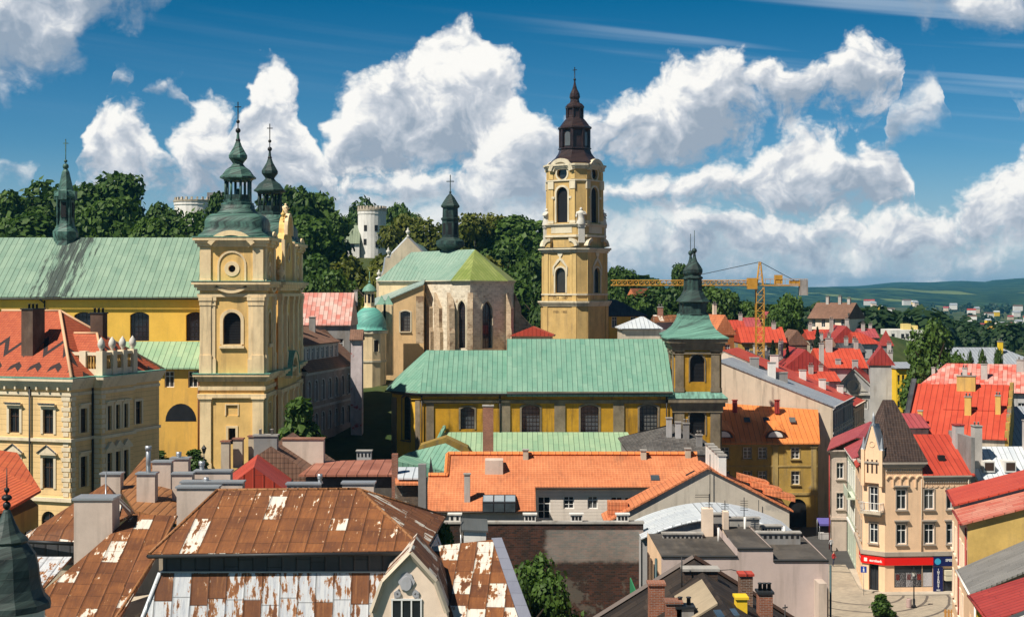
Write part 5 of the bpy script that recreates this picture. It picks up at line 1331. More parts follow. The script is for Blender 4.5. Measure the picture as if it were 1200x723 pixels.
M['w_yellow'] = plaster('clean_yellow_wall', (.80, .52, .03), .06, .1); M['w_stackyellow'] = plaster('yellow_chimney_render', (.66, .43, .12), .1, .3); M['w_green'] = plaster('pale_green_wall', (.56, .62, .50), .08, .2)
M['w_pale'] = plaster('pale_peach_fire_wall', (.78, .64, .48), .07, .32)

def house(name, label, x, y, rz, w, d, zb, ze, zr, axis='x', wall='w_grey', roof='red_seam', hip=(0, 0), f=(), l=(), rr=(), chim=(), ov=.35, vo=.15, cat='house', group=None, trim='cream', depth=.2, cornice=False, gut=True):
    """x, y: middle of the front; windows per side f(ront), l(eft), rr (right) as ops"""
    r = thing(name, label, cat, (0, 0, 0), 0, group); mb = MB(); tr = MB(); h = w/2; zm = zr-.08
    gf = [(0, ze), (h, zm), (w, ze)] if axis == 'y' and not hip[0] else None
    gs = [(0, ze), (d/2, zm), (d, ze)] if axis == 'x' else None
    facade(mb, (-h, 0), (h, 0), zb, ze, list(f), r, 0, depth, tr, 0, gf)
    facade(mb, (h, 0), (h, d), zb, ze, list(rr), r, 0, depth, tr, 0, gs if not hip[1] else None)
    facade(mb, (h, d), (-h, d), zb, ze, [], r, 0, depth, tr, 0, [(0, ze), (h, zm), (w, ze)] if axis == 'y' and not hip[1] else None)
    facade(mb, (-h, d), (-h, 0), zb, ze, list(l), r, 0, depth, tr, 0, gs if not hip[0] else None)
    if cornice: tr.cornice([(-h, 0), (h, 0), (h, d), (-h, d)], ze-.02, .4, .28)
    mb.build('wall', wall, r); tr.build('stucco_trim', trim, r)
    g = MB(); gable_roof(g, -h, h, 0, d, ze+.02, zr, axis, ov, vo, .12, 0, *hip); ro = g.build('roof', roof, r)
    if gut:
        q = MB(); sl = (zr-ze)/((d if axis == 'x' else w)/2)*ov
        if axis == 'x': gutter(q, (-h, -ov-.07, ze-sl-.08), (h, -ov-.07, ze-sl-.08), .07)
        else: gutter(q, (h+ov+.07, 0, ze-sl-.08), (h+ov+.07, d, ze-sl-.08), .07)
        q.build('gutter', 'gutter', r)
    for c in chim:
        cx, cy, zt, cw, cd, cm = (list(c)+[.7, .6, 'plaster_grey'][len(c)-3:])[:6]
        yy = abs(cy-d/2)/(d/2) if axis == 'x' else abs(cx)/h
        chimney(r, cx, cy, zr-(zr-ze)*yy-.5, zt, cw, cd, cm, 'concrete', 0 if cw < .6 else 2)
    settle(r, (0, d/2, zb), (x-math.sin(rz)*d/2, y+math.cos(rz)*d/2, zb), rz)
    return r
def row(n, w, z, ww, hh, style='cross', fm='white', kind='r', gm='glass', **k):
    return [op(w*(i+.5)/n, z, ww, hh, kind, style, fm, gm, **k) for i in range(n)]
def hpx(name, label, p0, p1, pe, pr, Y, d, drop=7, **k):
    """house whose front spans pixels p0..p1 at distance Y, eaves at pe, ridge at pr (as seen over the middle of its depth)"""
    x = (X(p0, Y)+X(p1, Y))/2; w = X(p1, Y)-X(p0, Y); ze = Z(pe, Y); zr = Z(pr, Y if k.get('axis') == 'y' else Y+d/2)
    nf = k.pop('nf', 0); 
    if nf: k['f'] = row(nf, w, ze-2.4, .85, 1.35)
    return house(name, label, x, Y, k.pop('rz', 0.0), w, d, ze-drop, ze, zr, **k)
WIN = dict(style='cross', fm='white')

# --- far houses on the rise beyond the crane
hpx('town_house', 'low house with wide red roof right behind the crane mast', 869, 921, 400, 383, 260, 9, 6, nf=4, wall='w_ochre', roof='red_bright', chim=[(2.5, 4, 25.0)])
hpx('barn', 'brown windowless barn gable between two red roofs right of the crane', 923, 946, 401, 387, 262, 9, 7, axis='y', wall=plaster('brown_boards', (.16, .10, .07), .3, .4), roof='brown_tile')
hpx('town_house', 'orange walled gable house with orange roof just right of the green copper helmet', 838, 861, 388, 369, 250, 11, 10, axis='y', rz=R(14), wall=plaster('orange_wall', (.48, .17, .05), .15, .2), roof='orange_tile', f=[op(2.2, 20, .9, 1.6, **WIN), op(2.2, 16.5, 1, 1.6, **WIN)], chim=[(.5, 6, 28.5, .6, .6, 'w_cream')])
hpx('town_house', 'distant red roofed house left of the crane, nearer of two', 857, 874, 386, 375, 282, 8, 6, nf=2, wall='w_cream', roof='red_seam', chim=[(1, 4, 26.2)])
hpx('town_house', 'distant pale red roof behind the crane mast among trees', 874, 892, 382, 372, 292, 7, 6, nf=2, wall='w_beige', roof='maroon')
hpx('town_house', 'long low red roofed house below the brown roofed house', 947, 994, 397, 386, 305, 9, 6, nf=5, wall='w_beige', roof='red_seam', chim=[(-3, 4, 23.8), (5, 4, 23.6)])
hpx('town_house', 'blank grey gable wall with dark red roof edge, in front of the firs', 915, 973, 434, 409.5, 234, 14, 9, axis='y', wall='w_grey', roof='red_dark', ov=.3, vo=.25, chim=[(3.2, 3, 22.3), (-2.5, 8, 22.4)])
hpx('town_house', 'wide plain red roof right behind the blank grey gable', 962, 1016, 430, 408, 250, 12, 7, wall='w_grey', roof='red_bright', chim=[(-1.5, 5, 22.5, 1.1, .7, 'plaster_grey'), (3.5, 6, 22.0)])
hpx('town_house', 'grey gable with round vents and dark red roof below the brown roofed house', 976, 1008, 399, 382, 292, 12, 8, axis='y', wall='w_dgrey', roof='red_dark', f=[op(2.6, 19.2, .6, .9, style='two')], chim=[(1, 4, 25), (-1.5, 7, 25)])
hpx('town_house', 'red hipped roof stepping down beside the grey gable', 1003, 1032, 402, 389, 285, 9, 8, nf=2, wall='w_grey', roof='red_seam', hip=(0, 3))
for a in [(884, 904, 421, 411, 250, 'slate-grey shed roof at the crane foot', 'dark_seam', 'w_dgrey'), (938, 984, 446, 435, 224, 'low bright red roof under the blank grey gable', 'red_bright', 'w_grey'), (988, 1014, 412, 402, 268, 'dark grey roof with two stacks between red roofs', 'dark_seam', 'w_dgrey'), (1010, 1030, 395, 385, 300, 'faded maroon roof on the rise left of the flats', 'maroon', 'w_beige'), (962, 980, 406, 397, 280, 'little brown tiled roof among the red ones', 'brown_tile', 'w_cream')]:
    hpx('town_house', a[5], a[0], a[1], a[2], a[3], a[4], 8, 7, wall=a[7], roof=a[6], nf=3, chim=[(-.8, 3, Z(a[3]-5, a[4]), .7, .5), (1.2, 5, Z(a[3]-4, a[4]), .6, .5)])
# brown-roofed house on the skyline
house('villa', 'big house with brown tiled roof and cream front standing against the blue hills', X(966, 330), 326, R(-38), 9.5, 8.5, Z(388, 330), Z(371, 330), Z(354.5, 333), 'x', 'w_cream', 'brown_tile', f=row(4, 9.5, Z(383, 330), .9, 1.6)+row(4, 9.5, Z(376.5, 330), .8, 1.0), rr=[op(4.2, Z(373, 330), .8, 1.3, **WIN)], chim=[(-2, 4, 29.4), (1, 4, 29.5), (3.2, 4, 29.0)], ov=.5)
hpx('town_house', 'small cream house peeping out left of the brown roofed villa', 899, 908, 372, 365, 345, 7, 5, nf=2, wall='w_cream', roof='maroon')

# --- flats
def flats():
    r = thing('apartment_block', 'white slab apartment block with flat roof beyond the red roofs', 'apartment block'); Y = 400
    w = MB(); x0, x1 = X(1044, Y), X(1083, Y); z1 = Z(386.5, Y); L = x1-x0
    facade(w, (x0, Y), (x1, Y), 2, z1, [op(L*(i+.5)/7, z1-2.4-2.8*j, .9, 1.3, 'r', 'two', 'darkframe') for i in range(7) for j in range(4) if i not in (1, 4)], r, 0, .2)
    w.face([(x0, Y+11, 2), (x0, Y, 2), (x0, Y, z1), (x0, Y+11, z1)]); w.face([(x1, Y, 2), (x1, Y+11, 2), (x1, Y+11, z1), (x1, Y, z1)]); w.face([(x0, Y, z1), (x1, Y, z1), (x1, Y+11, z1), (x0, Y+11, z1)])
    w.build('wall', 'w_white', r)
    p = MB(); p.box(x0+L*.46, x0+L*.66, Y+2, Y+6, z1, z1+1.6); p.box(x0+L*.7, x0+L*.9, Y+3, Y+7, z1, z1+1.1); p.build('roof_house', plaster('yellow_roof_house', (.70, .55, .2)), r)
    settle(r, ((x0+x1)/2, Y+5, 2))
flats()
hpx('town_house', 'bright yellow three storey house under a grey roof, left of the tall leafy tree', 1050, 1073, 431, 424, 240, 12, 12, wall='w_yellow', roof='grey_seam', f=[op(.45+.75*i, z, .42, 1.1, 'r', 'two', 'darkframe') for i in range(5) for z in (15.9, 13.7, 11.6)], chim=[(-1, 6, 20.4)])
# long grey roof at the right edge
hpx('workshop', 'long low building with grey sheet roof at the foot of the wooded valley', 1118, 1222, 427, 407, 262, 16, 8, wall='w_grey', roof='grey_seam', chim=[(2, 5, 21.5, .8, .8, 'w_yellow')], hip=(0, 5))
hpx('town_house', 'red worn roof with peeling white paint, widest on the right', 1074, 1210, 458, 426, 208, 16, 9, wall='w_grey', rz=R(-20), hip=(4, 0), roof=seam('peeling_red_roof', (.56, .08, .05), (.66, .36, .30), .62, 1.2, .5, 0, .9, .3, (.7, .55, .5)), chim=[(-1.5, 3.5, 19.6), (1.2, 3.6, 20.2, .9, .6), (6.3, 6, 20.8, 1.4, .7), (-6, 5, 19.5, .5, .5)], f=row(6, 16, 13.5, .9, 1.5))
hpx('town_house', 'light grey gable wall with dark red roof left of the bright yellow house', 1020, 1046, 424, 406, 243, 8, 14, axis='y', rz=R(-12), wall='w_grey', roof='red_dark', rr=row(2, 8, 15, .8, 1.4), vo=.25, chim=[(1.5, 6, 21.8)])
def turret():
    t = thing('turret_roof', 'little pointed dark red turret roof rising behind the light grey gable', 'turret', (X(1038, 256), 256, 14)); b = MB()
    b.prism([(-1.0, -1.0), (1.0, -1.0), (1.0, 1.0), (-1.0, 1.0)], 0, Z(404, 256)-14); b.build('turret_wall', 'w_dgrey', t)
    b = MB(); b.lathe([(1.7, Z(405, 256)-14), (1.5, Z(403, 256)-14), (.05, Z(387, 256)-14)], (0, 0), 4, 0, 0, R(45)); b.build('pyramid_roof', 'red_dark', t)
turret()
# big bright red roof with yellow chimneys
def big_red():
    Y = 170; w = 11.3
    r = house('town_house', 'house with the biggest bright red roof, yellow chimneys and black left verge', X(1118, Y), Y, R(-22), w, 22, 2, Z(511, Y), Z(449, 183), 'x', 'w_beige', 'red_bright', ov=.3, vo=.2,
              chim=[(-4.0, 1.6, 16.6, .55, .5, 'w_stackyellow'), (1.2, 4.6, 18.2, .75, .6, 'w_stackyellow'), (4.6, 5.0, 18.4, .6, .6, 'w_stackyellow'), (.6, 9.6, 20.4, 2.2, 1.0, 'w_stackyellow')], gut=False)
    v = MB(); x = -w/2-.1; ze, zr = Z(511, Y), Z(449, 183)
    v.extrude([(x-.35, -11.2, ze-2-.2+0), (x+.25, -11.2, ze-2-.2), (x+.25, 0, zr-2+.25), (x-.35, 0, zr-2+.25)], (0, 0, .4)); v.build('verge', 'dark_seam', r)
    s = MB(); sl = (zr-ze)/11
    for xx in (2.6, 4.3):
        y0, y1 = 7.4-11, 8.6-11
        s.slab([(xx-.5, y0, zr-2+sl*y0+.1), (xx+.5, y0, zr-2+sl*y0+.1), (xx+.5, y1, zr-2+sl*y1+.1), (xx-.5, y1, zr-2+sl*y1+.1)], .12)
    s.build('skylight', 'glass_pale', r)
    p = MB(); y0 = 5.3-11; p.slab([(w/2-7.4, y0, zr-2+sl*y0+.16), (w/2-.1, y0, zr-2+sl*y0+.16), (w/2-.1, 0-.3, zr-2+.12), (w/2-7.4, -.3, zr-2+.12)], .12); p.build('raised_roof_panel', 'red_bright', r)
    k = MB()
    for i in range(7): k.box(w/2-.12+.1, w/2+.42, -11+i*1.7, -11+i*1.7+1.3, 6, ze-2+sl*(i*1.7+.9)+.35)
    k.build('fire_wall_piers', 'w_ochre', r)
big_red()
hpx('town_house', 'maroon low roof tucked between the dark pyramid roof and the biggest red roof', 1064, 1088, 500, 484, 169, 8, 9, wall='w_beige', roof='maroon')
# grey metal roofs on the right
hpx('town_house', 'grey metal roof with black hatch at the right edge beside the red roof', 1181, 1230, 527, 476, 174, 16, 10, wall='w_grey', roof='grey_seam', chim=[(-1.8, 9, 17.2, .8, 1.2, 'brick')])
r = hpx('town_house', 'whitish metal mansard with two small brown windows, right of the corner house', 1146, 1222, 560, 523, 156, 9, 9, wall='w_beige', roof='pale_seam', chim=[(-3.0, 2.0, 16.2, .8, 1.4, 'plaster_grey'), (3.4, 4, 16.6, 1.2, .7)], ov=.3)
for k in (-2.1, .2):
    q = MB(); q.box(k-.6, k+.6, -4.0, -2.2, 9.55, 10.75); q.build('roof_window', 'w_white', r); q = MB(); q.box(k-.48, k+.48, -4.03, -3.99, 9.75, 10.6); q.build('window_pane', 'brownframe', r)

# --- behind the bell tower
hpx('parsonage', 'yellow house with grey hipped roof right beside the bell tower foot', 714, 757, 369, 351, 262, 12, 9, wall='a_nave', roof='dark_seam', hip=(0, 5), f=[op(.9, Z(384, 262), .9, 2.0, **WIN), op(4.3, Z(384, 262), .9, 2.0, **WIN)])
hpx('town_house', 'low beige block with whitish hipped roof behind the verdigris ridge', 729, 774, 384, 371, 206, 9, 8, wall='w_beige', roof='pale_seam', hip=(3, 2), chim=[(-1.8, 1, 24.6, .9, .7), (.2, .9, 24.5, .9, .7), (1.9, .9, 24.6, .8, .7)])
hpx('town_house', 'dark rusty flat roof beside the green copper helmet', 770, 800, 377, 369, 214, 9, 8, wall='w_dgrey', roof=rusty('rusty_dark_sheet', .2, seed=3), chim=[(-1, 4, 28.4, .8, .6, 'brick')])
hpx('town_house', 'orange roof half hidden among the trees under the crane jib', 733, 746, 350, 338, 300, 9, 7, wall='w_beige', roof='orange_tile', axis='y', rz=R(-30))
hpx('shed', 'small cream shed with red lean-to roof left of the bell tower foot', 601, 646, 392, 383, 219, 5, 8, axis='y', wall='w_peach', roof='red_seam', vo=.3, rz=R(-4))

# --- street row on the far side: fire wall, grey stucco fronts, long roofs running down to the street
def row_houses():
    L0 = Vector((43.35, 196.0)); dr = Vector((.355, .935)); st = [0, 10, 20, 33]
    spec = [('long_house', 'house with blank pale peach fire wall above the orange roof, grey stucco street front', 'w_pale', 'w_grey', 'grey_seam', 15.3, 21.5, 15.6),
            ('town_house', 'house whose long red roof runs down behind the pale fire wall, light grey front', 'w_cream', 'w_grey', 'red_bright', 15.3, 22.5, 17.0),
            ('town_house', 'house with dark red roof and narrow beige front, second behind the fire wall', 'w_pink', 'w_beige', 'red_seam', 13.8, 18.0, 12.0)]
    for k, (nm, lb, fw, sw, rf, ze, zr, half) in enumerate(spec[:3]):
        a = L0+dr*st[k]; b = L0+dr*(st[k+1]-.02); r = thing(nm, lb, 'house')
        w = MB(); tr = MB(); L = (b-a).length
        w.face([(a.x-half*2, a.y, 0), (a.x, a.y, 0), (a.x, a.y, ze), (a.x-half, a.y, zr), (a.x-half*2, a.y, ze)], 0)
        w.face([(b.x, b.y, 0), (b.x-half*2, b.y, 0), (b.x-half*2, b.y, ze), (b.x-half, b.y, zr), (b.x, b.y, ze)], 0)
        w.face([(b.x-half*2, b.y, 0), (a.x-half*2, a.y, 0), (a.x-half*2, a.y, ze), (b.x-half*2, b.y, ze)], 0)
        n = 5 if k < 2 else 6; ops = [op(L*(i+.5)/n, ze-2.9-3.6*j, 1.0, 1.9, 'r', 'cross', 'white', 'glass', .14, True, 'flat' if k in (0, 1) else None) for i in range(n) for j in range(3)]
        facade(w, a, b, 0, ze, ops, r, 1, .2, tr)
        tr.cornice([a, b], ze, .5, .35, 0, False); tr.band([a, b], ze-3.75, ze-3.5, .1, 0, False)
        for i in range(1, n): pil(tr, a, math.atan2(dr.y, dr.x), L*i/n, .4, ze-7.3, ze-.5, .09, 0, 0, .3)
        w.build('wall', [fw, sw], r); tr.build('stucco_trim', 'w_grey' if k < 2 else 'w_cream', r)
        g = MB(); o = .35; sl = (zr-ze)/half
        A, B = (a.x+o, a.y-.12, ze-sl*o+.05), (b.x+o, b.y, ze-sl*o+.05); C, D = (b.x-half, b.y, zr+.05), (a.x-half, a.y-.12, zr+.05)
        g.slab([A, B, C, D], .14); g.slab([D, C, (b.x-half*2-o, b.y, ze-sl*o+.05), (a.x-half*2-o, a.y-.12, ze-sl*o+.05)], .14)
        g.build('roof', rf, r)
        q = MB(); gutter(q, (a.x+o+.08, a.y, ze-sl*o-.06), (b.x+o+.08, b.y, ze-sl*o-.06), .08); q.tube((a.x+.12, a.y+.3, ze-.4), (a.x+.12, a.y+.3, 1), .06); q.build('gutter', 'gutter', r)
        for (fx, fy, hh, cw, cm) in [[(9.2, 5, 2.0, 1.0, 'w_white'), (7.9, 5.5, 1.1, 1.5, 'w_dgrey'), (12.4, 9, 1.2, 1.2, 'w_dgrey')], [(6.6, 5, 1.3, .9, 'w_white'), (10.9, 6, 1.6, 1.1, 'w_white'), (3.6, 4, 1.3, .9, 'w_white'), (1.6, 8, 1.0, .8, 'w_white')], [(5, 6, 1.4, .9, 'w_dgrey')], [(4, 6, 1.4, .9, 'w_grey')]][k]:
            p = a+dr*fy; chimney(r, p.x-fx, p.y, ze+sl*fx-.6, ze+sl*fx+hh, cw, .7, cm, 'concrete', 0)
        settle(r, (a.x-half, a.y+8, 0))
row_houses()
# house with a stucco pediment
def pediment_house():
    Y = 244; x0, x1 = X(974, Y), X(1031, Y); r = thing('town_house', 'house with round stucco relief in its grey pediment and dark red roof', 'house'); ze, zr = Z(461, Y), Z(431, Y); xm = X(1000, Y)
    w = MB(); tr = MB(); L = x1-x0
    facade(w, (x0, Y), (x1, Y), 2, ze, row(5, L, ze-2.6, .8, 1.6, surround=.1), r, 0, .2, tr, 0, [(0, ze), (xm-x0, zr), (L, ze)])
    facade(w, (x1, Y), (x1+5, Y+14), 2, ze, row(5, 14.8, ze-2.6, .8, 1.6, surround=.1)+row(5, 14.8, ze-6, .8, 1.7), r, 0, .2, tr)
    relief(tr, (x0, Y), 0, ring(xm-x0, ze+1.25, .75, .35, 0, 360, 20), .15)
    for s in (-1, 1):
        relief(tr, (x0, Y), 0, [(xm-x0+s*1.2, ze+.4), (xm-x0+s*2.4, ze+.35), (xm-x0+s*1.7, ze+.8), (xm-x0+s*1.3, ze+1.5)], .12)
    tr.band([(x0, Y), (x1, Y), (x1+5, Y+14)], ze-.3, ze, .3, 0, False)
    for p, q in (((0, ze), (xm-x0, zr)), ((xm-x0, zr), (L, ze))): relief(tr, (x0, Y), 0, [p, q, (q[0], q[1]-.35), (p[0], p[1]-.35)], .25)
    w.build('wall', 'w_grey', r); tr.build('stucco_relief', plaster('pale_stucco', (.55, .52, .47)), r)
    g = MB(); g.slab([(xm, Y-.35, zr+.1), (x1+.4, Y-.35, ze-.1), (x1+5.4, Y+14, ze-.1), (xm+5, Y+14, zr+.1)], .13); g.slab([(x0-.4, Y-.35, ze-.1), (xm, Y-.35, zr+.1), (xm+5, Y+14, zr+.1), (x0+4.6, Y+14, ze-.1)], .13)
    g.build('roof', 'red_dark', r)
    for xx, yy in ((xm+1, Y+3), (xm-1, Y+7), (xm+4.2, Y+9)): chimney(r, xx, yy, zr-1.4, zr+1.1, .9, .6, 'w_grey')
    settle(r, (xm, Y+7, 2))
pediment_house()

# --- ochre house with orange sheet roof, archway
def ochre_house():
    Y = 190.0; x0, x1 = X(838, Y), X(958, Y); r = thing('town_house', 'shabby ochre house with orange sheet roof, eyebrow dormers and dark archway', 'house'); ze = Z(518, Y); L = x1-x0
    w = MB(); tr = MB(); u = lambda px: X(px, Y)-x0
    ops = [op(u(px), Z(537.5, Y), 1.12, 1.5, style='casement', surround=.1, sill=True) for px in (849.5, 876, 893.5, 932)]+[op(u(px), Z(567.5, Y), 1.12, 1.75, style='casement', surround=.1, sill=True) for px in (849.5, 876, 893.5, 932)]
    ops += [op(u(934.5), -.2, 2.4, 3.9, 'a', 'none'), op(u(880), Z(600, Y), 1.2, 1.9, style='casement'), op(u(905), Z(600, Y), 1.2, 1.9, style='casement')]
    facade(w, (x0, Y), (x1, Y), -.3, ze, ops, r, 0, .25, tr)
    b = MB(); b.face([(X(934.5, Y)-1.5, Y+.255, -.3), (X(934.5, Y)+1.5, Y+.255, -.3), (X(934.5, Y)+1.5, Y+.255, 4.0), (X(934.5, Y)-1.5, Y+.255, 4.0)]); b.build('archway', 'black', r)
    facade(w, (x1, Y), (x1+2.6, Y+11.5), -.3, ze, [op(2+3.2*i, z, 1.1, 1.6, style='casement') for i in range(3) for z in (ze-2.6, ze-5.8)], r, 0, .25, tr)
    w.face([(x0, Y+11.5, -.3), (x0, Y, -.3), (x0, Y, ze), (x0, Y+11.5, ze)])
    for px in (908.5, 953.5, 842): pil(tr, (x0, Y), 0, u(px), .7, 4.2, ze-.5, .10, 0, .3, .3)
    tr.cornice([(x0, Y), (x1, Y), (x1+2.6, Y+11.5)], ze, .5, .3, 0, False); tr.band([(x0, Y), (x1, Y)], 4.2, 4.5, .14, 0, False); tr.band([(x0, Y), (x1, Y)], Z(547, Y), Z(545, Y), .08, 0, False)
    w.build('wall', 'w_ochre', r); tr.build('stucco_trim', plaster('dirty_ochre_trim', (.42, .30, .11), .2, .5), r)
    g = MB(); zt = Z(471, 196)
    lo = MB(); g.slab([(x0-.2, Y-.4, ze-.1), (x1+.25, Y-.4, ze-.1), (x1+1.3, 195.8, Z(480, 195.8)), (x0-.2, 195.8, zt)], .14)
    g.build('roof', 'orange_seam', r)
    sl = (zt-ze)/6.2; P = lambda px, py: None
    dz = lambda y: ze-.1+sl*(y-Y+.4)
    for k, px in enumerate((848, 909.5)):
        d = MB(); x = X(px, Y); yy = Y+.5; zz = dz(yy)-.1
        pts = [(-1.7, 0)]+[(1.6*math.cos(R(a)), .05+1.05*math.sin(R(a))) for a in (165, 140, 115, 90, 65, 40, 15)]+[(1.7, 0)]
        for (a, c), (b_, e) in zip(pts, pts[1:]): d.face([(x+a, yy-.25, zz+c), (x+b_, yy-.25, zz+e), (x+b_*.6, yy+1.9, zz+2.1), (x+a*.6, yy+1.9, zz+2.1)])
        d.build('eyebrow_dormer', 'orange_seam', r)
        d = MB(); d.extrude([(x+.95*math.cos(R(a)), yy-.18, zz+.14+.75*math.sin(R(a))) for a in range(0, 181, 20)], (0, .2, 0)); d.build('dormer_window', 'white', r)
        d = MB(); d.extrude([(x+1.3*math.cos(R(a)), yy-.12, zz+.02+.98*math.sin(R(a))) for a in range(0, 181, 20)], (0, .3, 0)); d.build('dormer_cheek', 'brownframe', r)
    for px, py in ((875.5, 491), (898, 491), (928.5, 491)):
        y = Y+3.1; s = MB(); x = X(px, y); s.slab([(x-.4, y-.35, dz(y-.35)+.1), (x+.4, y-.35, dz(y-.35)+.1), (x+.4, y+.35, dz(y+.35)+.1), (x-.4, y+.35, dz(y+.35)+.1)], .1); s.build('skylight', 'glass_pale', r)
    for px in (861, 910.5): y = Y+4.6; chimney(r, X(px, y), y, dz(y)-.4, dz(y)+1.35, .6, .5, 'red_dark', 'red_dark')
    settle(r, ((x0+x1)/2, Y+6, 0))
ochre_house()

# --- corner house, pale green and pink houses up the street
def corner_house():
    r = thing('corner_house', 'peach corner house with stepped gable turret, steep slate roof and shop signs', 'house')
    A0, A, B, C, C2, D, E = (38.2, 161.0), (36.3, 150.2), (38.2, 148.6), (42.1, 148.85), None, (47.2, 149.2), (48.2, 161)
    w = MB(); tr = MB(); ze = 12.0; zt = 13.4
    LBC = math.dist(B, C); LCD = math.dist(C, D); LAB = math.dist(A, B); LA0 = math.dist(A0, A)
    W2 = dict(style='cross', fm='white', surround=.09, sill=True)
    up, lo = 8.55, 5.0
    xu = lambda px: X(px, 148.8)
    def o2(u): return [op(u, up, 1.05, 2.05, hood='flat', **W2), op(u, lo, 1.05, 2.05, hood='flat', **W2)]
    def o2b(u): return [op(u, up, 1.05, 2.05, **W2), op(u, lo, 1.05, 2.05, hood='flat', **W2)]
    facade(w, B, C, 3.75, zt, o2(xu(1056)-B[0]), r, 0, .16, tr)
    facade(w, C, D, 3.75, ze, o2b(xu(1089)-C[0])+o2b(xu(1116)-C[0])+[], r, 0, .16, tr)
    facade(w, A, B, 3.75, zt, [op(LAB/2, 8.3, .95, 2.5, **{**W2, 'sill': False}), op(LAB/2, lo, .95, 2.05, **W2)], r, 0, .16, tr)
    facade(w, A0, A, 0, zt-1.3, [q for i in range(4) for q in (op(LA0*(i+.5)/4, up, .95, 2.05, **W2), op(LA0*(i+.5)/4, lo, .95, 2.05, **W2), op(LA0*(i+.5)/4, .6, 1.3, 2.3, 'r', 'two', 'darkframe'))], r, 0, .16, tr)
    # shop storey
    facade(w, B, C, 0, 3.75, [op(2.43, .55, 2.9, 2.25, 'r', 'none')], r, 0, .35, tr)
    facade(w, C, D, 0, 3.75, [op(1.72, .55, 3.44, 2.25, 'r', 'none')], r, 0, .35, tr) if False else None
    sh = MB()
    facade(w, C, D, 0, 3.75, [op(.55, .55, 1.1, 2.25, 'r', 'none'), op(2.8, .05, 1.2, 2.4, 'r', 'none')], r, 0, .35, tr)
    facade(w, A, B, 0, 3.75, [op(LAB/2, .05, 1.1, 2.75, 'r', 'two', 'darkframe', 'glass', name='shop_door')], r, 0, .35, tr)
    w.face([D+(0,), E+(0,), E+(ze,), D+(ze,)]); w.face([E+(0,), A0+(0,), A0+(ze,), E+(ze,)])
    w.face([C+(ze,), (C[0]+.3, 155, ze), (C[0]+.3, 155, zt), C+(zt,)])
    front = [A0, A, B, C, D]
    tr.band(front, 3.78, 4.2, .22, 0, False); tr.cornice([(36.6, 152), A, B, C, (42.3, 152)], zt, .55, .45, 0, False); tr.cornice([C, D], ze, .4, .35, 0, False)
    for p0, p1, zz, n in ((B, C, zt-.75, 16), (C, D, ze-.55, 20)):
        L = math.dist(p0, p1); an = math.atan2(p1[1]-p0[1], p1[0]-p0[0])
        for i in range(n): relief(tr, p0, an, [(L*(i+.25)/n, zz-.2), (L*(i+.75)/n, zz-.2), (L*(i+.75)/n, zz), (L*(i+.25)/n, zz)], .14)
    an = math.atan2(C[1]-B[1], C[0]-B[0])
    for i in range(5):
        u = LBC*(i+.5)/5+.12
        relief(w, B, an, ring(u, zt-1.75, .27, .12, 0, 180, 8), .14); relief(w, B, an, [(u+.27, zt-2.6), (u+.39, zt-2.6), (u+.39, zt-1.75), (u+.27, zt-1.75)], .14)
    an2 = math.atan2(D[1]-C[1], D[0]-C[0])
    for i in range(9): relief(w, C, an2, arc(LCD*(i+.5)/9, ze-1.0, .26, 180, 360, 6), .06)
    w.build('wall', 'w_peach', r); tr.build('stone_trim', plaster('grey_stone_trim', (.40, .34, .28), .12, .2), r)
    # gable turret on the canted corner
    g = MB(); q = MB(); an = math.atan2(B[1]-A[1], B[0]-A[0]); u = LAB/2
    relief(g, A, an, [(u-1.1, 11.2), (u+1.1, 11.2), (u+1.1, 14.3), (u+.75, 14.6), (u+.12, 17.0), (u-.12, 17.0), (u-.75, 14.6), (u-1.1, 14.3)], .35, 0, .6)
    for s in (-1, 1):
        relief(g, A, an, [(u+s*1.0-.18, 10.9), (u+s*1.0+.18, 10.9), (u+s*1.0+.18, 14.6), (u+s*1.0-.18, 14.6)], .5)
        relief(g, A, an, [(u+s*.5-.12, 12.2), (u+s*.5+.12, 12.2), (u+s*.5+.12, 13.6), (u+s*.5-.12, 13.6)], .38) if False else None
    relief(g, A, an, ring(u, 15.2, .25, .09, 0, 360, 12), .4)
    g.build('gable_turret', 'w_peach', r)
    g = MB(); dvec = Vector((math.cos(an), math.sin(an), 0)); nv = Vector((dvec.y, -dvec.x, 0))
    for s in (-1, 1):
        c = Vector((*A, 0))+dvec*(u+s*1.0)+nv*.22; g.lathe([(.33, 14.6), (.25, 14.75), (.03, 15.9)], (c.x, c.y), 4, 0, 0, an+R(45))
        relief(g, A, an, [(u+s*.12, 17.02), (u+s*.8, 14.58), (u+s*.98, 14.62), (u+s*.14, 17.25)], .45, 0, .9)
    c = Vector((*A, 0))+dvec*u+nv*.05; g.lathe([(.2, 16.9), (.28, 17.15), (.1, 17.4), (.18, 17.6), (.03, 18.5)], (c.x, c.y), 8, 0, 0, 0, True)
    g.build('turret_caps', 'zinc', r)
    g = MB()
    for s in (-.5, 0, .5): relief(g, A, an, [(u+s-.1, 12.2), (u+s+.1, 12.2), (u+s+.1, 13.6), (u+s-.1, 13.6)], .362)
    g.build('blind_slit', 'brownframe', r)
    # balcony
    b = MB(); relief(b, A, an, [(u-1.15, 8.05), (u+1.15, 8.05), (u+1.15, 8.25), (u-1.15, 8.25)], .85); relief(b, A, an, [(u-.9, 7.75), (u+.9, 7.75), (u+.9, 8.05), (u-.9, 8.05)], .5); b.build('balcony', 'w_beige', r)
    rl = MB()
    def bp(uu, o, z): p = Vector((*A, 0))+dvec*uu+nv*o; return (p.x, p.y, z)
    cor = [(u-1.1, .05), (u-1.1, .8), (u+1.1, .8), (u+1.1, .05)]
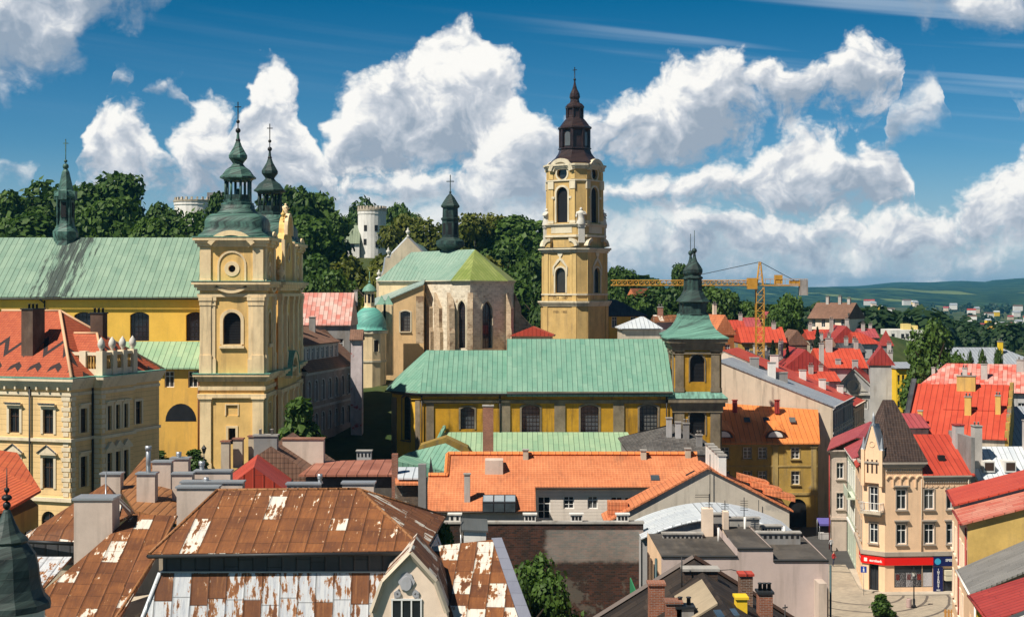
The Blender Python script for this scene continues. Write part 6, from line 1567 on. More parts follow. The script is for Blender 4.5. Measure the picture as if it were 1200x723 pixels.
    for (a0, o0), (a1, o1) in zip(cor, cor[1:]):
        for zz in (8.4, 9.2): rl.bar(bp(a0, o0, zz), bp(a1, o1, zz), .05)
        n = 9 if abs(a1-a0) > 1 else 4
        for k in range(n+1): rl.bar(bp(a0+(a1-a0)*k/n, o0+(o1-o0)*k/n, 8.25), bp(a0+(a1-a0)*k/n, o0+(o1-o0)*k/n, 9.2), .03)
    rl.build('balcony_railing', 'w_white', r)
    # steep slate roof over the corner, red roof over the rest
    s = MB(); bs = [(36.2, 151.0), (38.0, 148.3), (42.6, 148.5), (42.8, 156.5), (37.4, 157)]; tp = [(38.9, 152.3), (38.95, 151.8), (40.0, 151.8), (40.1, 152.8), (39.1, 152.8)]
    bz, tz = zt+.05, Z(469, 152)
    for k in range(5): s.face([(*bs[k], bz), (*bs[(k+1) % 5], bz), (*tp[(k+1) % 5], tz), (*tp[k], tz)])
    s.face([(*p, tz) for p in tp]); s.face([(*p, bz) for p in reversed(bs)]); s.build('slate_roof', 'slate', r)
    g = MB(); y0, y1 = 148.8, 158.5; zr = Z(508.5, 157)
    g.slab([(42.2, y0-.15, ze+.03), (47.6, y0+.2, ze+.03), (47.6, 156.8, zr), (41.5, 156.8, zr)], .14); g.slab([(41.5, 156.8, zr), (47.6, 156.8, zr), (48.4, 161.3, ze), (38, 161.3, ze)], .14)
    g.slab([(38.0, 161.3, 12.0), (36.9, 155.6, 12.0), (41.5, 156.8, zr)], .12)
    g.build('red_roof', 'red_seam', r)
    h = MB(); x = X(1103, 151.6); z = ze+(zr-ze)*(151.6-y0)/8; h.box(x-.3, x+.35, 151.4, 152.0, z-.2, z+.55); h.build('roof_hatch', 'black', r)
    w2 = MB(); w2.box(47.25, 47.65, 149.3, 157, 6, zr+.4); w2.build('party_wall', 'w_dgrey', r); chimney(r, 47.5, 154.5, zr-2, zr+1.2, .9, 1.3, 'w_grey', 'red_dark')
    # shop windows, signs
    def on(mb, p0, p1, u0, u1, z0, z1, o): relief(mb, p0, math.atan2(p1[1]-p0[1], p1[0]-p0[0]), [(u0, z0), (u1, z0), (u1, z1), (u0, z1)], o)
    g = MB(); on(g, B, C, .98, LBC, .55, 2.8, -.25); on(g, C, D, 0, 1.1, .55, 2.8, -.25); on(g, C, D, 2.2, 3.4, .05, 2.45, -.25); g.build('shop_window', 'glass', r)
    g = MB(); on(g, B, C, LBC*.82-.475, LBC, 2.0-1.35, 2.0-1.0, -.2) if False else None
    for a, b_ in ((1.05, 2.1), (2.2, 3.15), (3.25, 3.85)):
        g = MB(); on(g, B, C, a, b_, .62, 2.05, -.22); g.build('window_poster', plaster('poster_paper', (.55, .52, .52), .1, .3), r)
    g = MB(); on(g, C, D, .1, 1.05, .62, 2.05, -.22); g.build('window_poster', plaster('poster_paper', (.55, .52, .52), .1, .3), r)
    g = MB()
    for a in (1.1, 2.25, 3.3): on(g, B, C, a+.08, a+.48, 1.3, 1.9, -.205)
    g.build('poster_picture', 'red_dark', r)
    g = MB()
    for a in (2.15, 3.2): on(g, B, C, a-.03, a+.03, .55, 2.8, -.15)
    g.build('window_mullion', 'darkframe', r)
    red = plain('red_sign', (.72, .012, .008), .4, var=.04); blue = plain('navy_sign', (.010, .014, .085), .4, var=.05)
    g = MB(); on(g, B, C, -.02, LBC+.02, 2.85, 3.62, .16); on(g, C, D, -.02, 1.1, 2.85, 3.62, .165); on(g, A, B, -.03, LAB+.05, 2.85, 3.62, .16); on(g, A0, A, LA0-3.5, LA0+.04, 2.85, 3.62, .162); g.build('red_sign', red, r)
    g = MB(); on(g, C, D, 1.12, 5.0, 2.72, 3.7, .2); on(g, C, D, 1.12, 2.1, .1, 2.6, .2); g.build('blue_sign', blue, r)
    def put(t, p0, p1, u, z, o):
        an = math.atan2(p1[1]-p0[1], p1[0]-p0[0]); t.rotation_euler = (R(90), 0, an)
        t.location = (p0[0]+math.cos(an)*u+math.sin(an)*o, p0[1]+math.sin(an)*u-math.cos(an)*o, z)
    put(text('eurobank', .36, 'white', r, 'lettering', .012), A, B, LAB*.62, 3.1, .175)
    put(text('eurobank', .36, 'white', r, 'lettering', .012), A0, A, LA0-1.5, 3.1, .18)
    t = MB(); on(t, A, B, LAB*.1, LAB*.1+.34, 3.06, 3.42, .175); t.build('sign_logo', 'white', r)
    put(text('SPEED', .36, 'white', r, 'lettering', .012), C, D, 2.85, 3.2, .21)
    t = MB(); relief(t, C, math.atan2(D[1]-C[1], D[0]-C[0]), arc(1.55, 3.2, .33, 0, 330, 16), .212); t.build('sign_logo', plain('cyan_disc', (.05, .35, .55), .4), r)
    for k, chr_ in enumerate('INTERNET'): put(text(chr_, .30, 'white', r, 'lettering', .012), C, D, 1.61, 2.27-.255*k, .21)
    put(text('MLS', .22, 'white', r, 'lettering', .008), C, D, 1.61, .2, .21)
    # air conditioners by the side entry
    g = MB()
    for z in (1.55, 2.1): on(g, C, D, 2.25, 3.3, z-.28, z+.2, .55)
    g.build('air_conditioner', plain('cream_plastic', (.62, .56, .40), .5), r)
    dp = MB()
    for p in (A0, C, (47.0, 149.1)): dp.tube((p[0]-.1, p[1]-.12, 3.8), (p[0]-.1, p[1]-.12, ze-.3), .05)
    dp.build('downpipe', 'w_beige', r)
    settle(r, (42, 154, 0))
corner_house()
def green_house():
    r = thing('town_house', 'narrow pale green house with balcony, up the street from the corner house', 'house'); w = MB(); tr = MB(); p0, p1 = (39.9, 172.5), (38.15, 161.1); L = math.dist(p0, p1)
    facade(w, p0, p1, 0, 12.2, [q for i in range(4) for q in (op(L*(i+.5)/4, 8.4, .95, 2.3, surround=.12, **WIN), op(L*(i+.5)/4, 4.7, .95, 2.3, surround=.12, **WIN), op(L*(i+.5)/4, .3, 1.5, 2.6, 'r', 'two', 'darkframe'))], r, 0, .18, tr)
    w.face([(38.15, 161.1, 0), (48, 161.4, 0), (48, 161.4, 12.2), (38.15, 161.1, 12.2)]); w.face([(48, 172.5, 0), (39.9, 172.5, 0), (39.9, 172.5, 12.2), (48, 172.5, 12.2)])
    tr.cornice([p0, p1], 12.3, .5, .4, 0, False); tr.band([p0, p1], 3.8, 4.1, .15, 0, False); w.build('wall', 'w_green', r); tr.build('stucco_trim', 'w_white', r)
    g = MB(); g.slab([(39.5, 172.6, 12.3), (37.75, 161.15, 12.3), (43, 161.3, 14.6), (44, 172.6, 14.6)], .13); g.slab([(44, 172.6, 14.6), (43, 161.3, 14.6), (48, 161.4, 12.3), (48, 172.6, 12.3)], .13); g.build('roof', 'maroon', r)
    b = MB(); relief(b, p0, math.atan2(p1[1]-p0[1], p1[0]-p0[0]), [(L*.5, 7.7), (L*.98, 7.7), (L*.98, 7.9), (L*.5, 7.9)], .9); relief(b, p0, math.atan2(p1[1]-p0[1], p1[0]-p0[0]), [(L*.5, 7.9), (L*.98, 7.9), (L*.98, 8.8), (L*.5, 8.8)], .9, 0, -.84); b.build('balcony', 'w_green', r)
    for k in range(3): chimney(r, 43.2+.3*k, 163+3*k, 14, 15.8, .6, .6, 'maroon')
    settle(r, (43, 167, 0))
    r = thing('town_house', 'pinkish grey narrow house with maroon roof standing out into the street', 'house'); w = MB(); tr = MB()
    a, b_, c, d = (37.9, 172.7), (39.85, 172.7), (47, 186), (41.5, 186)
    facade(w, a, b_, 0, 11.9, [op(1.15, z, .85, 1.9, surround=.1, sill=True, **WIN) for z in (8.6, 5.0)], r, 0, .18, tr)
    facade(w, d, a, 0, 11.9, [op(3+3*i, z, .95, 1.9, surround=.1, **WIN) for i in range(4) for z in (8.6, 5.0, 1)], r, 0, .18, tr)
    w.face([(*c, 0), (*d, 0), (*d, 11.9), (*c, 11.9)])
    tr.cornice([d, a, b_], 12, .45, .35, 0, False); tr.band([d, a, b_], 3.7, 4.0, .12, 0, False); w.build('wall', 'w_pink', r); tr.build('stucco_trim', 'w_pink', r)
    g = MB(); g.slab([(41, 186.2, 12.05), (37.4, 172.2, 12.05), (41, 172.3, 13.6), (46, 186.2, 14.2)], .13); g.slab([(46, 186.2, 14.2), (41, 172.3, 13.6), (47.2, 172.7, 12.2), (50, 186.2, 12.2)], .13); g.build('roof', 'maroon', r)
    q = MB(); q.tube((37.75, 172.55, 11.8), (37.75, 172.55, .2), .07); q.build('downpipe', 'red_dark', r)
    settle(r, (41, 178, 0))
green_house()

# --- town palace on the left
def palace():
    r = thing('palace', 'ornate yellow and cream town palace with patterned red tile roof and balustrade attic', 'palace')
    M['b_wall'] = plaster('palace_yellow_blocks', (.80, .55, .26), .07, .14, .42); M['b_trim'] = plaster('palace_cream_trim', (.74, .62, .44), .08, .2)
    w = MB(); tr = MB(); dk = MB(); ze = 24.0; Wd = 17.0; D = 13.0; zb = 10
    S = dict(style='cross', fm='brownframe', surround=.22)
    f = []; us = [Wd-2.05-3.2*i for i in range(5)]
    for u in us: f += [op(u, 19.55, .98, 1.95, hood='flat', **S), op(u, 15.2, 1.0, 2.45, hood='tri', **S), op(u, 11.0, 1.3, 2.4, 'a', style='cross', fm='brownframe')]
    facade(w, (-Wd, 0), (0, 0), zb, ze, f, r, 0, .22, tr)
    facade(w, (0, 0), (0, 3.0), zb, ze, [op(1.75, 19.55, .9, 1.95, hood='flat', **S), op(1.75, 15.2, .9, 2.45, hood='flat', **S)], r, 0, .22, tr)
    facade(w, (0, 3.0), (.8, 3.0), zb, ze, [], r, 0, .22, tr)
    facade(w, (.8, 3.0), (.8, 7.7), zb, ze, [q for u in (1.15, 2.35, 3.55) for q in (op(u, 19.55, .6, 2.0, hood='flat', **S), op(u, 15.2, .7, 2.5, hood='tri', **S))], r, 0, .22, tr)
    facade(w, (.8, 7.7), (0, 7.7), zb, ze, [], r, 0, .2, tr); facade(w, (0, 7.7), (0, D), zb, ze, [op(2, 19.55, .9, 1.95, **S)], r, 0, .2, tr)
    w.face([(0, D, zb), (-Wd, D, zb), (-Wd, D, ze), (0, D, ze)]); w.face([(-Wd, D, zb), (-Wd, 0, zb), (-Wd, 0, ze), (-Wd, D, ze)])
    line = [(-Wd, 0), (0, 0), (0, 3.0), (.8, 3.0), (.8, 7.7), (0, 7.7), (0, D)]
    tr.cornice(line, ze, .9, .65, 0, False, 4); tr.band(line, 22.6, 22.85, .1, 0, False); tr.band(line, 18.95, 19.2, .18, 0, False); tr.band(line, 14.2, 14.5, .2, 0, False)
    for i in range(60):     # quoins
        for (p0, an, u, wd) in (((-Wd, 0), 0, Wd-.42, .8), ((0, 0), R(90), .35, .66), ((0, 3.0), 0, .4, .72), ((.8, 3.0), R(90), .3, .56)):
            z = 14.6+i*.40
            if z < 22.3 and not 18.7 < z < 19.1:
                wv = wd*(1.0 if i % 2 else .62); relief(tr, p0, an, [(u-wv/2, z), (u+wv/2, z), (u+wv/2, z+.32), (u-wv/2, z+.32)], .05)
    for u in [x+.1 for x in range(-16, 1)]: relief(tr, (-Wd, 0), 0, [(u+Wd-.14, 23.05), (u+Wd+.0, 23.05), (u+Wd+.0, 23.3), (u+Wd-.14, 23.3)], .35)
    w.build('wall', 'b_wall', r); tr.build('stucco_trim', 'b_trim', r)
    ph = MB()
    for u in us:
        for k in (-1, 1): ph.bar((-Wd+u+k*.9, -.30, 18.03), (-Wd+u, -.30, 18.66), .09)
        ph.bar((-Wd+u-.8, -.32, 21.97), (-Wd+u+.8, -.32, 21.97), .07)
    ph.build('hood_flashing', 'dark_seam', r)
    dp = MB(); dp.tube((-3.7, -.16, 23.3), (-3.7, -.16, 10.5), .08); dp.tube((.12, 2.85, 23.3), (.12, 2.85, 10.5), .08); dp.build('downpipe', 'gutter', r)
    # tiled hip roof with dark zigzag
    m, t, bs, uv, off = new_mat('patterned_red_tiles', .7, .3)
    x, y, _ = t.xyz(uv)
    fu = t.m('FRACT', t.m('DIVIDE', x, .27)); fv = t.m('FRACT', t.m('DIVIDE', y, .3)); rd = t.white(t.vec(t.m('FLOOR', t.m('DIVIDE', x, .27)), t.m('FLOOR', t.m('DIVIDE', y, .3))))
    n1 = t.noise(off, .4, 5, .6); c = t.mix(t.m('MULTIPLY_ADD', rd, .5, t.m('SUBTRACT', n1, .25)), (.34, .065, .03, 1), (.50, .12, .05, 1))
    tri = t.m('PINGPONG', x, .95)
    zz = t.m('ABSOLUTE', t.m('SUBTRACT', t.m('SUBTRACT', y, 17.2), t.m('MULTIPLY', tri, 2.0)))
    zg = t.m('LESS_THAN', zz, .42)
    z2 = t.m('LESS_THAN', t.m('ABSOLUTE', t.m('SUBTRACT', t.m('SUBTRACT', y, 15.9), t.m('MULTIPLY', tri, -1.0))), .35)
    z2 = t.m('MULTIPLY', z2, t.m('LESS_THAN', tri, .55))
    c = t.mix(t.m('MAXIMUM', zg, z2), c, (.035, .022, .022, 1))
    c = t.vm('SCALE', c, scale=t.m('MULTIPLY', t.m('MULTIPLY_ADD', t.m('LESS_THAN', fv, .17), -.4, 1.0), t.m('MULTIPLY_ADD', t.m('LESS_THAN', fu, .2), -.25, 1.0)))
    t.put(bs.inputs['Base Color'], c); bump(t, bs, t.m('SUBTRACT', t.m('SINE', t.m('MULTIPLY', x, 23.27)), fv), .4, .05)
    g = MB(); gable_roof(g, -Wd, 0, 0, D, ze+.25, 29.2, 'x', .35, .35, .12, 0, 5.6, 5.6); g.build('tile_roof', m, r)
    hp = MB()
    for a, b_ in (((0.3, -.3, ze+.05), (-5.6, D/2, 29.25)), ((.3, D+.3, ze+.05), (-5.6, D/2, 29.25)), ((-5.6, D/2, 29.25), (-Wd+5.6, D/2, 29.25))): hp.tube(a, b_, .13)
    hp.build('hip_tiles', plain('pale_ridge_tile', (.62, .38, .22), .7), r)
    g = MB(); gable_roof(g, -3.5, .6, 3.4, 7.4, ze+1.6, 27.4, 'x', 0, 0, .1, 0, 0, 1.8); g.build('bay_roof', m, r)
    hp = MB(); hp.tube((-3.4, 5.4, 27.42), (-1.2, 5.4, 27.42), .11); hp.tube((-1.2, 5.4, 27.42), (.6, 3.4, ze+1.65), .11); hp.build('hip_tiles', plain('pale_ridge_tile', (.62, .38, .22), .7), r)
    lg = MB(); lg.band(line, ze+.003, ze+.08, .7, 0, False); lg.build('cornice_flashing', 'patina_green', r)
    # attic with balusters and stone finials over the bay
    a = MB(); 
    a.box(-2.6, .9, 2.9, 3.2, ze+.1, ze+.6); a.box(-2.6, .9, 2.9, 3.2, ze+1.7, ze+1.95); a.box(.62, .95, 3.2, 7.8, ze+.1, ze+.6); a.box(.62, .95, 3.2, 7.8, ze+1.7, ze+1.95)
    for (px, py) in ((-2.4, 3.05), (-.8, 3.05), (.75, 3.1), (.78, 4.6), (.78, 6.1), (.78, 7.6)): a.box(px-.3, px+.3, py-.3, py+.3, ze+.05, ze+2.05)
    a.build('balustrade', 'b_trim', r)
    bl = MB()
    for k in range(4):
        for (px, py) in ((-2.05+.3*k, 3.05), (-.42+.26*k, 3.05), (.78, 3.5+.25*k), (.78, 5.0+.25*k), (.78, 6.5+.22*k)): bl.lathe([(.06, ze+.6), (.12, ze+.9), (.06, ze+1.3), (.1, ze+1.7)], (px, py), 6, 0, 0, 0, True, False)
    bl.build('balusters', plain('ochre_balusters', (.55, .33, .10), .8), r)
    for (px, py) in ((.75, 3.1), (.78, 4.6), (.78, 6.1), (.78, 7.6)):
        fo = MB(); fo.lathe([(.12, 0), (.1, .12), (.27, .35), (.3, .6), (.22, .85), (.08, 1.05), (0, 1.15)], (0, 0), 10, 0, 0, 0, True); fo.build('finial', 'statue', r, (px, py, ze+2.05))
    chimney(r, -5.4, 2.6, 25, 29.4, 1.1, 1.6, plaster('sooty_brick', (.12, .075, .055), .3, .4), 'gutter', 3); chimney(r, -2.5, 7.6, 26, 29.0, 1.2, .7, plaster('sooty_brick', (.12, .075, .055), .3, .4), 'gutter', 3)
    settle(r, (0, 0, zb), (-35.0, 115.0, zb), R(-18))
palace()

# --- shaded houses between the churches
r = hpx('town_house', 'grey house with patchy pink metal roof between the two churches', 345, 410, 378, 343, 200, 9, 14, gut=False, wall='w_dgrey', roof=seam('patchy_pink_roof', (.52, .17, .13), (.60, .42, .36), .6, .9, .5, 0, .9, .4, (.35, .12, .09)), f=[op(6.2, 22.3, 1.1, 2.0, **WIN)], chim=[(4, 6, 30.9, .5, .5)])
def dormer_house():
    r = thing('town_house', 'shaded grey house with row of dormers under brown tiles, beside the church front', 'house'); w = MB(); tr = MB(); zb, ze = 12, 20.9
    a, b_, c, d = (-27.5, 178.5), (-25.3, 177.6), (X(419, 199), 199), (-29, 200); L = math.dist(b_, c); an = math.atan2(c[1]-b_[1], c[0]-b_[0]); n = Vector((math.sin(an), -math.cos(an))); u = Vector((math.cos(an), math.sin(an)))
    ops = [q for i in range(8) for q in (op(L*(i+.5)/8, 17.2, 1.25, 2.5, 'a', 'cross', 'white', surround=.16, sill=True), op(L*(i+.5)/8, 13.2, 1.25, 2.4, 'a', 'cross', 'white', surround=.12))]
    facade(w, a, b_, zb, ze, [op(1.1, 17.2, 1, 2, surround=.12, **WIN)], r, 0, .2, tr); facade(w, b_, c, zb, ze, ops, r, 0, .28, tr)
    w.face([(*c, zb), (*d, zb), (*d, ze), (*c, ze)]); w.face([(*d, zb), (*a, zb), (*a, ze), (*d, ze)])
    tr.cornice([a, b_, c], ze+.1, .5, .4, 0, False); tr.band([a, b_, c], 16.2, 16.5, .14, 0, False)
    w.build('wall', plaster('deep_grey_wall', (.30, .26, .24), .2, .45), r); tr.build('stucco_trim', 'w_grey', r)  # dark grey base with darker streaks
    B, C = Vector(b_), Vector(c); g = MB(); e0, e1 = B+n*.45-u*.3, C+n*.45; t0, t1 = B-n*4.6-u*.3, C-n*4.6
    g.slab([(*e0, ze+.1), (*e1, ze+.1), (*t1, 25.6), (*t0, 25.6)], .15); g.slab([(*t0, 25.6), (*t1, 25.6), (*(t1-n*4.5), ze), (*(t0-n*4.5), ze)], .15); g.build('roof', 'brown_tile', r)
    g = MB(); p0, p1 = B-n*.9+u*1.0, B-n*.9+u*16; q0, q1 = B-n*4.7+u*1.0, B-n*4.7+u*16
    g.slab([(*(p0+n*.4), 24.2), (*(p1+n*.4), 24.2), (*q1, 26.2), (*q0, 26.2)], .14); g.build('dormer_roof', 'brown_tile', r)
    g = MB(); facade(g, p0, p1, 21.6, 24.1, [op(15*(i+.5)/8, 22.3, 1.0, 1.4, **WIN) for i in range(8)], r); g.face([(*q0, 21.6), (*p0, 21.6), (*p0, 24.1), (*q0, 26)]); g.build('dormer_wall', 'w_grey', r)
    for k in range(3): p = B-n*3.5+u*(3+5*k); chimney(r, p.x, p.y, 24.5, 27.4, .8, .6, 'w_dgrey')
    settle(r, (-25, 188, zb))
dormer_house()
r = hpx('town_house', 'narrow grey house edge with torn red and white posters beside the rotunda', 411, 424, 395, 386, 190, 2, 15, gut=False, wall=plaster('torn_posters', (.58, .50, .50), .2, .3, patch=(.42, .07, .07)), roof='brown_tile')
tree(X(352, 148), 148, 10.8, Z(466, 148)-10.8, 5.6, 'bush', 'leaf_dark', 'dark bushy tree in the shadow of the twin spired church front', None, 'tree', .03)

# ------------------------------------------------------------------ street and square
def P3(px, py, Y): return (X(px, Y), Y, Z(py, Y))
def street():
    b = MB(); b.face([(10, 112.5, 0), (44, 112, 0), (49, 149, 0), (50, 165, 0), (56, 200, 0), (62, 225, .6), (52, 225, .6), (46, 205, 0), (24, 192, 0), (10, 192, 0)])
    m, t, bs, uv, off = new_mat('asphalt', .9, .2); n = t.noise(uv, .5, 5, .6); n2 = t.noise(uv, 9, 3, .6)
    t.put(bs.inputs['Base Color'], t.vm('SCALE', (.062, .06, .058), scale=t.m('MULTIPLY_ADD', n, .6, t.m('MULTIPLY_ADD', n2, .5, .45)))); bump(t, bs, n2, .3, .01)
    tag(b.build('street', m), None, None, None, 'structure')
    b = MB(); b.face([(22, 112.2, .004), (43.8, 112.2, .004), (47, 148.6, .004), (36.2, 149.5, .004), (37.7, 164, .004), (31, 164, .004), (24, 150, .004)])
    m, t, bs, uv, off = new_mat('square_paving', .85, .25); x, y, _ = t.xyz(uv)
    br = t.n('ShaderNodeTexBrick', {'offset': .5}, Scale=1.0); br.inputs['Brick Width'].default_value = .42; br.inputs['Row Height'].default_value = .21; br.inputs['Mortar Size'].default_value = .012
    br.inputs['Color1'].default_value = (.42, .35, .26, 1); br.inputs['Color2'].default_value = (.31, .265, .205, 1); br.inputs['Mortar'].default_value = (.2, .17, .14, 1); t.put(br.inputs['Vector'], uv)
    n = t.noise(uv, .35, 5, .6); c = t.vm('SCALE', br.outputs['Color'], scale=t.m('MULTIPLY_ADD', n, .7, .68))
    rr = t.m('SQRT', t.m('ADD', t.m('POWER', t.m('ADD', t.m('SUBTRACT', x, 35.2), t.m('MULTIPLY', t.m('SUBTRACT', n, .5), .5)), 2.0), t.m('POWER', t.m('MULTIPLY', t.m('SUBTRACT', y, 151.5), .62), 2.0)))
    ln = t.m('LESS_THAN', t.m('ABSOLUTE', t.m('SUBTRACT', t.m('FRACT', t.m('DIVIDE', rr, 2.1)), .5)), .06)
    ln = t.m('MULTIPLY', ln, t.m('GREATER_THAN', rr, 4.6)); c = t.mix(t.m('MULTIPLY', ln, .85), c, (.085, .07, .062, 1))
    t.put(bs.inputs['Base Color'], c); bump(t, bs, br.outputs['Fac'], .3, .01)
    tag(b.build('square_paving', m), None, None, None, 'structure')
    b = MB(); b.prism([(36.05, 150.4), (38.0, 147.2), (47.6, 147.7), (47.6, 149.5), (38.3, 148.7), (36.5, 150.3), (38.2, 161), (37.4, 161)], -.1, .13)
    m2 = plaster('pavement_slabs', (.46, .40, .32), .15, .2, .5); tag(b.build('pavement', m2), None, None, None, 'structure')
street()
def lamp_post():
    Y = 141.7; t = thing('street_lamp', 'black cast street lamp with single lantern in front of the shop windows', 'street lamp', (X(1071, Y), Y, 0))
    b = MB(); b.lathe([(.22, 0), (.2, .25), (.12, .35), (.13, .8), (.07, .95), (.05, 2.9), (.08, 2.95), (.04, 3.1)], (0, 0), 10, 0, 0, 0, True); b.bar((-.3, 0, 2.75), (.3, 0, 2.75), .04); b.build('post', 'iron', t)
    b = MB(); b.lathe([(.1, 3.1), (.2, 3.5)], (0, 0), 6, 0, 0); b.build('lantern_glass', plain('frosted_lamp_glass', (.62, .62, .58), .3), t)
    b = MB(); b.lathe([(.26, 3.5), (.24, 3.56), (.1, 3.75), (.04, 3.95), (0, 4.05)], (0, 0), 6, 0, 0); b.build('lantern_cap', 'iron', t)
    t = thing('litter_bin', 'small pinkish stone litter bin beside the street lamp', 'litter bin', (X(1065.5, Y), Y+.1, 0))
    b = MB(); b.lathe([(.24, 0), (.27, .1), (.27, .85), (.2, .9), (.2, .7)], (0, 0), 10, 0, 0); b.build('body', plain('pink_stone', (.42, .30, .27), .8), t)
lamp_post()
def post_sign():
    t = thing('road_sign', 'blue square pedestrian sign on a thin pole before the shop door', 'road sign', (X(1011, 148), 147.6, 0), R(-12))
    b = MB(); b.tube((0, 0, 0), (0, 0, 3.0), .035); b.build('pole', 'zinc', t)
    b = MB(); b.box(-.3, .3, -.06, -.03, 2.3, 2.95); b.build('plate', plain('blue_plate', (.02, .06, .32), .4), t)
    b = MB(); b.ball((0, -.07, 2.8), .055); b.extrude([(-.09, -.075, 2.55), (.09, -.075, 2.55), (.06, -.075, 2.74), (-.06, -.075, 2.74)], (0, .01, 0)); b.extrude([(-.08, -.075, 2.36), (-.03, -.075, 2.36), (0, -.075, 2.5), (.03, -.075, 2.36), (.08, -.075, 2.36), (.05, -.075, 2.56), (-.05, -.075, 2.56)], (0, .01, 0)); b.build('pictogram', 'white', t)
post_sign()
def bush():
    Y = 137.8; t = thing('round_bush', 'clipped round green bush on the paved square', 'bush', (X(1033, Y), Y, 0))
    c = bpy.data.objects.new('foliage', crown_data('bush', 'leaf_mid')); COL.objects.link(c); c.parent = t; c.scale = (3.3, 3.3, 2.4); c.location = (0, 0, -.2)
    b = MB(); b.tube((0, 0, 0), (0, 0, 1.0), .06); b.build('stem', 'bark', t)
bush()
def person(x, y, z, rz, shirt, legs, label, h=1.72):
    """one continuous body grown from a jointed skeleton"""
    sk = [(0, 0, .95, .13), (0, 0, 1.15, .125), (0, -.01, 1.38, .15), (0, 0, 1.50, .07), (0, -.01, 1.58, .075), (0, -.02, 1.68, .085),
          (-.10, 0, .90, .09), (-.11, -.10, .50, .065), (-.11, .02, .09, .042), (-.11, -.14, .04, .035), (.10, 0, .90, .09), (.11, .12, .50, .065), (.11, .26, .12, .042), (.11, .14, .05, .035),
          (-.20, 0, 1.42, .06), (-.25, .06, 1.15, .045), (-.24, -.04, .92, .034), (.20, 0, 1.42, .06), (.26, -.04, 1.15, .045), (.24, -.16, .95, .034), (0, -.02, 1.74, .06)]
    ed = [(0, 1), (1, 2), (2, 3), (3, 4), (4, 5), (5, 20), (0, 6), (6, 7), (7, 8), (8, 9), (0, 10), (10, 11), (11, 12), (12, 13), (2, 14), (14, 15), (15, 16), (2, 17), (17, 18), (18, 19)]
    me = bpy.data.meshes.new('person'); me.from_pydata([s[:3] for s in sk], ed, []); o = bpy.data.objects.new('person', me); COL.objects.link(o)
    md = o.modifiers.new('skin', 'SKIN'); sv_ = me.skin_vertices[0].data
    for k, s in enumerate(sk): sv_[k].radius = (s[3], s[3]*.85); sv_[k].use_root = (k == 0)
    o.modifiers.new('smooth', 'SUBSURF').levels = 1
    m = bpy.data.materials.new('clothed_body'); m.use_nodes = True; t = NT(m.node_tree); b = t.n('ShaderNodeBsdfPrincipled', None, Roughness=.8); ou = t.n('ShaderNodeOutputMaterial'); t.put(ou.inputs['Surface'], b)
    g = t.xyz(t.n('ShaderNodeTexCoord').outputs['Object']); c = t.mix(t.m('GREATER_THAN', g[2], .92), (*legs, 1), (*shirt, 1)); c = t.mix(t.m('GREATER_THAN', g[2], 1.49), c, (.5, .3, .2, 1)); c = t.mix(t.m('GREATER_THAN', t.m('MULTIPLY_ADD', g[1], .8, g[2]), 1.69), c, (.04, .025, .018, 1)); t.put(b.inputs['Base Color'], c)
    me.materials.append(m); o.location = (x, y, z); o.rotation_euler.z = rz; o.scale = (h/1.78,)*3
    tag(o, label, 'person'); return o
person(X(977, 163), 163, .004, R(40), (.45, .03, .03), (.02, .025, .05), 'person in red top and dark trousers walking where the shaded street meets the square')
person(X(974, 172), 172, 0, R(200), (.5, .5, .52), (.05, .05, .06), 'person in pale grey top walking up the shaded street')
def awning():
    Y = 181; t = thing('market_stall', 'violet blue canopy of a street stall by the ochre archway house', 'market stall', (X(967, Y), Y, 0))
    b = MB(); b.face([(-.9, -.8, 2.0), (.9, -.8, 2.0), (.9, .8, 2.5), (-.9, .8, 2.5)]); b.extrude([(-.9, -.8, 2.0), (.9, -.8, 2.0), (.9, -.8, 1.75), (-.9, -.8, 1.75)], (0, .02, 0)); b.slab([(-.9, -.78, 2.0), (.9, -.78, 2.0), (.9, .8, 2.5), (-.9, .8, 2.5)], .04); b.build('canopy', plain('violet_cloth', (.10, .09, .30), .8), t)
    for x, y in ((-.85, -.75), (.85, -.75), (-.85, .75), (.85, .75)):
        b = MB(); b.tube((x, y, 0), (x, y, 2.0 if y < 0 else 2.45), .025); b.build('post', 'zinc', t)
    b = MB(); b.box(-.8, .8, -.5, .3, .7, .8); b.box(-.78, .78, -.48, .28, 0, .69, 0); b.build('counter', 'w_grey', t)
awning()

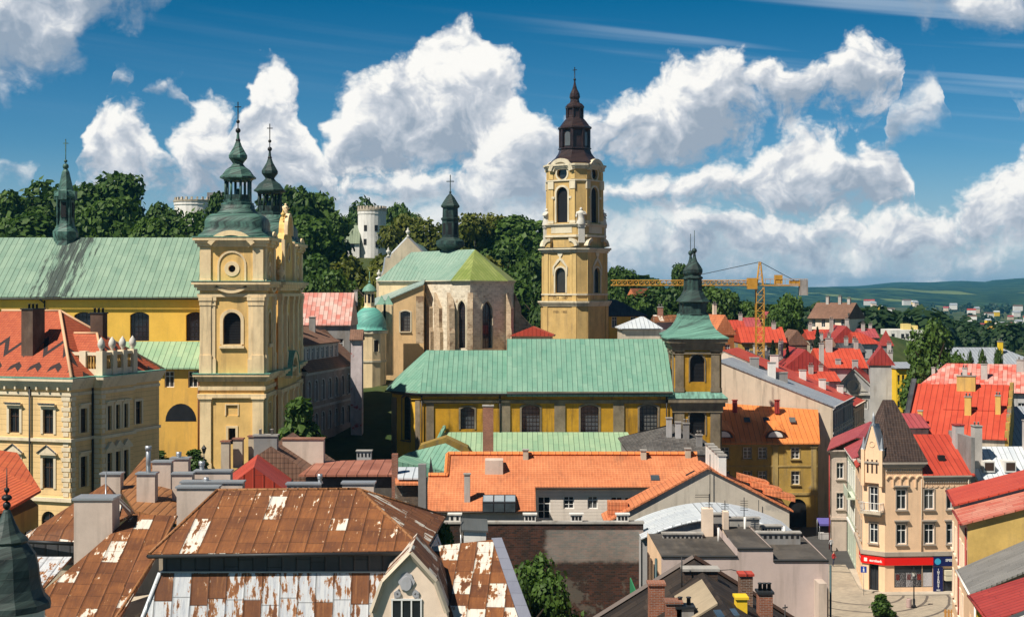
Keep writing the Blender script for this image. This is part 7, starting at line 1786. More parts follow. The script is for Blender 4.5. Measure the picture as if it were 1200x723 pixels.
# ------------------------------------------------------------------ houses at the right edge, stepping down the street
def edge_house(label, near, far, z, slope, wn, wall, side, roof, up=7.0, zb=0, name='town_house', edge=None, ops=None, vo=.3, trim='w_cream'):
    """house whose eave runs from near to far along the street, roof rising away from it"""
    r = thing(name, label, 'house'); a = Vector(near); b = Vector(far); w = MB(); tr = MB(); L = (b-a).length
    d = (b-a)/L; n = Vector((d.y, -d.x))
    a2, b2 = a+n*up, b+n*up; zr = z+slope*up
    facade(w, b, a, zb, z, ops(L) if ops else [], r, 1, .18, tr)
    w.face([(*a, zb), (*a2, zb), (*a2, zr), (*a, z)], 0); w.face([(*b2, zb), (*b, zb), (*b, z), (*b2, zr)], 0); w.face([(*a2, zb), (*b2, zb), (*b2, zr), (*a2, zr)], 0)
    w.build('wall', [wall, side], r); tr.build('stucco_trim', trim, r)
    g = MB(); o = .4; e0, e1 = a-n*o-d*vo, b-n*o+d*.1; t0, t1 = a2-d*vo, b2+d*.1
    g.slab([(*e0, z-slope*o+.08), (*t0, zr+.08), (*t1, zr+.08), (*e1, z-slope*o+.08)], .13); g.build('roof', roof, r)
    q = MB(); f0, f1 = e0-n*.08, e1-n*.08; q.tube((*f0, z-slope*o), (*f1, z-slope*o), .08); p = a-n*.1+d*.3; q.tube((p.x, p.y, z-.4), (p.x, p.y, zb), .06); q.build('gutter', edge or 'red_dark', r)
    settle(r, ((a.x+a2.x)/2, (a.y+b.y)/2, zb)); return r
sw = lambda L: [op(L*(i+.5)/3, zz, .9, 1.9, surround=.12, sill=True, **WIN) for i in range(3) for zz in (11.0, 7.4, 3.8)]
M['w_yold'] = plaster('old_yellow_fire_wall', (.62, .42, .13), .16, .3, patch=(.50, .38, .20))
worn = seam('worn_red_tin_roof', (.50, .10, .06), (.60, .26, .18), .7, 1.2, .5, 0, .6, .3, (.4, .25, .2))
edge_house('house with faded yellow fire wall and worn red tin roof at the right edge', (31.4, 100), (32.7, 106), 15.0, .30, 0, 'w_yold', 'w_peach', worn, ops=sw)
edge_house('red roofed house just behind the faded yellow fire wall, a step higher', (32.9, 106.5), (34.6, 114), 15.35, .30, 0, 'w_grey', 'w_peach', 'red_bright', ops=sw)
corr = seam('grey_corrugated_roof', (.17, .165, .155), (.26, .25, .235), .3, 2.5, .6, 0, .6, .4, (.09, .085, .08))
edge_house('grey corrugated roof with black ridge edge below the faded yellow wall', (28.7, 89.5), (30.2, 97), 12.45, .48, 0, 'w_grey', 'w_peach', corr, edge='w_white', ops=lambda L: [op(L*.5, 8.5, 1, 1.8, **WIN)])
edge_house('dark red tin roof over a yellow wall in the lower right corner', (26.7, 80), (27.7, 86.5), 12.9, .36, 0, 'w_yellow', 'w_yellow', 'red_dark', edge='red_dark', ops=lambda L: [op(L*.5, 9, 1, 1.8, **WIN)])
bw = seam('black_and_white_peeling_roof', (.06, .06, .058), (.55, .54, .50), .9, 1.2, .5, 0, 1.2, .6, (.03, .03, .03))
edge_house('black sheet roof peeling in white streaks in the bottom right corner', (24.6, 68), (25.3, 75), 13.9, .42, 0, 'w_grey', 'w_beige', bw, edge='w_white')
t = thing('terrace_fence', 'orange wooden terrace fence at the foot of the right hand houses', 'fence', (X(1118, 136), 136, 0)); b = MB()
for k in range(7): b.box(-.9+k*.3, -.7+k*.3, -.03, .03, 0, 1.1)
b.box(-.95, 1.1, .03, .08, .25, .35); b.box(-.95, 1.1, .03, .08, .8, .9); b.build('pickets', plain('orange_wood', (.50, .24, .06), .7), t)

# ------------------------------------------------------------------ long orange tiled house
def long_orange():
    r = thing('long_house', 'long house with bright orange tiled roof and pale wall below the ochre church', 'house'); Y = 128.0
    x0, xm, x1 = X(498, Y), X(628, Y), X(832, Y); w = MB(); tr = MB(); zl, zr_ = Z(596, Y), Z(576.5, Y); yr = 137.0; zt = Z(533, yr)
    sl = (zt-zl)/(yr-Y); ys = Y+(zr_-zl)/sl; yw = ys+.4; xw = X(628, yw)
    u = lambda px: X(px, yw)-xm; Y_, Y = Y, yw
    ops = [op(u(637.5), Z(608, Y), 1.15, 2.05, style='casement'), op(u(666.5), Z(596, Y), .98, 1.15, style='casement'), op(u(694.5), Z(596, Y), .92, 1.15, gm='glass_pale'), op(u(722.5), Z(596, Y), 1.1, 1.1, style='cross'), op(u(737), Z(607, Y), .8, 1.9, style='two', gm='black')]
    Y = Y_; facade(w, (xm, yw), (x1, yw), 2, zr_+.15, ops, r, 0, .2, tr)
    facade(w, (x0, Y), (xm, Y), 2, zl, [], r, 1, .2, tr); w.face([(xm, Y, 2), (xm, yw, 2), (xm, yw, zr_), (xm, Y, zl)], 0); w.face([(x0, yr+8, 2), (x0, Y, 2), (x0, Y, zl), (x0, yr, zt-.1), (x0, yr+8, zl)], 0); w.face([(x1, yw, 2), (x1, yr+8, 2), (x1, yr+8, zl), (x1, yr, zt-.1), (x1, yw, zr_)], 0)
    w.build('wall', [plaster('pale_siding', (.78, .69, .60), .06, .15, .3), plaster('grey_siding', (.56, .52, .50), .08, .2, .28)], r)
    g = MB(); sl = (zt-zl)/(yr-Y); zz = lambda y: zl+sl*(y-Y)
    ex = X(525, 134)
    g.slab([(x0, Y-.3, zz(Y-.3)), (xm, Y-.3, zz(Y-.3)), (xm, ys, zz(ys)), (x1, ys, zz(ys)), (x1, yr, zt), (ex, yr, zt), (ex, 133.2, zz(133.2)), (x0, 133.2, zz(133.2))], .16)
    g.slab([(ex, yr, zt), (x1, yr, zt), (x1, yr+8.3, zl), (ex, yr+8.3, zl)], .16)
    g.build('tile_roof', 'orange_tile', r)
    e = MB(); e.bar((ex-.1, yr, zt+.1), (x1, yr, zt+.1), .34); e.bar((ex-.12, 133.3, zz(133.3)+.1), (ex-.12, yr, zt+.1), .34); e.bar((x0, 133.3, zz(133.3)+.1), (ex, 133.3, zz(133.3)+.1), .34); e.build('ridge_capping', 'orange_seam', r)
    q = MB(); gutter(q, (x0, Y-.38, zz(Y-.3)-.12), (xm, Y-.38, zz(Y-.3)-.12), .08); gutter(q, (xm, ys-.07, zr_-.12), (x1, ys-.07, zr_-.12), .08); q.tube((x0+.1, Y-.1, zl), (x0+.1, Y-.1, 3), .07); q.build('gutter', 'brownframe', r)
    # dormer strip with three panes
    d = MB(); xa, xb = X(565.5, Y), X(604.5, Y); d.box(xa, xb, Y-.45, Y+1.4, Z(601, Y-.45), Z(588.5, Y-.45)); d.extrude([(xa, Y-.45, Z(588.5, Y-.45)+.003), (xa, Y+1.9, zz(Y+1.9)+.2), (xa, Y+1.9, zz(Y+1.9)-.2)], (xb-xa, 0, 0)); d.build('dormer_frame', 'darkframe', r)
    d = MB(); d2 = MB()
    for k in range(3):
        a = xa+(xb-xa)*(k+.06)/3; b_ = xa+(xb-xa)*(k+.94)/3
        d.box(a, b_, Y-.49, Y-.44, Z(599.5, Y-.45), Z(590, Y-.45)); p = lambda f: (Y-.45+2.3*f, Z(588.5, Y-.45)+.05+(zz(Y+1.9)+.2-Z(588.5, Y-.45))*f)
        d2.slab([(a, *p(.1)), (b_, *p(.1)), (b_, *p(.85)), (a, *p(.85))], .06)
    d.build('dormer_pane', 'glass_pale', r); d2.build('roof_pane', plain('bluish_pane', (.30, .36, .40), .15), r)
    s = MB(); y = 134.3; xa, xb = X(568.5, y), X(589.5, y); s.box(xa, xb, y-.7, y+1.2, zz(y)-.3, zz(y)+1.0); s.build('roof_box', 'w_pink', r)
    s = MB(); y = ys+1.0; s.slab([(X(763, y), y, zz(y)+.1), (X(773, y), y, zz(y)+.1), (X(773, y), y+.8, zz(y+.8)+.1), (X(763, y), y+.8, zz(y+.8)+.1)], .1); s.build('skylight', 'glass_pale', r)
    for px, y, h, wd, m in ((547.5, 129.3, 2.9, .52, 'plaster_grey'), (616, yr-.6, .95, .5, 'w_beige'), (754, yr-.6, .9, .5, 'w_beige'), (806, yr-.3, .9, .5, 'w_beige')):
        chimney(r, X(px, y), y, zz(y)-.5, zz(y)+h*.8, wd, .55, m)
    settle(r, ((x0+x1)/2, 134, 2))
long_orange()
hpx('town_house', 'house with mossy dark slate roof and row of chimneys beside the church tower foot', 742, 842, 531, 497, 146, 16, 10, axis='x', hip=(5, 4), wall='w_dgrey', roof='slate_grey', chim=[(-.2, 4.5, 17.7, .55, .5, 'w_grey'), (.7, 4.2, 17.3, .55, .5, 'w_grey'), (1.5, 4.0, 17.2, .6, .5, 'w_dgrey'), (2.6, 2.0, 16.2, .6, .6, 'w_dgrey')])
# gable-end house with bare grey wall
def grey_gable():
    Y = 118.0; r = thing('town_house', 'house with broad bare grey gable wall, orange tiled roof and row of white chimneys', 'house'); w = MB()
    a, p, b_ = P3(713, 611, Y), P3(829, 549, Y), P3(925, 597, Y); D = 4.6
    w.face([(a[0], Y, 1), (b_[0], Y, 1), b_, p, a]); w.face([(b_[0], Y+D, 1), (a[0], Y+D, 1), (a[0], Y+D, a[2]), (p[0], Y+D, p[2]), (b_[0], Y+D, b_[2])]); w.face([(a[0], Y+D, 1), (a[0], Y, 1), a, (a[0], Y+D, a[2])]); w.face([(b_[0], Y, 1), (b_[0], Y+D, 1), (b_[0], Y+D, b_[2]), b_])
    w.build('wall', plaster('bare_grey_render', (.58, .52, .43), .1, .3, patch=(.40, .37, .32)), r)
    g = MB(); k = .14
    g.slab([(a[0]-.3, Y-.2, a[2]-.05), (p[0], Y-.2, p[2]+k), (p[0], Y+D, p[2]+k), (a[0]-.3, Y+D, a[2]-.05)], .14); g.slab([(p[0], Y-.2, p[2]+k), (b_[0]+.3, Y-.2, b_[2]-.05), (b_[0]+.3, Y+D, b_[2]-.05), (p[0], Y+D, p[2]+k)], .14)
    g.build('tile_roof', 'orange_tile', r)
    s2 = (p[2]-b_[2])/(b_[0]-p[0]); s1 = (p[2]-a[2])/(p[0]-a[0])
    d = MB()
    for i, (fx, fy) in enumerate(((3.6, 2.6), (4.5, 1.7), (5.4, .8))):
        x = p[0]+fx; z = p[2]-s2*fx; d.slab([(x-.6, Y+fy, z+1.0), (x+1.9, Y+fy, z+.35), (x+1.9, Y+fy+1.6, z+.35), (x-.6, Y+fy+1.6, z+1.0)], .5)
    d.build('stepped_dormer_roof', 'orange_tile', r)
    d = MB(); x = p[0]-6.8; z = a[2]+s1*(x-a[0]); d.box(x-1.2, x+.4, Y+1.0, Y+2.4, z-.6, z+.75); d.build('left_dormer', 'orange_tile', r)
    for i in range(5): chimney(r, p[0]+.9-.12*i+.35, Y+.5+.95*i, p[2]-1.2, p[2]+1.0+.12*i, .6, .75, 'w_white', 'concrete')
    m = MB(); x = X(832, Y-.3); m.tube((x, Y-.3, 10), (x, Y-.3, p[2]+1.2), .035); x = X(889, Y-.3); m.tube((x, Y-.3, 10), (x, Y-.3, Z(585, Y)), .03)
    for z in (Z(579, Y), Z(581.5, Y)): m.bar((X(814, Y), Y-.35, z), (X(831, Y), Y-.35, z), .03)
    m.build('aerial', 'iron', r)
    s = MB(); x = p[0]-1.2; z = p[2]-s1*1.2; s.slab([(x-.4, Y+1, z-.05), (x+.3, Y+1, z+.32), (x+.3, Y+1.6, z+.32), (x-.4, Y+1.6, z-.05)], .1); s.build('skylight', 'black', r)
    settle(r, (p[0], Y+4, 1))
grey_gable()
# shallow whitish roof, then the flat pinkish house
def white_gable():
    r = thing('town_house', 'house with shallow curved whitish sheet roof in front of the bare grey gable', 'house'); Y0, Y1 = 103.5, 111; x0, x1 = 9.2, 20.6; xm = X(835, 109)
    n = 14; prof = [(x0+(x1-x0)*k/n) for k in range(n+1)]; z = lambda x: 13.35+1.45*(math.cos((x-xm)/((xm-x0) if x < xm else (x1-xm))*math.pi/2))**.9 if abs(x-xm) < max(xm-x0, x1-xm)-.001 else 13.35
    g = MB(); zs = [z(x) for x in prof]
    for k in range(n): g.face([(prof[k], Y0, zs[k]), (prof[k+1], Y0, zs[k+1]), (prof[k+1], Y1, zs[k+1]), (prof[k], Y1, zs[k])])
    g.build('roof', 'pale_seam', r)
    w = MB(); w.face([(x0, Y0+.1, 1), (x1, Y0+.1, 1)]+[(prof[k], Y0+.1, zs[k]-.05) for k in range(n, -1, -1)]); w.face([(x0, Y1, 1), (x0, Y0, 1), (x0, Y0, 13.3), (x0, Y1, 13.3)]); w.face([(x1, Y0, 1), (x1, Y1, 1), (x1, Y1, 13.3), (x1, Y0, 13.3)]); w.build('wall', 'w_grey', r)
    q = MB(); q.path([(prof[k], Y0-.05, zs[k]-.08) for k in range(n+1)], .12); q.build('roof_edge', 'pale_seam', r)
    settle(r, (15, 107, 1))
white_gable()
def flat_house():
    r = thing('flat_roofed_house', 'pinkish rendered house with grey flat roof, vent walls and antennas', 'house'); Y0, Y1 = 92.0, 101.5; w = MB(); tr = MB()
    xs = [X(775, 92), X(864, 92), X(906, 92), X(971, 92)]; zs = [14.1, 14.6, 13.85]
    rf = MB(); ed = MB()
    for k in range(3):
        w.face([(xs[k], Y0, -.3), (xs[k+1], Y0, -.3), (xs[k+1], Y0, zs[k]), (xs[k], Y0, zs[k])])
        rf.face([(xs[k], Y0+.02, zs[k]-.05), (xs[k+1], Y0+.02, zs[k]-.05), (xs[k+1]+.3, Y1, zs[k]-.12), (xs[k]+.3*(k > 0), Y1, zs[k]-.12)])
        ed.bar((xs[k], Y0-.02, zs[k]+.02), (xs[k+1], Y0-.02, zs[k]+.02), .12)
        if k: w.face([(xs[k], Y0, zs[k-1]), (xs[k], Y1, zs[k-1]), (xs[k], Y1, zs[k]), (xs[k], Y0, zs[k])])
    x1 = xs[3]; facade(w, (x1, Y0), (x1+.3, Y1), -.3, zs[2], [], r); L = Y1-Y0
    facade(w, (xs[0], Y1), (xs[0], Y0), -.3, zs[0], [op(1.2+2.2*i, z, 1.0, 1.9, surround=.1, **WIN) for i in range(4) for z in (10.8, 7.2, 3.6)], r, 1, .2, tr)
    w.build('wall', [plaster('pinkish_render', (.56, .45, .41), .06, .22), 'w_peach'], r); tr.build('window_surround', 'brownframe', r); rf.build('flat_roof', plaster('roofing_felt', (.085, .075, .066), .3, .4), r); ed.build('roof_edge', 'gutter', r)
    b = MB()
    for z in (10.0, 6.4): b.box(xs[0]-1.3, xs[0]-.02, Y0+3, Y1-1, z, z+.15); b.box(xs[0]-1.3, xs[0]-1.24, Y0+3, Y1-1, z+.15, z+1.1)
    b.build('balcony', plain('green_balcony', (.03, .22, .10), .6), r)
    q = MB(); q.tube((xs[3]+.1, Y0-.1, 13.6), (xs[3]+.1, Y0-.1, 0), .07); q.tube((xs[0]-.12, Y0+2.2, 13.6), (xs[0]-.12, Y0+2.2, 0), .09); q.build('downpipe', plain('dark_teal_pipe', (.03, .07, .08), .5), r)
    a = MB(); a.box(X(958, 91), xs[3]-.4, 90.6, Y0, 0, Z(682, 91)); a.build('annex', 'w_pink', r)
    def vent(p0, p1, pt, pb, Y, n, mat, name='vent_wall'):
        v = MB(); x0, x1 = X(p0, Y), X(p1, Y); zt, zb = Z(pt, Y), Z(pb, Y)-.3; v.box(x0, x1, Y, Y+.55, zb, zt, 0); v.box(x0-.08, x1+.08, Y-.08, Y+.63, zt, zt+.1, 1)
        for k in range(n):
            xx = x0+(x1-x0)*(k+.5)/n; s = (x1-x0)/n*.26; v.box(xx-s, xx+s, Y-.012, Y+.02, zt-.34, zt-.12, 2)
        v.build(name, [mat, 'concrete', 'black'], r)
    vent(777, 823, 626, 636, 99.5, 9, 'concrete'); vent(823.5, 853, 603, 625, 101.6, 0, 'w_dgrey'); vent(854, 890, 608, 624, 101.7, 0, 'concrete'); vent(887, 938, 625, 640, 98.5, 8, 'w_dgrey'); vent(893, 916, 617, 626, 102.4, 7, 'concrete')
    for px, y, zt, zb in ((831, 100.5, 16.9, 14), (849.5, 100.8, 16.4, 14), (872, 101, 16.6, 14)):
        m = MB(); m.tube((X(px, y), y, zb), (X(px, y), y, zt), .03)
        for k in range(5 if px > 840 else 2): m.bar((X(px-4.5, y), y, zt-.9+k*.16), (X(px+4.5, y), y, zt-.9+k*.16), .025)
        m.build('aerial', 'iron', r)
    for px, y, zt, rr in ((873, 100.5, 15.3, .09), (919, 99, 14.9, .09), (842, 98.4, 14.9, .08)):
        p = MB(); p.tube((X(px, y), y, 13.7), (X(px, y), y, zt), rr); p.build('vent_pipe', 'w_white', r)
    h = MB(); h.box(X(825, 101)-.2, X(834, 101), 100.2, 101, 14, 15.9); h.box(X(846, 101), X(852, 101), 100.2, 101, 14, 15.7); h.build('chimney', 'w_cream', r)
    settle(r, (15, 97, 0))
flat_house()
# dark roofed house with brick chimneys at the bottom
def dark_gable():
    r = thing('town_house', 'house with sooty dark sheet roof and brick chimneys at the bottom edge', 'house'); Y1, Y0 = 78.0, 62.0; xr = X(813, 78); zr = Z(655, 78); sl = .62
    xl, xq = xr-6.0, xr+6.2; w = MB(); w.box(xl+.4, xq-.4, Y0+.3, Y1-.3, 0, zr-sl*6.2); w.extrude([(xl+.4, Y1-.35, zr-sl*5.8), (xq-.4, Y1-.35, zr-sl*5.8), (xr, Y1-.35, zr-.15)], (0, .2, 0)); w.build('wall', 'w_dgrey', r)
    g = MB(); g.slab([(xl, Y0, zr-sl*6), (xr, Y0, zr), (xr, Y1, zr), (xl, Y1, zr-sl*6)], .15); g.slab([(xr, Y0, zr), (xq, Y0, zr-sl*6.2), (xq, Y1, zr-sl*6.2), (xr, Y1, zr)], .15); g.build('roof', seam('sooty_felt_roof', (.013, .010, .009), (.05, .036, .027), 1.0, 1.6, .8, 0, .7, .5, (.03, .022, .018)), r)
    v = MB(); v.bar((xl, Y1, zr-sl*6+.1), (xr, Y1, zr+.1), .22); v.bar((xr, Y1, zr+.1), (xq, Y1, zr-sl*6.2+.1), .22); v.build('verge_board', 'brownframe', r)
    t = MB(); zz = lambda x: zr-sl*abs(x-xr)+.03
    a, b_ = xr-2.2, xr-.25; t.slab([(a, 67.2, zz(a)+.1), (b_, 67.2, zz(b_)+.1), (b_, 72.8, zz(b_)+.1), (a+.3, 72.8, zz(a+.3)+.1)], .1); t.build('tan_roof_patch', plaster('tan_felt', (.36, .29, .20), .15, .3), r)
    p = MB(); p.box(X(802, 74.5), X(841, 74.5), 74.5, 75.3, zr-1.6, Z(669, 74.5), 0); p.box(X(802, 74.5)-.1, X(841, 74.5)+.1, 74.4, 75.4, Z(669, 74.5), Z(667, 74.5)+.04, 1); p.build('parapet_wall', [brick('dark_brick_wall', (.10, .055, .035), (.05, .035, .03), (.1, .09, .08), soot_shade=.8), 'concrete'], r)  # dark brick with heavy black mottling on all sides
    for px, y, pt, wd, mat, cap, pots in ((769, 72, 684, .75, 'brick', 'brick', 0), (789, 68, 705, .7, 'brick', 'brick', 0), (802, 68, 711, .8, 'w_dgrey', 'gutter', 2), (873.5, 73, 673, .62, brick('dark_brick', (.20, .09, .045), (.10, .05, .03), soot_shade=.7), 'red_seam', 0), (868, 69, 700, .5, 'w_yellow', 'w_yellow', 0), (896, 71, 694, .66, 'brick', 'gutter', 3)):
        x = X(px, y); zb = zz(x)-.6; c = MB(); chimney_mb(c, x, y, zb, Z(pt, y), wd, .8, pots, 1); c.build('chimney', [mat, cap], r)
    q = MB(); q.path([(X(841, 75), 75, Z(668, 75)), (X(857, 74), 74, Z(667, 74)), (X(872, 73), 73, Z(671, 73))], .02); x = X(799, 74); q.tube((x, 74, zr-1.5), (x, 74, Z(652, 74)), .035); q.tube((X(920, 70), 70, 12), (X(920, 70), 70, Z(708, 70)), .03); q.bar((X(917, 70), 70, Z(712, 70)), (X(923, 70), 70, Z(711, 70)), .05); q.build('cable_and_mast', 'iron', r)
    g = MB(); y = 66; a = X(850, y); g.slab([(a-.5, y-1, zz(a-.5)+.15), (a+.5, y-1, zz(a+.5)+.15), (a+.5, y+.4, zz(a+.5)+.15), (a-.5, y+.4, zz(a-.5)+.15)], .1); g.build('skylight', 'glass_pale', r)
    settle(r, (xr, 70, 0))
dark_gable()
# fire wall, its shade put into the dark brick and patch colours
def fire_wall():
    def paint(t, c, uv, off, br):
        x, y, _ = t.xyz(uv); n = t.noise(uv, .9, 5, .65); n2 = t.noise(uv, .35, 6, .7)
        ex = t.m('MULTIPLY', t.rng(t.m('MULTIPLY_ADD', n, 1.2, x), X(641, 105)+.3, X(645, 105)+.6), t.rng(t.m('MULTIPLY_ADD', n, .8, y), 11.55, 11.95))
        ex = t.m('MULTIPLY', ex, t.rng(y, 13.72, 13.6))
        gp = t.vm('SCALE', t.vm('ADD', (.15, .155, .14), t.vm('SCALE', br.outputs['Color'], scale=1.3)), scale=t.m('MULTIPLY_ADD', n2, 1.3, .35))
        c = t.mix(t.m('MULTIPLY', ex, .95), c, gp)
        lo = t.m('MULTIPLY', t.rng(n2, .50, .56), t.m('MULTIPLY', t.rng(y, 10.3, 9.9), t.rng(x, 1.5, 3.5)))
        return t.mix(t.m('MULTIPLY', lo, .6), c, (.15, .135, .11, 1))
    m = brick('shaded_fire_wall', (.10, .04, .026), (.035, .022, .018), (.075, .07, .062), .34, .13, soot_shade=.7, paint=paint)
    t = thing('fire_wall', 'shade-darkened brick fire wall with a grey painted patch behind the rusty roofs', 'wall', (2, 105, 1)); x0, x1 = X(488, 105)-2, X(754, 105)-2; zt = Z(613.5, 105)-1
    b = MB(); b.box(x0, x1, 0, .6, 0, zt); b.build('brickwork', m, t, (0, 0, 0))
    for c in t.children:        # brick pattern in world metres
        me = c.data; l = me.uv_layers[0].data
        for p in me.polygons:
            for k in p.loop_indices:
                v = me.vertices[me.loops[k].vertex_index].co; l[k].uv = (v.x+2+v.y, v.z+1)
    b = MB(); b.box(x0-.06, x1+.06, -.08, .68, zt, zt+.14); b.build('coping', 'concrete', t)
    for px in (533, 621, 675.5, 729.5):
        v = MB(); x = X(px, 105.3)-2; v.box(x-.42, x+.42, .1, .55, zt+.14, zt+.62, 0); v.box(x-.52, x+.52, .02, .63, zt+.62, zt+.72, 0)
        for k in (-.2, .2) if px < 600 else (-.25, 0, .25): v.box(x+k-.09, x+k+.09, .088, .12, zt+.24, zt+.52, 1)
        v.build('vent_block', ['w_white', 'black'], t)
fire_wall()
for px, pt, Y, w, kd, lf, lb in [(634, 648, 96, 84, 'big', 'leaf_mid', 'leafy tree growing against the shade-darkened fire wall'), (612, 672, 93, 46, 'big', 'leaf_dark', 'smaller dark tree beside the rusty roof edge, below the fire wall'), (517, 612, 100, 46, 'bush', 'leaf_mid', 'green shrub sprouting behind the rusty roofs')]:
    x = X(px, Y); zt = Z(pt, Y); zb = max(2, zt-11); tree(x, Y, zb, zt-zb, w/F*Y, kd, lf, lb)

# ------------------------------------------------------------------ rusty roofs in the foreground
M['rust_a'] = rusty('rusty_sheet_roof', .29, seed=0); M['rust_b'] = rusty('rusty_sheet_roof_patched', .30, seed=2); M['rust_c'] = rusty('half_painted_rusty_roof', .52, seed=5); M['zinc_rust'] = rusty('galvanised_sheets_with_rust', .62, zinc=(.56, .57, .58), pw=.74, ph=1.3, seed=7)
M['rust_plain'] = seam('brown_rust_seam_roof', (.20, .085, .035), (.34, .15, .055), .45, 2.5, .65, 0, .5, .3, (.08, .04, .025))
def mansard():
    r = thing('mansard_house', 'house with big rust brown hipped roof over galvanised mansard slopes and cream gable dormer', 'house'); zb = 0
    e = 20.1; A, B, C, D = (-15.0, 60, e), (-3.6, 60, e+.15), (-3.2, 70, e), (-14.6, 70, e); R1, R2 = (-13.2, 65, 22.05), (-6.9, 65, 22.1)
    g = MB(); g.face([A, B, R2, R1]); g.face([B, C, R2]); g.face([C, D, R1, R2]); g.face([D, A, R1])
    q = [A, B, C, D]; dn = lambda p, t=.12: (p[0], p[1], p[2]-t)
    for k in range(4): g.face([dn(q[k]), dn(q[(k+1) % 4]), q[(k+1) % 4], q[k]])
    g.face([dn(p) for p in reversed(q)]); g.build('upper_roof', 'rust_a', r)
    h = MB()
    for a, b_ in ((A, R1), (D, R1), (R1, R2), (R2, B), (R2, C)): h.tube(a, b_, .075, 0, 6)
    h.build('hip_capping', 'rust_plain', r)
    s = MB(); i = .45; ins = [(A[0]+i, 60+i), (B[0]-i, 60+i), (C[0]-i, 70-i), (D[0]+i, 70-i)]
    s.prism(ins, 18.9, e-.13); s.build('eaves_wall', 'dark_seam', r)
    gu = MB(); gu.tube((A[0]-.02, 59.93, e-.1), (B[0]+.02, 59.93, e+.05), .085); gu.tube((A[0]-.05, 60, e-.1), (D[0]-.05, 70, e-.1), .085); gu.build('gutter', 'gutter', r)
    m = MB(); f = .1; top = [(ins[0][0]-f, ins[0][1]-f), (ins[1][0]+f, ins[1][1]-f), (ins[2][0]+f, ins[2][1]+f), (ins[3][0]-f, ins[3][1]+f)]; o = 1.35; bot = [(top[0][0]-o, top[0][1]-o), (top[1][0]+o, top[1][1]-o), (top[2][0]+o, top[2][1]+o), (top[3][0]-o, top[3][1]+o)]
    zt, zl = 19.25, 15.2
    for k in range(4): m.face([(*bot[k], zl), (*bot[(k+1) % 4], zl), (*top[(k+1) % 4], zt), (*top[k], zt)])
    m.face([(*p, zt) for p in top]); m.build('mansard_slope', 'zinc_rust', r)
    m = MB(); m.prism(top, zt+.003, zt+.06); m.build('mansard_flashing', 'zinc', r)
    w = MB(); w.prism([(bot[k][0]+(.3 if k in (0, 3) else -.3), bot[k][1]+(.3 if k < 2 else -.3)) for k in range(4)], zb, zl); w.build('wall', 'w_cream', r)
    m = MB()
    for k in (0, 1): m.tube((*bot[k], zl), (*top[k], zt), .09)
    m.build('mansard_hip', 'pale_seam', r)
    # gable dormer with cartouche
    Y = 57.0; d = MB(); tr = MB(); pts = [P3(434, 730, Y), P3(526, 730, Y), P3(524, 717, Y), P3(511, 681, Y), P3(481, 648, Y), P3(449, 681, Y), P3(436, 717, Y)]
    wx = [(p[0], p[2]) for p in pts]; x0, x1 = X(459.5, Y), X(493.5, Y); z0, z1 = Z(745, Y), Z(703, Y)
    ang = facade(d, (wx[0][0], Y), (wx[1][0], Y), 15.5, wx[2][1], [op((x0+x1)/2-wx[0][0], z0, x1-x0, min(z1, wx[2][1]-.02)-z0, 'r', 'none')], r, 0, .15, tr, 0, [(0, wx[2][1]), (wx[3+2][0]-wx[0][0], wx[5][1]), (wx[4][0]-wx[0][0], wx[4][1]), (wx[3][0]-wx[0][0], wx[3][1]), (wx[1][0]-wx[0][0], wx[2][1])])
    d.build('dormer_front', 'w_cream', r)
    wp = MB(); zq = wx[2][1]; wp.box(x0, x1, Y-.02, Y+.05, zq-2.0, z1) ; wp.build('window_head', 'glass', r)
    wf = MB()
    for xx in (x0, x0+(x1-x0)/3, x0+(x1-x0)*2/3, x1): wf.box(xx-.028, xx+.028, Y-.06, Y-.021, zq-2, z1+.03)
    wf.box(x0-.04, x1+.04, Y-.065, Y-.021, z1, z1+.07); wf.build('window_frame', 'white', r)
    rf = MB(); sh = [wx[6], wx[5], wx[4], wx[3], wx[2]]
    for a, b_ in zip(sh, sh[1:]):
        rf.slab([(a[0], Y-.12, a[1]+.10), (b_[0], Y-.12, b_[1]+.10), (b_[0], Y+4.2, b_[1]+.10), (a[0], Y+4.2, a[1]+.10)], .08)
    rf.build('dormer_roof', 'rust_c', r)
    cp = MB()
    for a, b_ in zip(sh, sh[1:]): cp.bar((a[0], Y-.13, a[1]+.02), (b_[0], Y-.13, b_[1]+.02), .16)
    cp.build('dormer_verge', 'w_beige', r)
    ct = MB(); cx, cz = X(476.5, Y), Z(683, Y)
    relief(ct, (0, Y), 0, [(cx+.30*math.cos(R(a))*(1+.10*math.cos(R(6*a))), cz+.06+.36*math.sin(R(a))*(1+.07*math.cos(R(8*a)))) for a in range(0, 360, 12)], .06)
    relief(ct, (0, Y), 0, [(cx+.2*math.cos(R(a)), cz+.28*math.sin(R(a))) for a in range(0, 360, 20)], .11)
    for s_ in (-1, 1): relief(ct, (0, Y), 0, ring(cx+s_*.36, cz-.42, .05, .09, 0, 300 if s_ > 0 else 360, 10), .07); relief(ct, (0, Y), 0, [(cx+s_*.3, cz-.2), (cx+s_*.5, cz-.35), (cx+s_*.47, cz-.62), (cx+s_*.4, cz-.6), (cx+s_*.36, cz-.35)], .06)
    ct.build('cartouche', plaster('grey_cartouche', (.40, .40, .42), .1, .2), r)
    settle(r, (-9.3, 65, zb))
mansard()
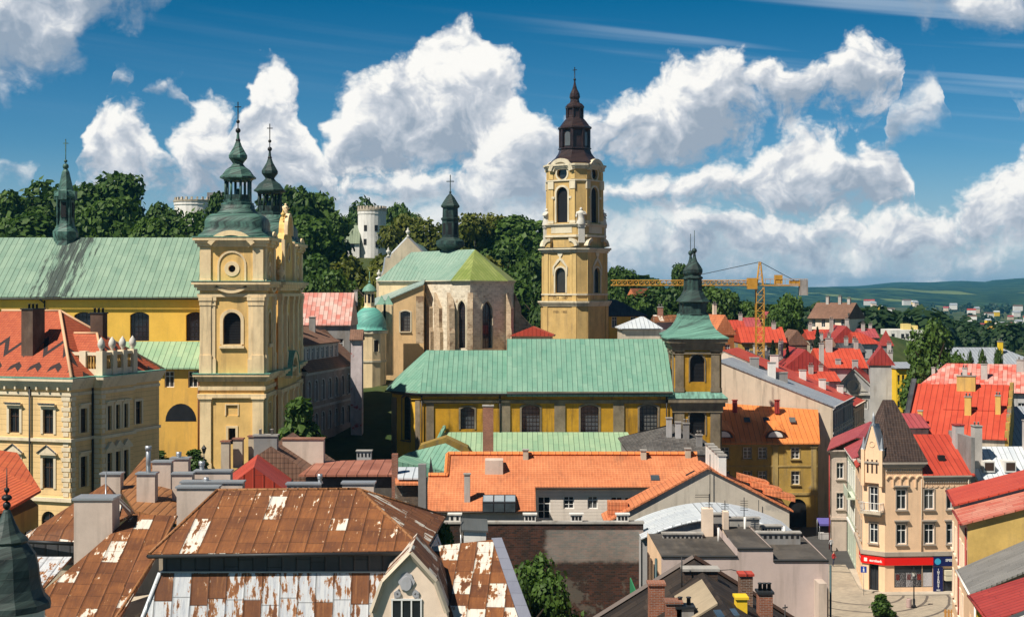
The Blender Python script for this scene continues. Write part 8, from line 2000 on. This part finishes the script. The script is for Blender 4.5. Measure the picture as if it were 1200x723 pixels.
def plane_house(name, label, planes, roof, wall, foot, zw, zb=0, extra=None, cap=None):
    r = thing(name, label, 'house'); g = MB()
    for p in planes: g.slab(p, .14)
    g.build('roof', roof, r)
    w = MB(); w.prism(foot, zb, zw); w.build('wall', wall, r)
    if cap:
        c = MB()
        for a, b_ in cap: c.bar(a, b_, .2)
        c.build('ridge_capping', 'rust_plain', r)
    if extra: extra(r)
    c = [sum(p[i] for p in foot)/len(foot) for i in (0, 1)]
    settle(r, (c[0], c[1], zb)); return r
# right of the dormer
def ex1(r):
    q = MB(); a, b_ = P3(576, 630, 64.2), P3(612, 735, 56.6); q.slab([a, (a[0]+.45, a[1], a[2]+.02), (b_[0]+.5, b_[1], b_[2]+.02), b_], .3); q.build('parapet_flashing', seam('blue_grey_sheet', (.16, .17, .22), (.22, .23, .28), 5, 1.0), r)
    q = MB(); a, b_ = P3(503, 640, 63.6), P3(536, 735, 56.6); q.slab([(a[0]-.5, a[1], a[2]-.05), a, b_, (b_[0]-.6, b_[1], b_[2]-.05)], .1); q.build('valley_flashing', 'zinc_rust', r)
plane_house('lean_to_house', 'patchy rust and white sheet roof right of the gable dormer', [[P3(506, 640, 63.5), P3(536, 735, 56.6), P3(611, 735, 56.6), P3(577, 632, 64)]], 'rust_c', 'w_cream', [(-2.3, 56.9), (.3, 56.9), (-.6, 63.8), (-3.2, 63.8)], 17.6, 0, ex1)
t = thing('roof_hatch', 'small white roof hatch with glass lid between rusty roof and fire wall', 'roof hatch', (X(558, 66), 66, 18.5)); b = MB(); b.box(-.55, .45, -.4, .5, 0, Z(621, 66)-18.5); b.build('hatch_box', 'w_white', t)
b = MB(); zq = Z(621, 66)-18.5; b.slab([(-.65, -.5, zq+.1), (.55, -.5, zq+.06), (.5, .6, zq+.42), (-.7, .6, zq+.46)], .08); b.build('hatch_lid', 'glass_pale', t)
t = thing('satellite_dish', 'grey satellite dish leaning beside the white roof hatch', 'satellite dish', (X(540, 66), 66.2, 19)); b = MB(); b.lathe([(.02, 0), (.25, .05), (.42, .16), (.44, .17)], (0, 0), 14, 0, 0, 0, True); o = b.build('dish', 'concrete', t, (0, 0, 1.0)); o.rotation_euler = (R(80), 0, R(70)); b = MB(); b.tube((0, 0, -.5), (0, 0, 1.0), .04); b.build('mast', 'zinc', t)
# big slope left of the mansard
def ex2(r):
    v = MB(); v.path([P3(207, 605, 70), P3(179, 657, 65), P3(128, 735, 60.5)], .07); v.build('valley_gutter', 'rust_plain', r)
    s = MB(); s.slab([P3(154, 606, 69.8), P3(158, 603, 70), P3(52, 700, 62.3), P3(44, 697, 62.3)], .12); s.build('hip_flashing', 'rust_plain', r)
plane_house('rusty_house', 'broad rust brown sheet roof with scattered white patches at lower left', [[P3(156, 602, 70), P3(47, 697, 62.3), P3(60, 740, 60), P3(130, 740, 60), P3(178, 660, 65), P3(206, 604, 70)]], 'rust_b', 'w_beige', [(-19, 60.8), (-17.2, 60.8), (-16.3, 69.5), (-18.2, 69.5)], 16.5, 0, ex2)
def ex3(r):
    b = MB(); y = 68; b.box(X(86.5, y), X(131.5, y), y, y+1.3, 16, Z(586, y), 0); b.box(X(85, y), X(133, y), y-.06, y+1.36, Z(586, y), Z(584, y)+.02, 1); b.build('chimney', ['w_pink', 'zinc'], r)
    g = MB(); g.tube(P3(22, 634, 70.8), P3(88, 637, 70.6), .1); g.build('gutter', 'gutter', r)
    w = MB(); w.face([P3(24, 636, 71), P3(88, 639, 71), P3(88, 655, 71), P3(24, 655, 71)]); w.build('eaves_wall', 'dark_seam', r)
    q = MB(); q.slab([P3(26, 652, 69.5), P3(84, 652, 69.5), P3(50, 690, 66), P3(26, 690, 66)], .1); q.build('lower_slope', 'zinc_rust', r)
    a = MB(); a.tube(P3(124, 585, 72), P3(124, 553, 74), .035); a.build('roof_pipe', 'zinc', r)
plane_house('rusty_house', 'small rust brown hipped roof behind the wide plastered chimney at the left', [[P3(22, 632, 71), P3(86, 636, 71), P3(150, 604, 72.5), P3(124, 566, 76)], [P3(124, 566, 76), P3(150, 604, 72.5), P3(158, 600, 76)], [P3(22, 632, 71), P3(124, 566, 76), P3(70, 600, 79)]], 'rust_a', 'w_beige', [(-23.5, 71.3), (-19.5, 71.3), (-18.5, 76), (-23, 76)], 17.5, 0, ex3)
# roofs and chimneys in the middle distance on the left
plane_house('rusty_house', 'brown ribbed tin roof sloping between the tall plastered chimneys', [[P3(140, 570, 84), P3(170, 535, 92), P3(208, 560, 88), P3(212, 612, 76), P3(158, 598, 78)]], 'rust_plain', 'w_beige', [(-22.5, 79), (-18, 79), (-18.8, 88), (-23, 90)], 16.5)
def block_chimney(px0, px1, pt, pb, Y, dp, label, cap='zinc', pipe=None, mat='w_pink', vents=0):
    x0, x1 = X(px0, Y), X(px1, Y); z0, z1 = Z(pb, Y)-.8, Z(pt, Y); t = thing('chimney_stack', label, 'chimney', ((x0+x1)/2, Y, z0)); b = MB(); h = (x1-x0)/2
    b.box(-h, h, 0, dp, 0, z1-z0, 0); b.box(-h-.07, h+.07, -.07, dp+.07, z1-z0, z1-z0+.09, 1); b.build('stack', [mat, cap], t)
    if pipe:
        p = MB(); xx = X(pipe[0], Y)-(x0+x1)/2; p.tube((xx, dp/2, z1-z0), (xx, dp/2, Z(pipe[1], Y)-z0), pipe[2], 0, 10); p.tube((xx, dp/2, Z(pipe[1], Y)-z0-.25), (xx, dp/2, Z(pipe[1], Y)-z0), pipe[2]*1.35, 0, 10); p.build('flue_pipe', 'zinc', t)
    if vents:
        v = MB()
        for k in range(vents): xx = -h+2*h*(k+.5)/vents; s = 2*h/vents*.25; v.box(xx-s, xx+s, -.012, .02, z1-z0-.42, z1-z0-.12)
        v.build('vent_opening', 'black', t)
for a in [(160, 181.5, 556, 598, 80, .7, 'plastered chimney stack with tall grey flue pipe among rusty roofs', 'zinc', (172, 523, .13)), (178.5, 200, 542, 582, 84, .7, 'plastered chimney stack right behind the one with the tall flue pipe'), (200, 220.5, 538, 560, 88, .7, 'farther plastered stack with short pipe by the clipped hedge', 'zinc', (208, 530, .12)), (201.5, 225, 556, 592, 81, .7, 'plastered stack with sheet metal cap left of the long low stack'),
          (207, 255, 572, 608, 74, .8, 'long low plastered stack beside the rusty ridge', 'zinc'), (212, 284, 566, 590, 77, .7, 'long stack with two dark vent holes behind the rusty ridge', 'zinc', (240, 560, .1)), (228, 270, 553, 572, 82, .7, 'low wide plastered stack with grey flue at its left end', 'zinc', (235, 541, .13)),
          (118, 141, 556, 580, 83, .7, 'plastered stack at the foot of the palace wall', 'zinc'), (336, 375, 568, 582, 76, .6, 'low plastered stack with vents behind the rusty ridge', 'zinc', (374, 556, .1), 'w_pink', 6), (401, 438, 567, 588, 75, .7, 'low plastered stack at the right end of the rusty ridge', 'zinc', None, 'w_pink'),
          (331, 379, 515, 540, 103, .8, 'wide pale chimney wall with flaking brick top in front of the dark tree', 'brick', None, 'w_pink'), (259, 268.5, 518, 540, 101, .6, 'slim brown chimney left of the brown gable, first of three', 'brick', None, 'w_beige'), (273, 284, 515, 535, 102, .6, 'slim brown chimney left of the brown gable, middle one of three', 'brick', None, 'w_beige'), (291, 304, 512, 532, 103, .6, 'slim brown chimney left of the brown gable, tallest of three', 'brick', None, 'w_beige'), (418, 435, 529, 548, 112, .6, 'squat grey chimney on the grass behind the reddish flat roof', 'concrete', None, 'w_grey', 4)]:
    block_chimney(*a)
def ex4(r):
    chimney(r, *P3(306, 548, 91)[:2], Z(566, 91), Z(545, 91), .55, .55, 'brick', 'gutter')
r = hpx('town_house', 'small gable house with red sheet roof and tiny chimney behind the rusty ridge', 262, 333, 574, 547, 91, 7, 8, axis='y', wall='w_grey', roof='red_seam', rz=R(8)); chimney(r, .9, -2, 6, 8.3, .5, .5, 'brick', 'gutter')
hpx('town_house', 'house with rough grey gable wall and brown tile roof below the church front', 262, 372, 560, 523, 100, 10, 9, axis='y', wall='w_dgrey', roof='brown_tile', chim=[(-.4, .6, 20.9, 1.6, .7, 'w_dgrey')])
plane_house('town_house', 'long low roof of reddish brown sheet above a dark wall, left of the orange tiles', [[P3(350, 556, 98), P3(463, 556, 98), P3(461, 538, 104), P3(372, 540, 104)]], seam('reddish_brown_sheet', (.24, .085, .05), (.42, .17, .11), .7, 2.5, .5, 0, .5, .3, (.5, .2, .15)), plaster('deep_grey_wall', (.12, .105, .09), .3, .5), [(-14, 98.4), (-8, 98.4), (-8, 104), (-14, 104)], Z(557, 98)-.2, 0)  # wall in an even darker grey, streaked
def ex5(r):
    s = MB(); s.slab([P3(466, 560, 96), P3(496, 560, 96), P3(496, 547, 99), P3(466, 547, 99)], .1); s.build('patched_roof', 'pale_seam', r)
    c = MB(); y = 97; c.box(X(459, y), X(466, y), y, y+.5, 16, Z(532, y)); c.build('chimney', 'brick', r); c = MB(); c.box(X(490, 95), X(499, 95), 95, 95.6, 8, Z(544, 95)); c.build('wall_pier', 'w_dgrey', r)
plane_house('ruined_house', 'narrow ruined wall with torn plaster between the dark wall and the orange tiles', [[P3(463, 566, 95.6), P3(497, 566, 95.6), P3(497, 560, 97), P3(463, 560, 97)]], 'orange_tile', brick('flaking_brick', (.17, .11, .07), (.11, .08, .06), (.16, .14, .12), soot_shade=.5, paint=lambda t, c, uv, off, br: t.mix(t.rng(t.noise(off, .45, 5, .6), .53, .56), c, (.36, .31, .25, 1))), [(X(463, 96), 96), (X(497, 96), 96), (X(497, 96), 100), (X(463, 96), 100)], Z(567, 96), 0, ex5)
def ex6(r):
    for y in (74.6, 76.6): window(r, (-25.55, y, 16.8), R(89.5), .9, 1.5)
plane_house('town_house', 'red tiled roof over an olive yellow house at the left edge', [[P3(-60, 520, 90), P3(48, 574, 78), P3(6, 598, 72), P3(-60, 598, 72)], [P3(-60, 520, 90), P3(48, 574, 78), P3(20, 530, 92)]], 'red_tile', plaster('olive_yellow_wall', (.50, .36, .12), .12, .25), [(-30, 73), (X(4, 73), 73), (X(45, 78.3), 78.3), (-31.5, 90)], 19.4, 0, ex6)
# copper cap at the lower left
def copper_cap():
    t = thing('corner_turret', 'dark verdigris bell shaped turret cap with iron spike in the lower left corner', 'turret', (X(8, 45), 45, 12)); z = lambda py: Z(py, 45)-12
    b = MB(); b.lathe([(1.35, z(712)), (1.32, z(705)), (1.16, z(698)), (1.06, z(688)), (1.0, z(676)), (.97, z(664)), (.88, z(650)), (.72, z(641)), (.62, z(636)), (.66, z(633)), (.6, z(630)), (.42, z(624)), (.28, z(614)), (.16, z(603)), (.1, z(597))], (0, 0), 12, 0, 0, 0, False); b.build('cap', patina('scaled_dark_copper', (.055, .085, .075), (.012, .017, .016), .5, .5), t)
    b = MB(); b.ball((0, 0, z(592)), .13); b.ball((0, 0, z(583)), .17, 0, 8, .6); b.ball((0, 0, z(574)), .09); b.tube((0, 0, z(597)), (0, 0, z(548)), .04, 0, 6, .012); b.build('spike', 'iron', t)
    b = MB(); b.lathe([(1.15, 0), (1.15, z(711)), (1.3, z(711)+.003)], (0, 0), 12, 0, 0); b.build('drum', 'w_white', t)
copper_cap()
def hedge():
    for k, (px, pt, Y, w) in enumerate([(183, 532, 140, 52), (229, 531, 141, 34)]):
        x = X(px, Y); zt = Z(pt, Y); t = thing('hedge', ['long clipped hedge at the foot of the yellow aisle wall', 'rounded clipped bush beside the church corner pilaster'][k], 'hedge', (x, Y, zt-2.6)); c = bpy.data.objects.new('foliage', crown_data('bush', 'leaf_dark')); COL.objects.link(c); c.parent = t; c.scale = (w/F*Y/.68, 3.0, 3.0)
hedge()
def church_lamp():
    Y = 120; t = thing('street_lamp', 'old lantern post before the church corner below the twin spires', 'street lamp', (X(239, Y), Y, Z(570, Y))); b = MB(); h = Z(524, Y)-Z(570, Y); b.tube((0, 0, 0), (0, 0, h-.5), .06, 0, 6, .04); b.lathe([(.1, h-.5), (.2, h-.1), (.24, h-.08), (.05, h+.15), (0, h+.25)], (0, 0), 6); b.build('post', 'iron', t)
church_lamp()

# ------------------------------------------------------------------ castle
def castle():
    def round_tower(px, w, pt, pb, Y, label, wins):
        x = X(px, Y); rr = w/2/F*Y; zt, zb = Z(pt, Y), Z(pb, Y)-4; t = thing('castle_tower', label, 'tower', (x, Y, zb)); b = MB(); n = 24; H = zt-zb
        b.lathe([(rr, 0), (rr, H-2.6), (rr*1.03, H-2.5), (rr*1.03, H-1.0)], (0, 0), n, 0, 0, 0, False); b.build('tower_wall', 'w_white', t)
        m = MB()
        for k in range(n):
            a = 6.2832*k/n; m.obox((rr*.96*math.cos(a), rr*.96*math.sin(a), 0), a, -.25, .3, -.32, .32, H-1.0, H); 
        m.lathe([(rr*1.05, H-1.6), (rr*1.07, H-1.0), (rr*.8, H-1.0)], (0, 0), n, 0, 0, 0, False, False); m.build('battlement', 'w_beige', t)
        q = MB()
        for a, z in wins: 
            an = R(a); q.obox((rr*math.cos(an), rr*math.sin(an), 0), an, -.1, .06, -.5, .5, Z(z, Y)-zb-.9, Z(z, Y)-zb+.9)
        if wins: q.build('tower_window', 'black', t)
        return t
    round_tower(436, 33, 242, 292, 450, 'white round castle tower with battlements and small dark windows', [(-112, 268), (-68, 268), (-114, 284), (-64, 287)])
    t = round_tower(230, 50, 232, 256, 480, 'broad cream castle rotunda with toothed battlements above the trees', [])
    b = MB(); H = Z(228, 480)-Z(256, 480)+4; b.box(4, 9, -2, 2, H-1.5, H+.5); b.build('roof_cabin', 'w_dgrey', t)
    hpx('castle_house', 'low castle building with olive roof beside the white round tower', 399, 421, 284, 264, 445, 9, 8, wall='w_white', roof=seam('olive_sheet', (.16, .20, .13), (.22, .26, .17), .7, 3), f=[op(3.6, Z(291, 445), 1.4, 1.4, style='two', fm='darkframe')])
castle()

# ------------------------------------------------------------------ tower crane
M['crane'] = plain('crane_yellow', (.50, .26, .035), .55, var=.4)
def crane():
    Y = 236.0; x = X(890.5, Y); zj = Z(334.5, Y); t = thing('tower_crane', 'yellow lattice tower crane standing among the red roofs', 'crane', (x, Y, 8)); h = .62
    def lattice(b, p, q, a, n, up):
        p, q = Vector(p), Vector(q); d = (q-p)/n; u = Vector(up); v = d.normalized().cross(u)
        cs = [(-1, -1), (1, -1), (1, 1), (-1, 1)]
        for i, j in cs: b.bar(p+u*a*i+v*a*j, q+u*a*i+v*a*j, .10)
        for k in range(n):
            for m in range(4):
                (i, j), (i2, j2) = cs[m], cs[(m+1) % 4]; s = p+d*k+u*a*i+v*a*j; e = p+d*(k+1)+u*a*i2+v*a*j2
                b.bar(s, e, .06); b.bar(p+d*k+u*a*i+v*a*j, p+d*k+u*a*i2+v*a*j2, .055)
    b = MB(); lattice(b, (0, 0, 0), (0, 0, zj-8-.3), h, 18, (1, 0, 0)); b.build('mast', 'crane', t)
    b = MB(); L = X(716, Y)-x; lattice(b, (-.8, 0, zj-7.6), (L, 0, zj-7.6), .42, 26, (0, 0, 1)); b.build('jib', 'crane', t)
    b = MB(); Lc = X(946, Y)-x; b.box(.5, Lc, -.55, .55, zj-8-.1, zj-8+.12); 
    for xx in [.8+.8*k for k in range(9)]: b.bar((xx, -.55, zj-7.8), (xx, -.55, zj-7.0), .05); 
    b.bar((.6, -.55, zj-7.0), (Lc, -.55, zj-7.0), .05); b.build('counter_jib', 'crane', t)
    b = MB(); b.box(Lc-1.3, Lc, -.6, .6, zj-9.6, zj-7.1); b.build('counterweight', 'concrete', t)
    b = MB(); b.box(2.4, 3.6, -.5, .5, zj-7.8, zj-6.3); b.box(4.8, 6.6, -.4, .4, zj-7.8, zj-7.2); b.build('winch', 'crane', t)
    b = MB(); b.box(-2.1, -.55, -.9, .4, zj-8.6, zj-6.8); b.build('cab', 'crane', t)
    b = MB(); za = Z(307, Y)-8; 
    for i, j in ((-1, -1), (1, -1), (1, 1), (-1, 1)): b.bar((.5*i, .5*j, zj-8), (.12*i, .12*j, za), .12)
    for k in range(4):
        z = zj-8+(za-zj+8)*k/4; s = .5-.38*k/4; s2 = .5-.38*(k+1)/4; z2 = zj-8+(za-zj+8)*(k+1)/4
        b.bar((-s, -s, z), (s2, -s2, z2), .07); b.bar((s, -s, z), (s, s, z), .07); b.bar((-s, -s, z), (s, -s, z), .07)
    b.build('tower_head', 'crane', t)
    b = MB(); b.bar((0, 0, za), (L*.58, 0, zj-7.2), .07); b.bar((0, 0, za), (Lc*.8, 0, zj-7.5), .07); b.build('tie_bar', 'iron', t)
crane()

# ------------------------------------------------------------------ little houses far out in the valley
def valley_house(i):
    rnd = random.Random(i); b = MB(); w, d, h = rnd.uniform(9, 20), 9, rnd.uniform(4, 9)
    b.box(-w/2, w/2, 0, d, -3, h, 0, 't'); g = MB(); gable_roof(g, -w/2, w/2, 0, d, h, h+rnd.uniform(1.5, 4), 'x', .5, .5, .2)
    i0 = len(b.f); b.add(g)
    for k in range(i0, len(b.f)): b.mi[k] = 1
    return b
rnd = random.Random(12); VH = []
for i in range(6): VH.append(valley_house(i).mesh('far_house', [M[['w_white', 'w_cream', 'w_white', 'w_yellow', 'w_beige', 'w_white'][i]], M[['red_seam', 'grey_seam', 'brown_tile', 'pale_seam', 'maroon', 'grey_seam'][i]]]))
for i, (px, py) in enumerate(SPOTS):
    zg = -6; Y = (ZC-zg)*F/(py+1.5-340); Y = min(Y, 3200); x = X(px, Y); z = gz(x, Y)
    o = bpy.data.objects.new('far_house', VH[i % 6]); COL.objects.link(o); o.location = (x, Y-60, z+9); o.rotation_euler.z = rnd.uniform(-.4, .4); s = .42*max(.9, Y/1400); o.scale = (s, s, s)
    tag(o, 'tiny far house among the trees of the blue valley', 'house', 'far houses in the valley')
t = thing('office_block', 'orange ochre block standing among dark trees in the valley at the right edge', 'office block', (X(1172, 560), 560, -4)); b = MB(); b.box(-2.6, 2.6, 0, 8, 0, Z(383, 560)+4); b.build('wall', 'a_nave', t); b = MB(); b.box(1.5, 6, 3, 12, 0, Z(379, 560)+4); b.build('rear_wing', 'w_white', t)
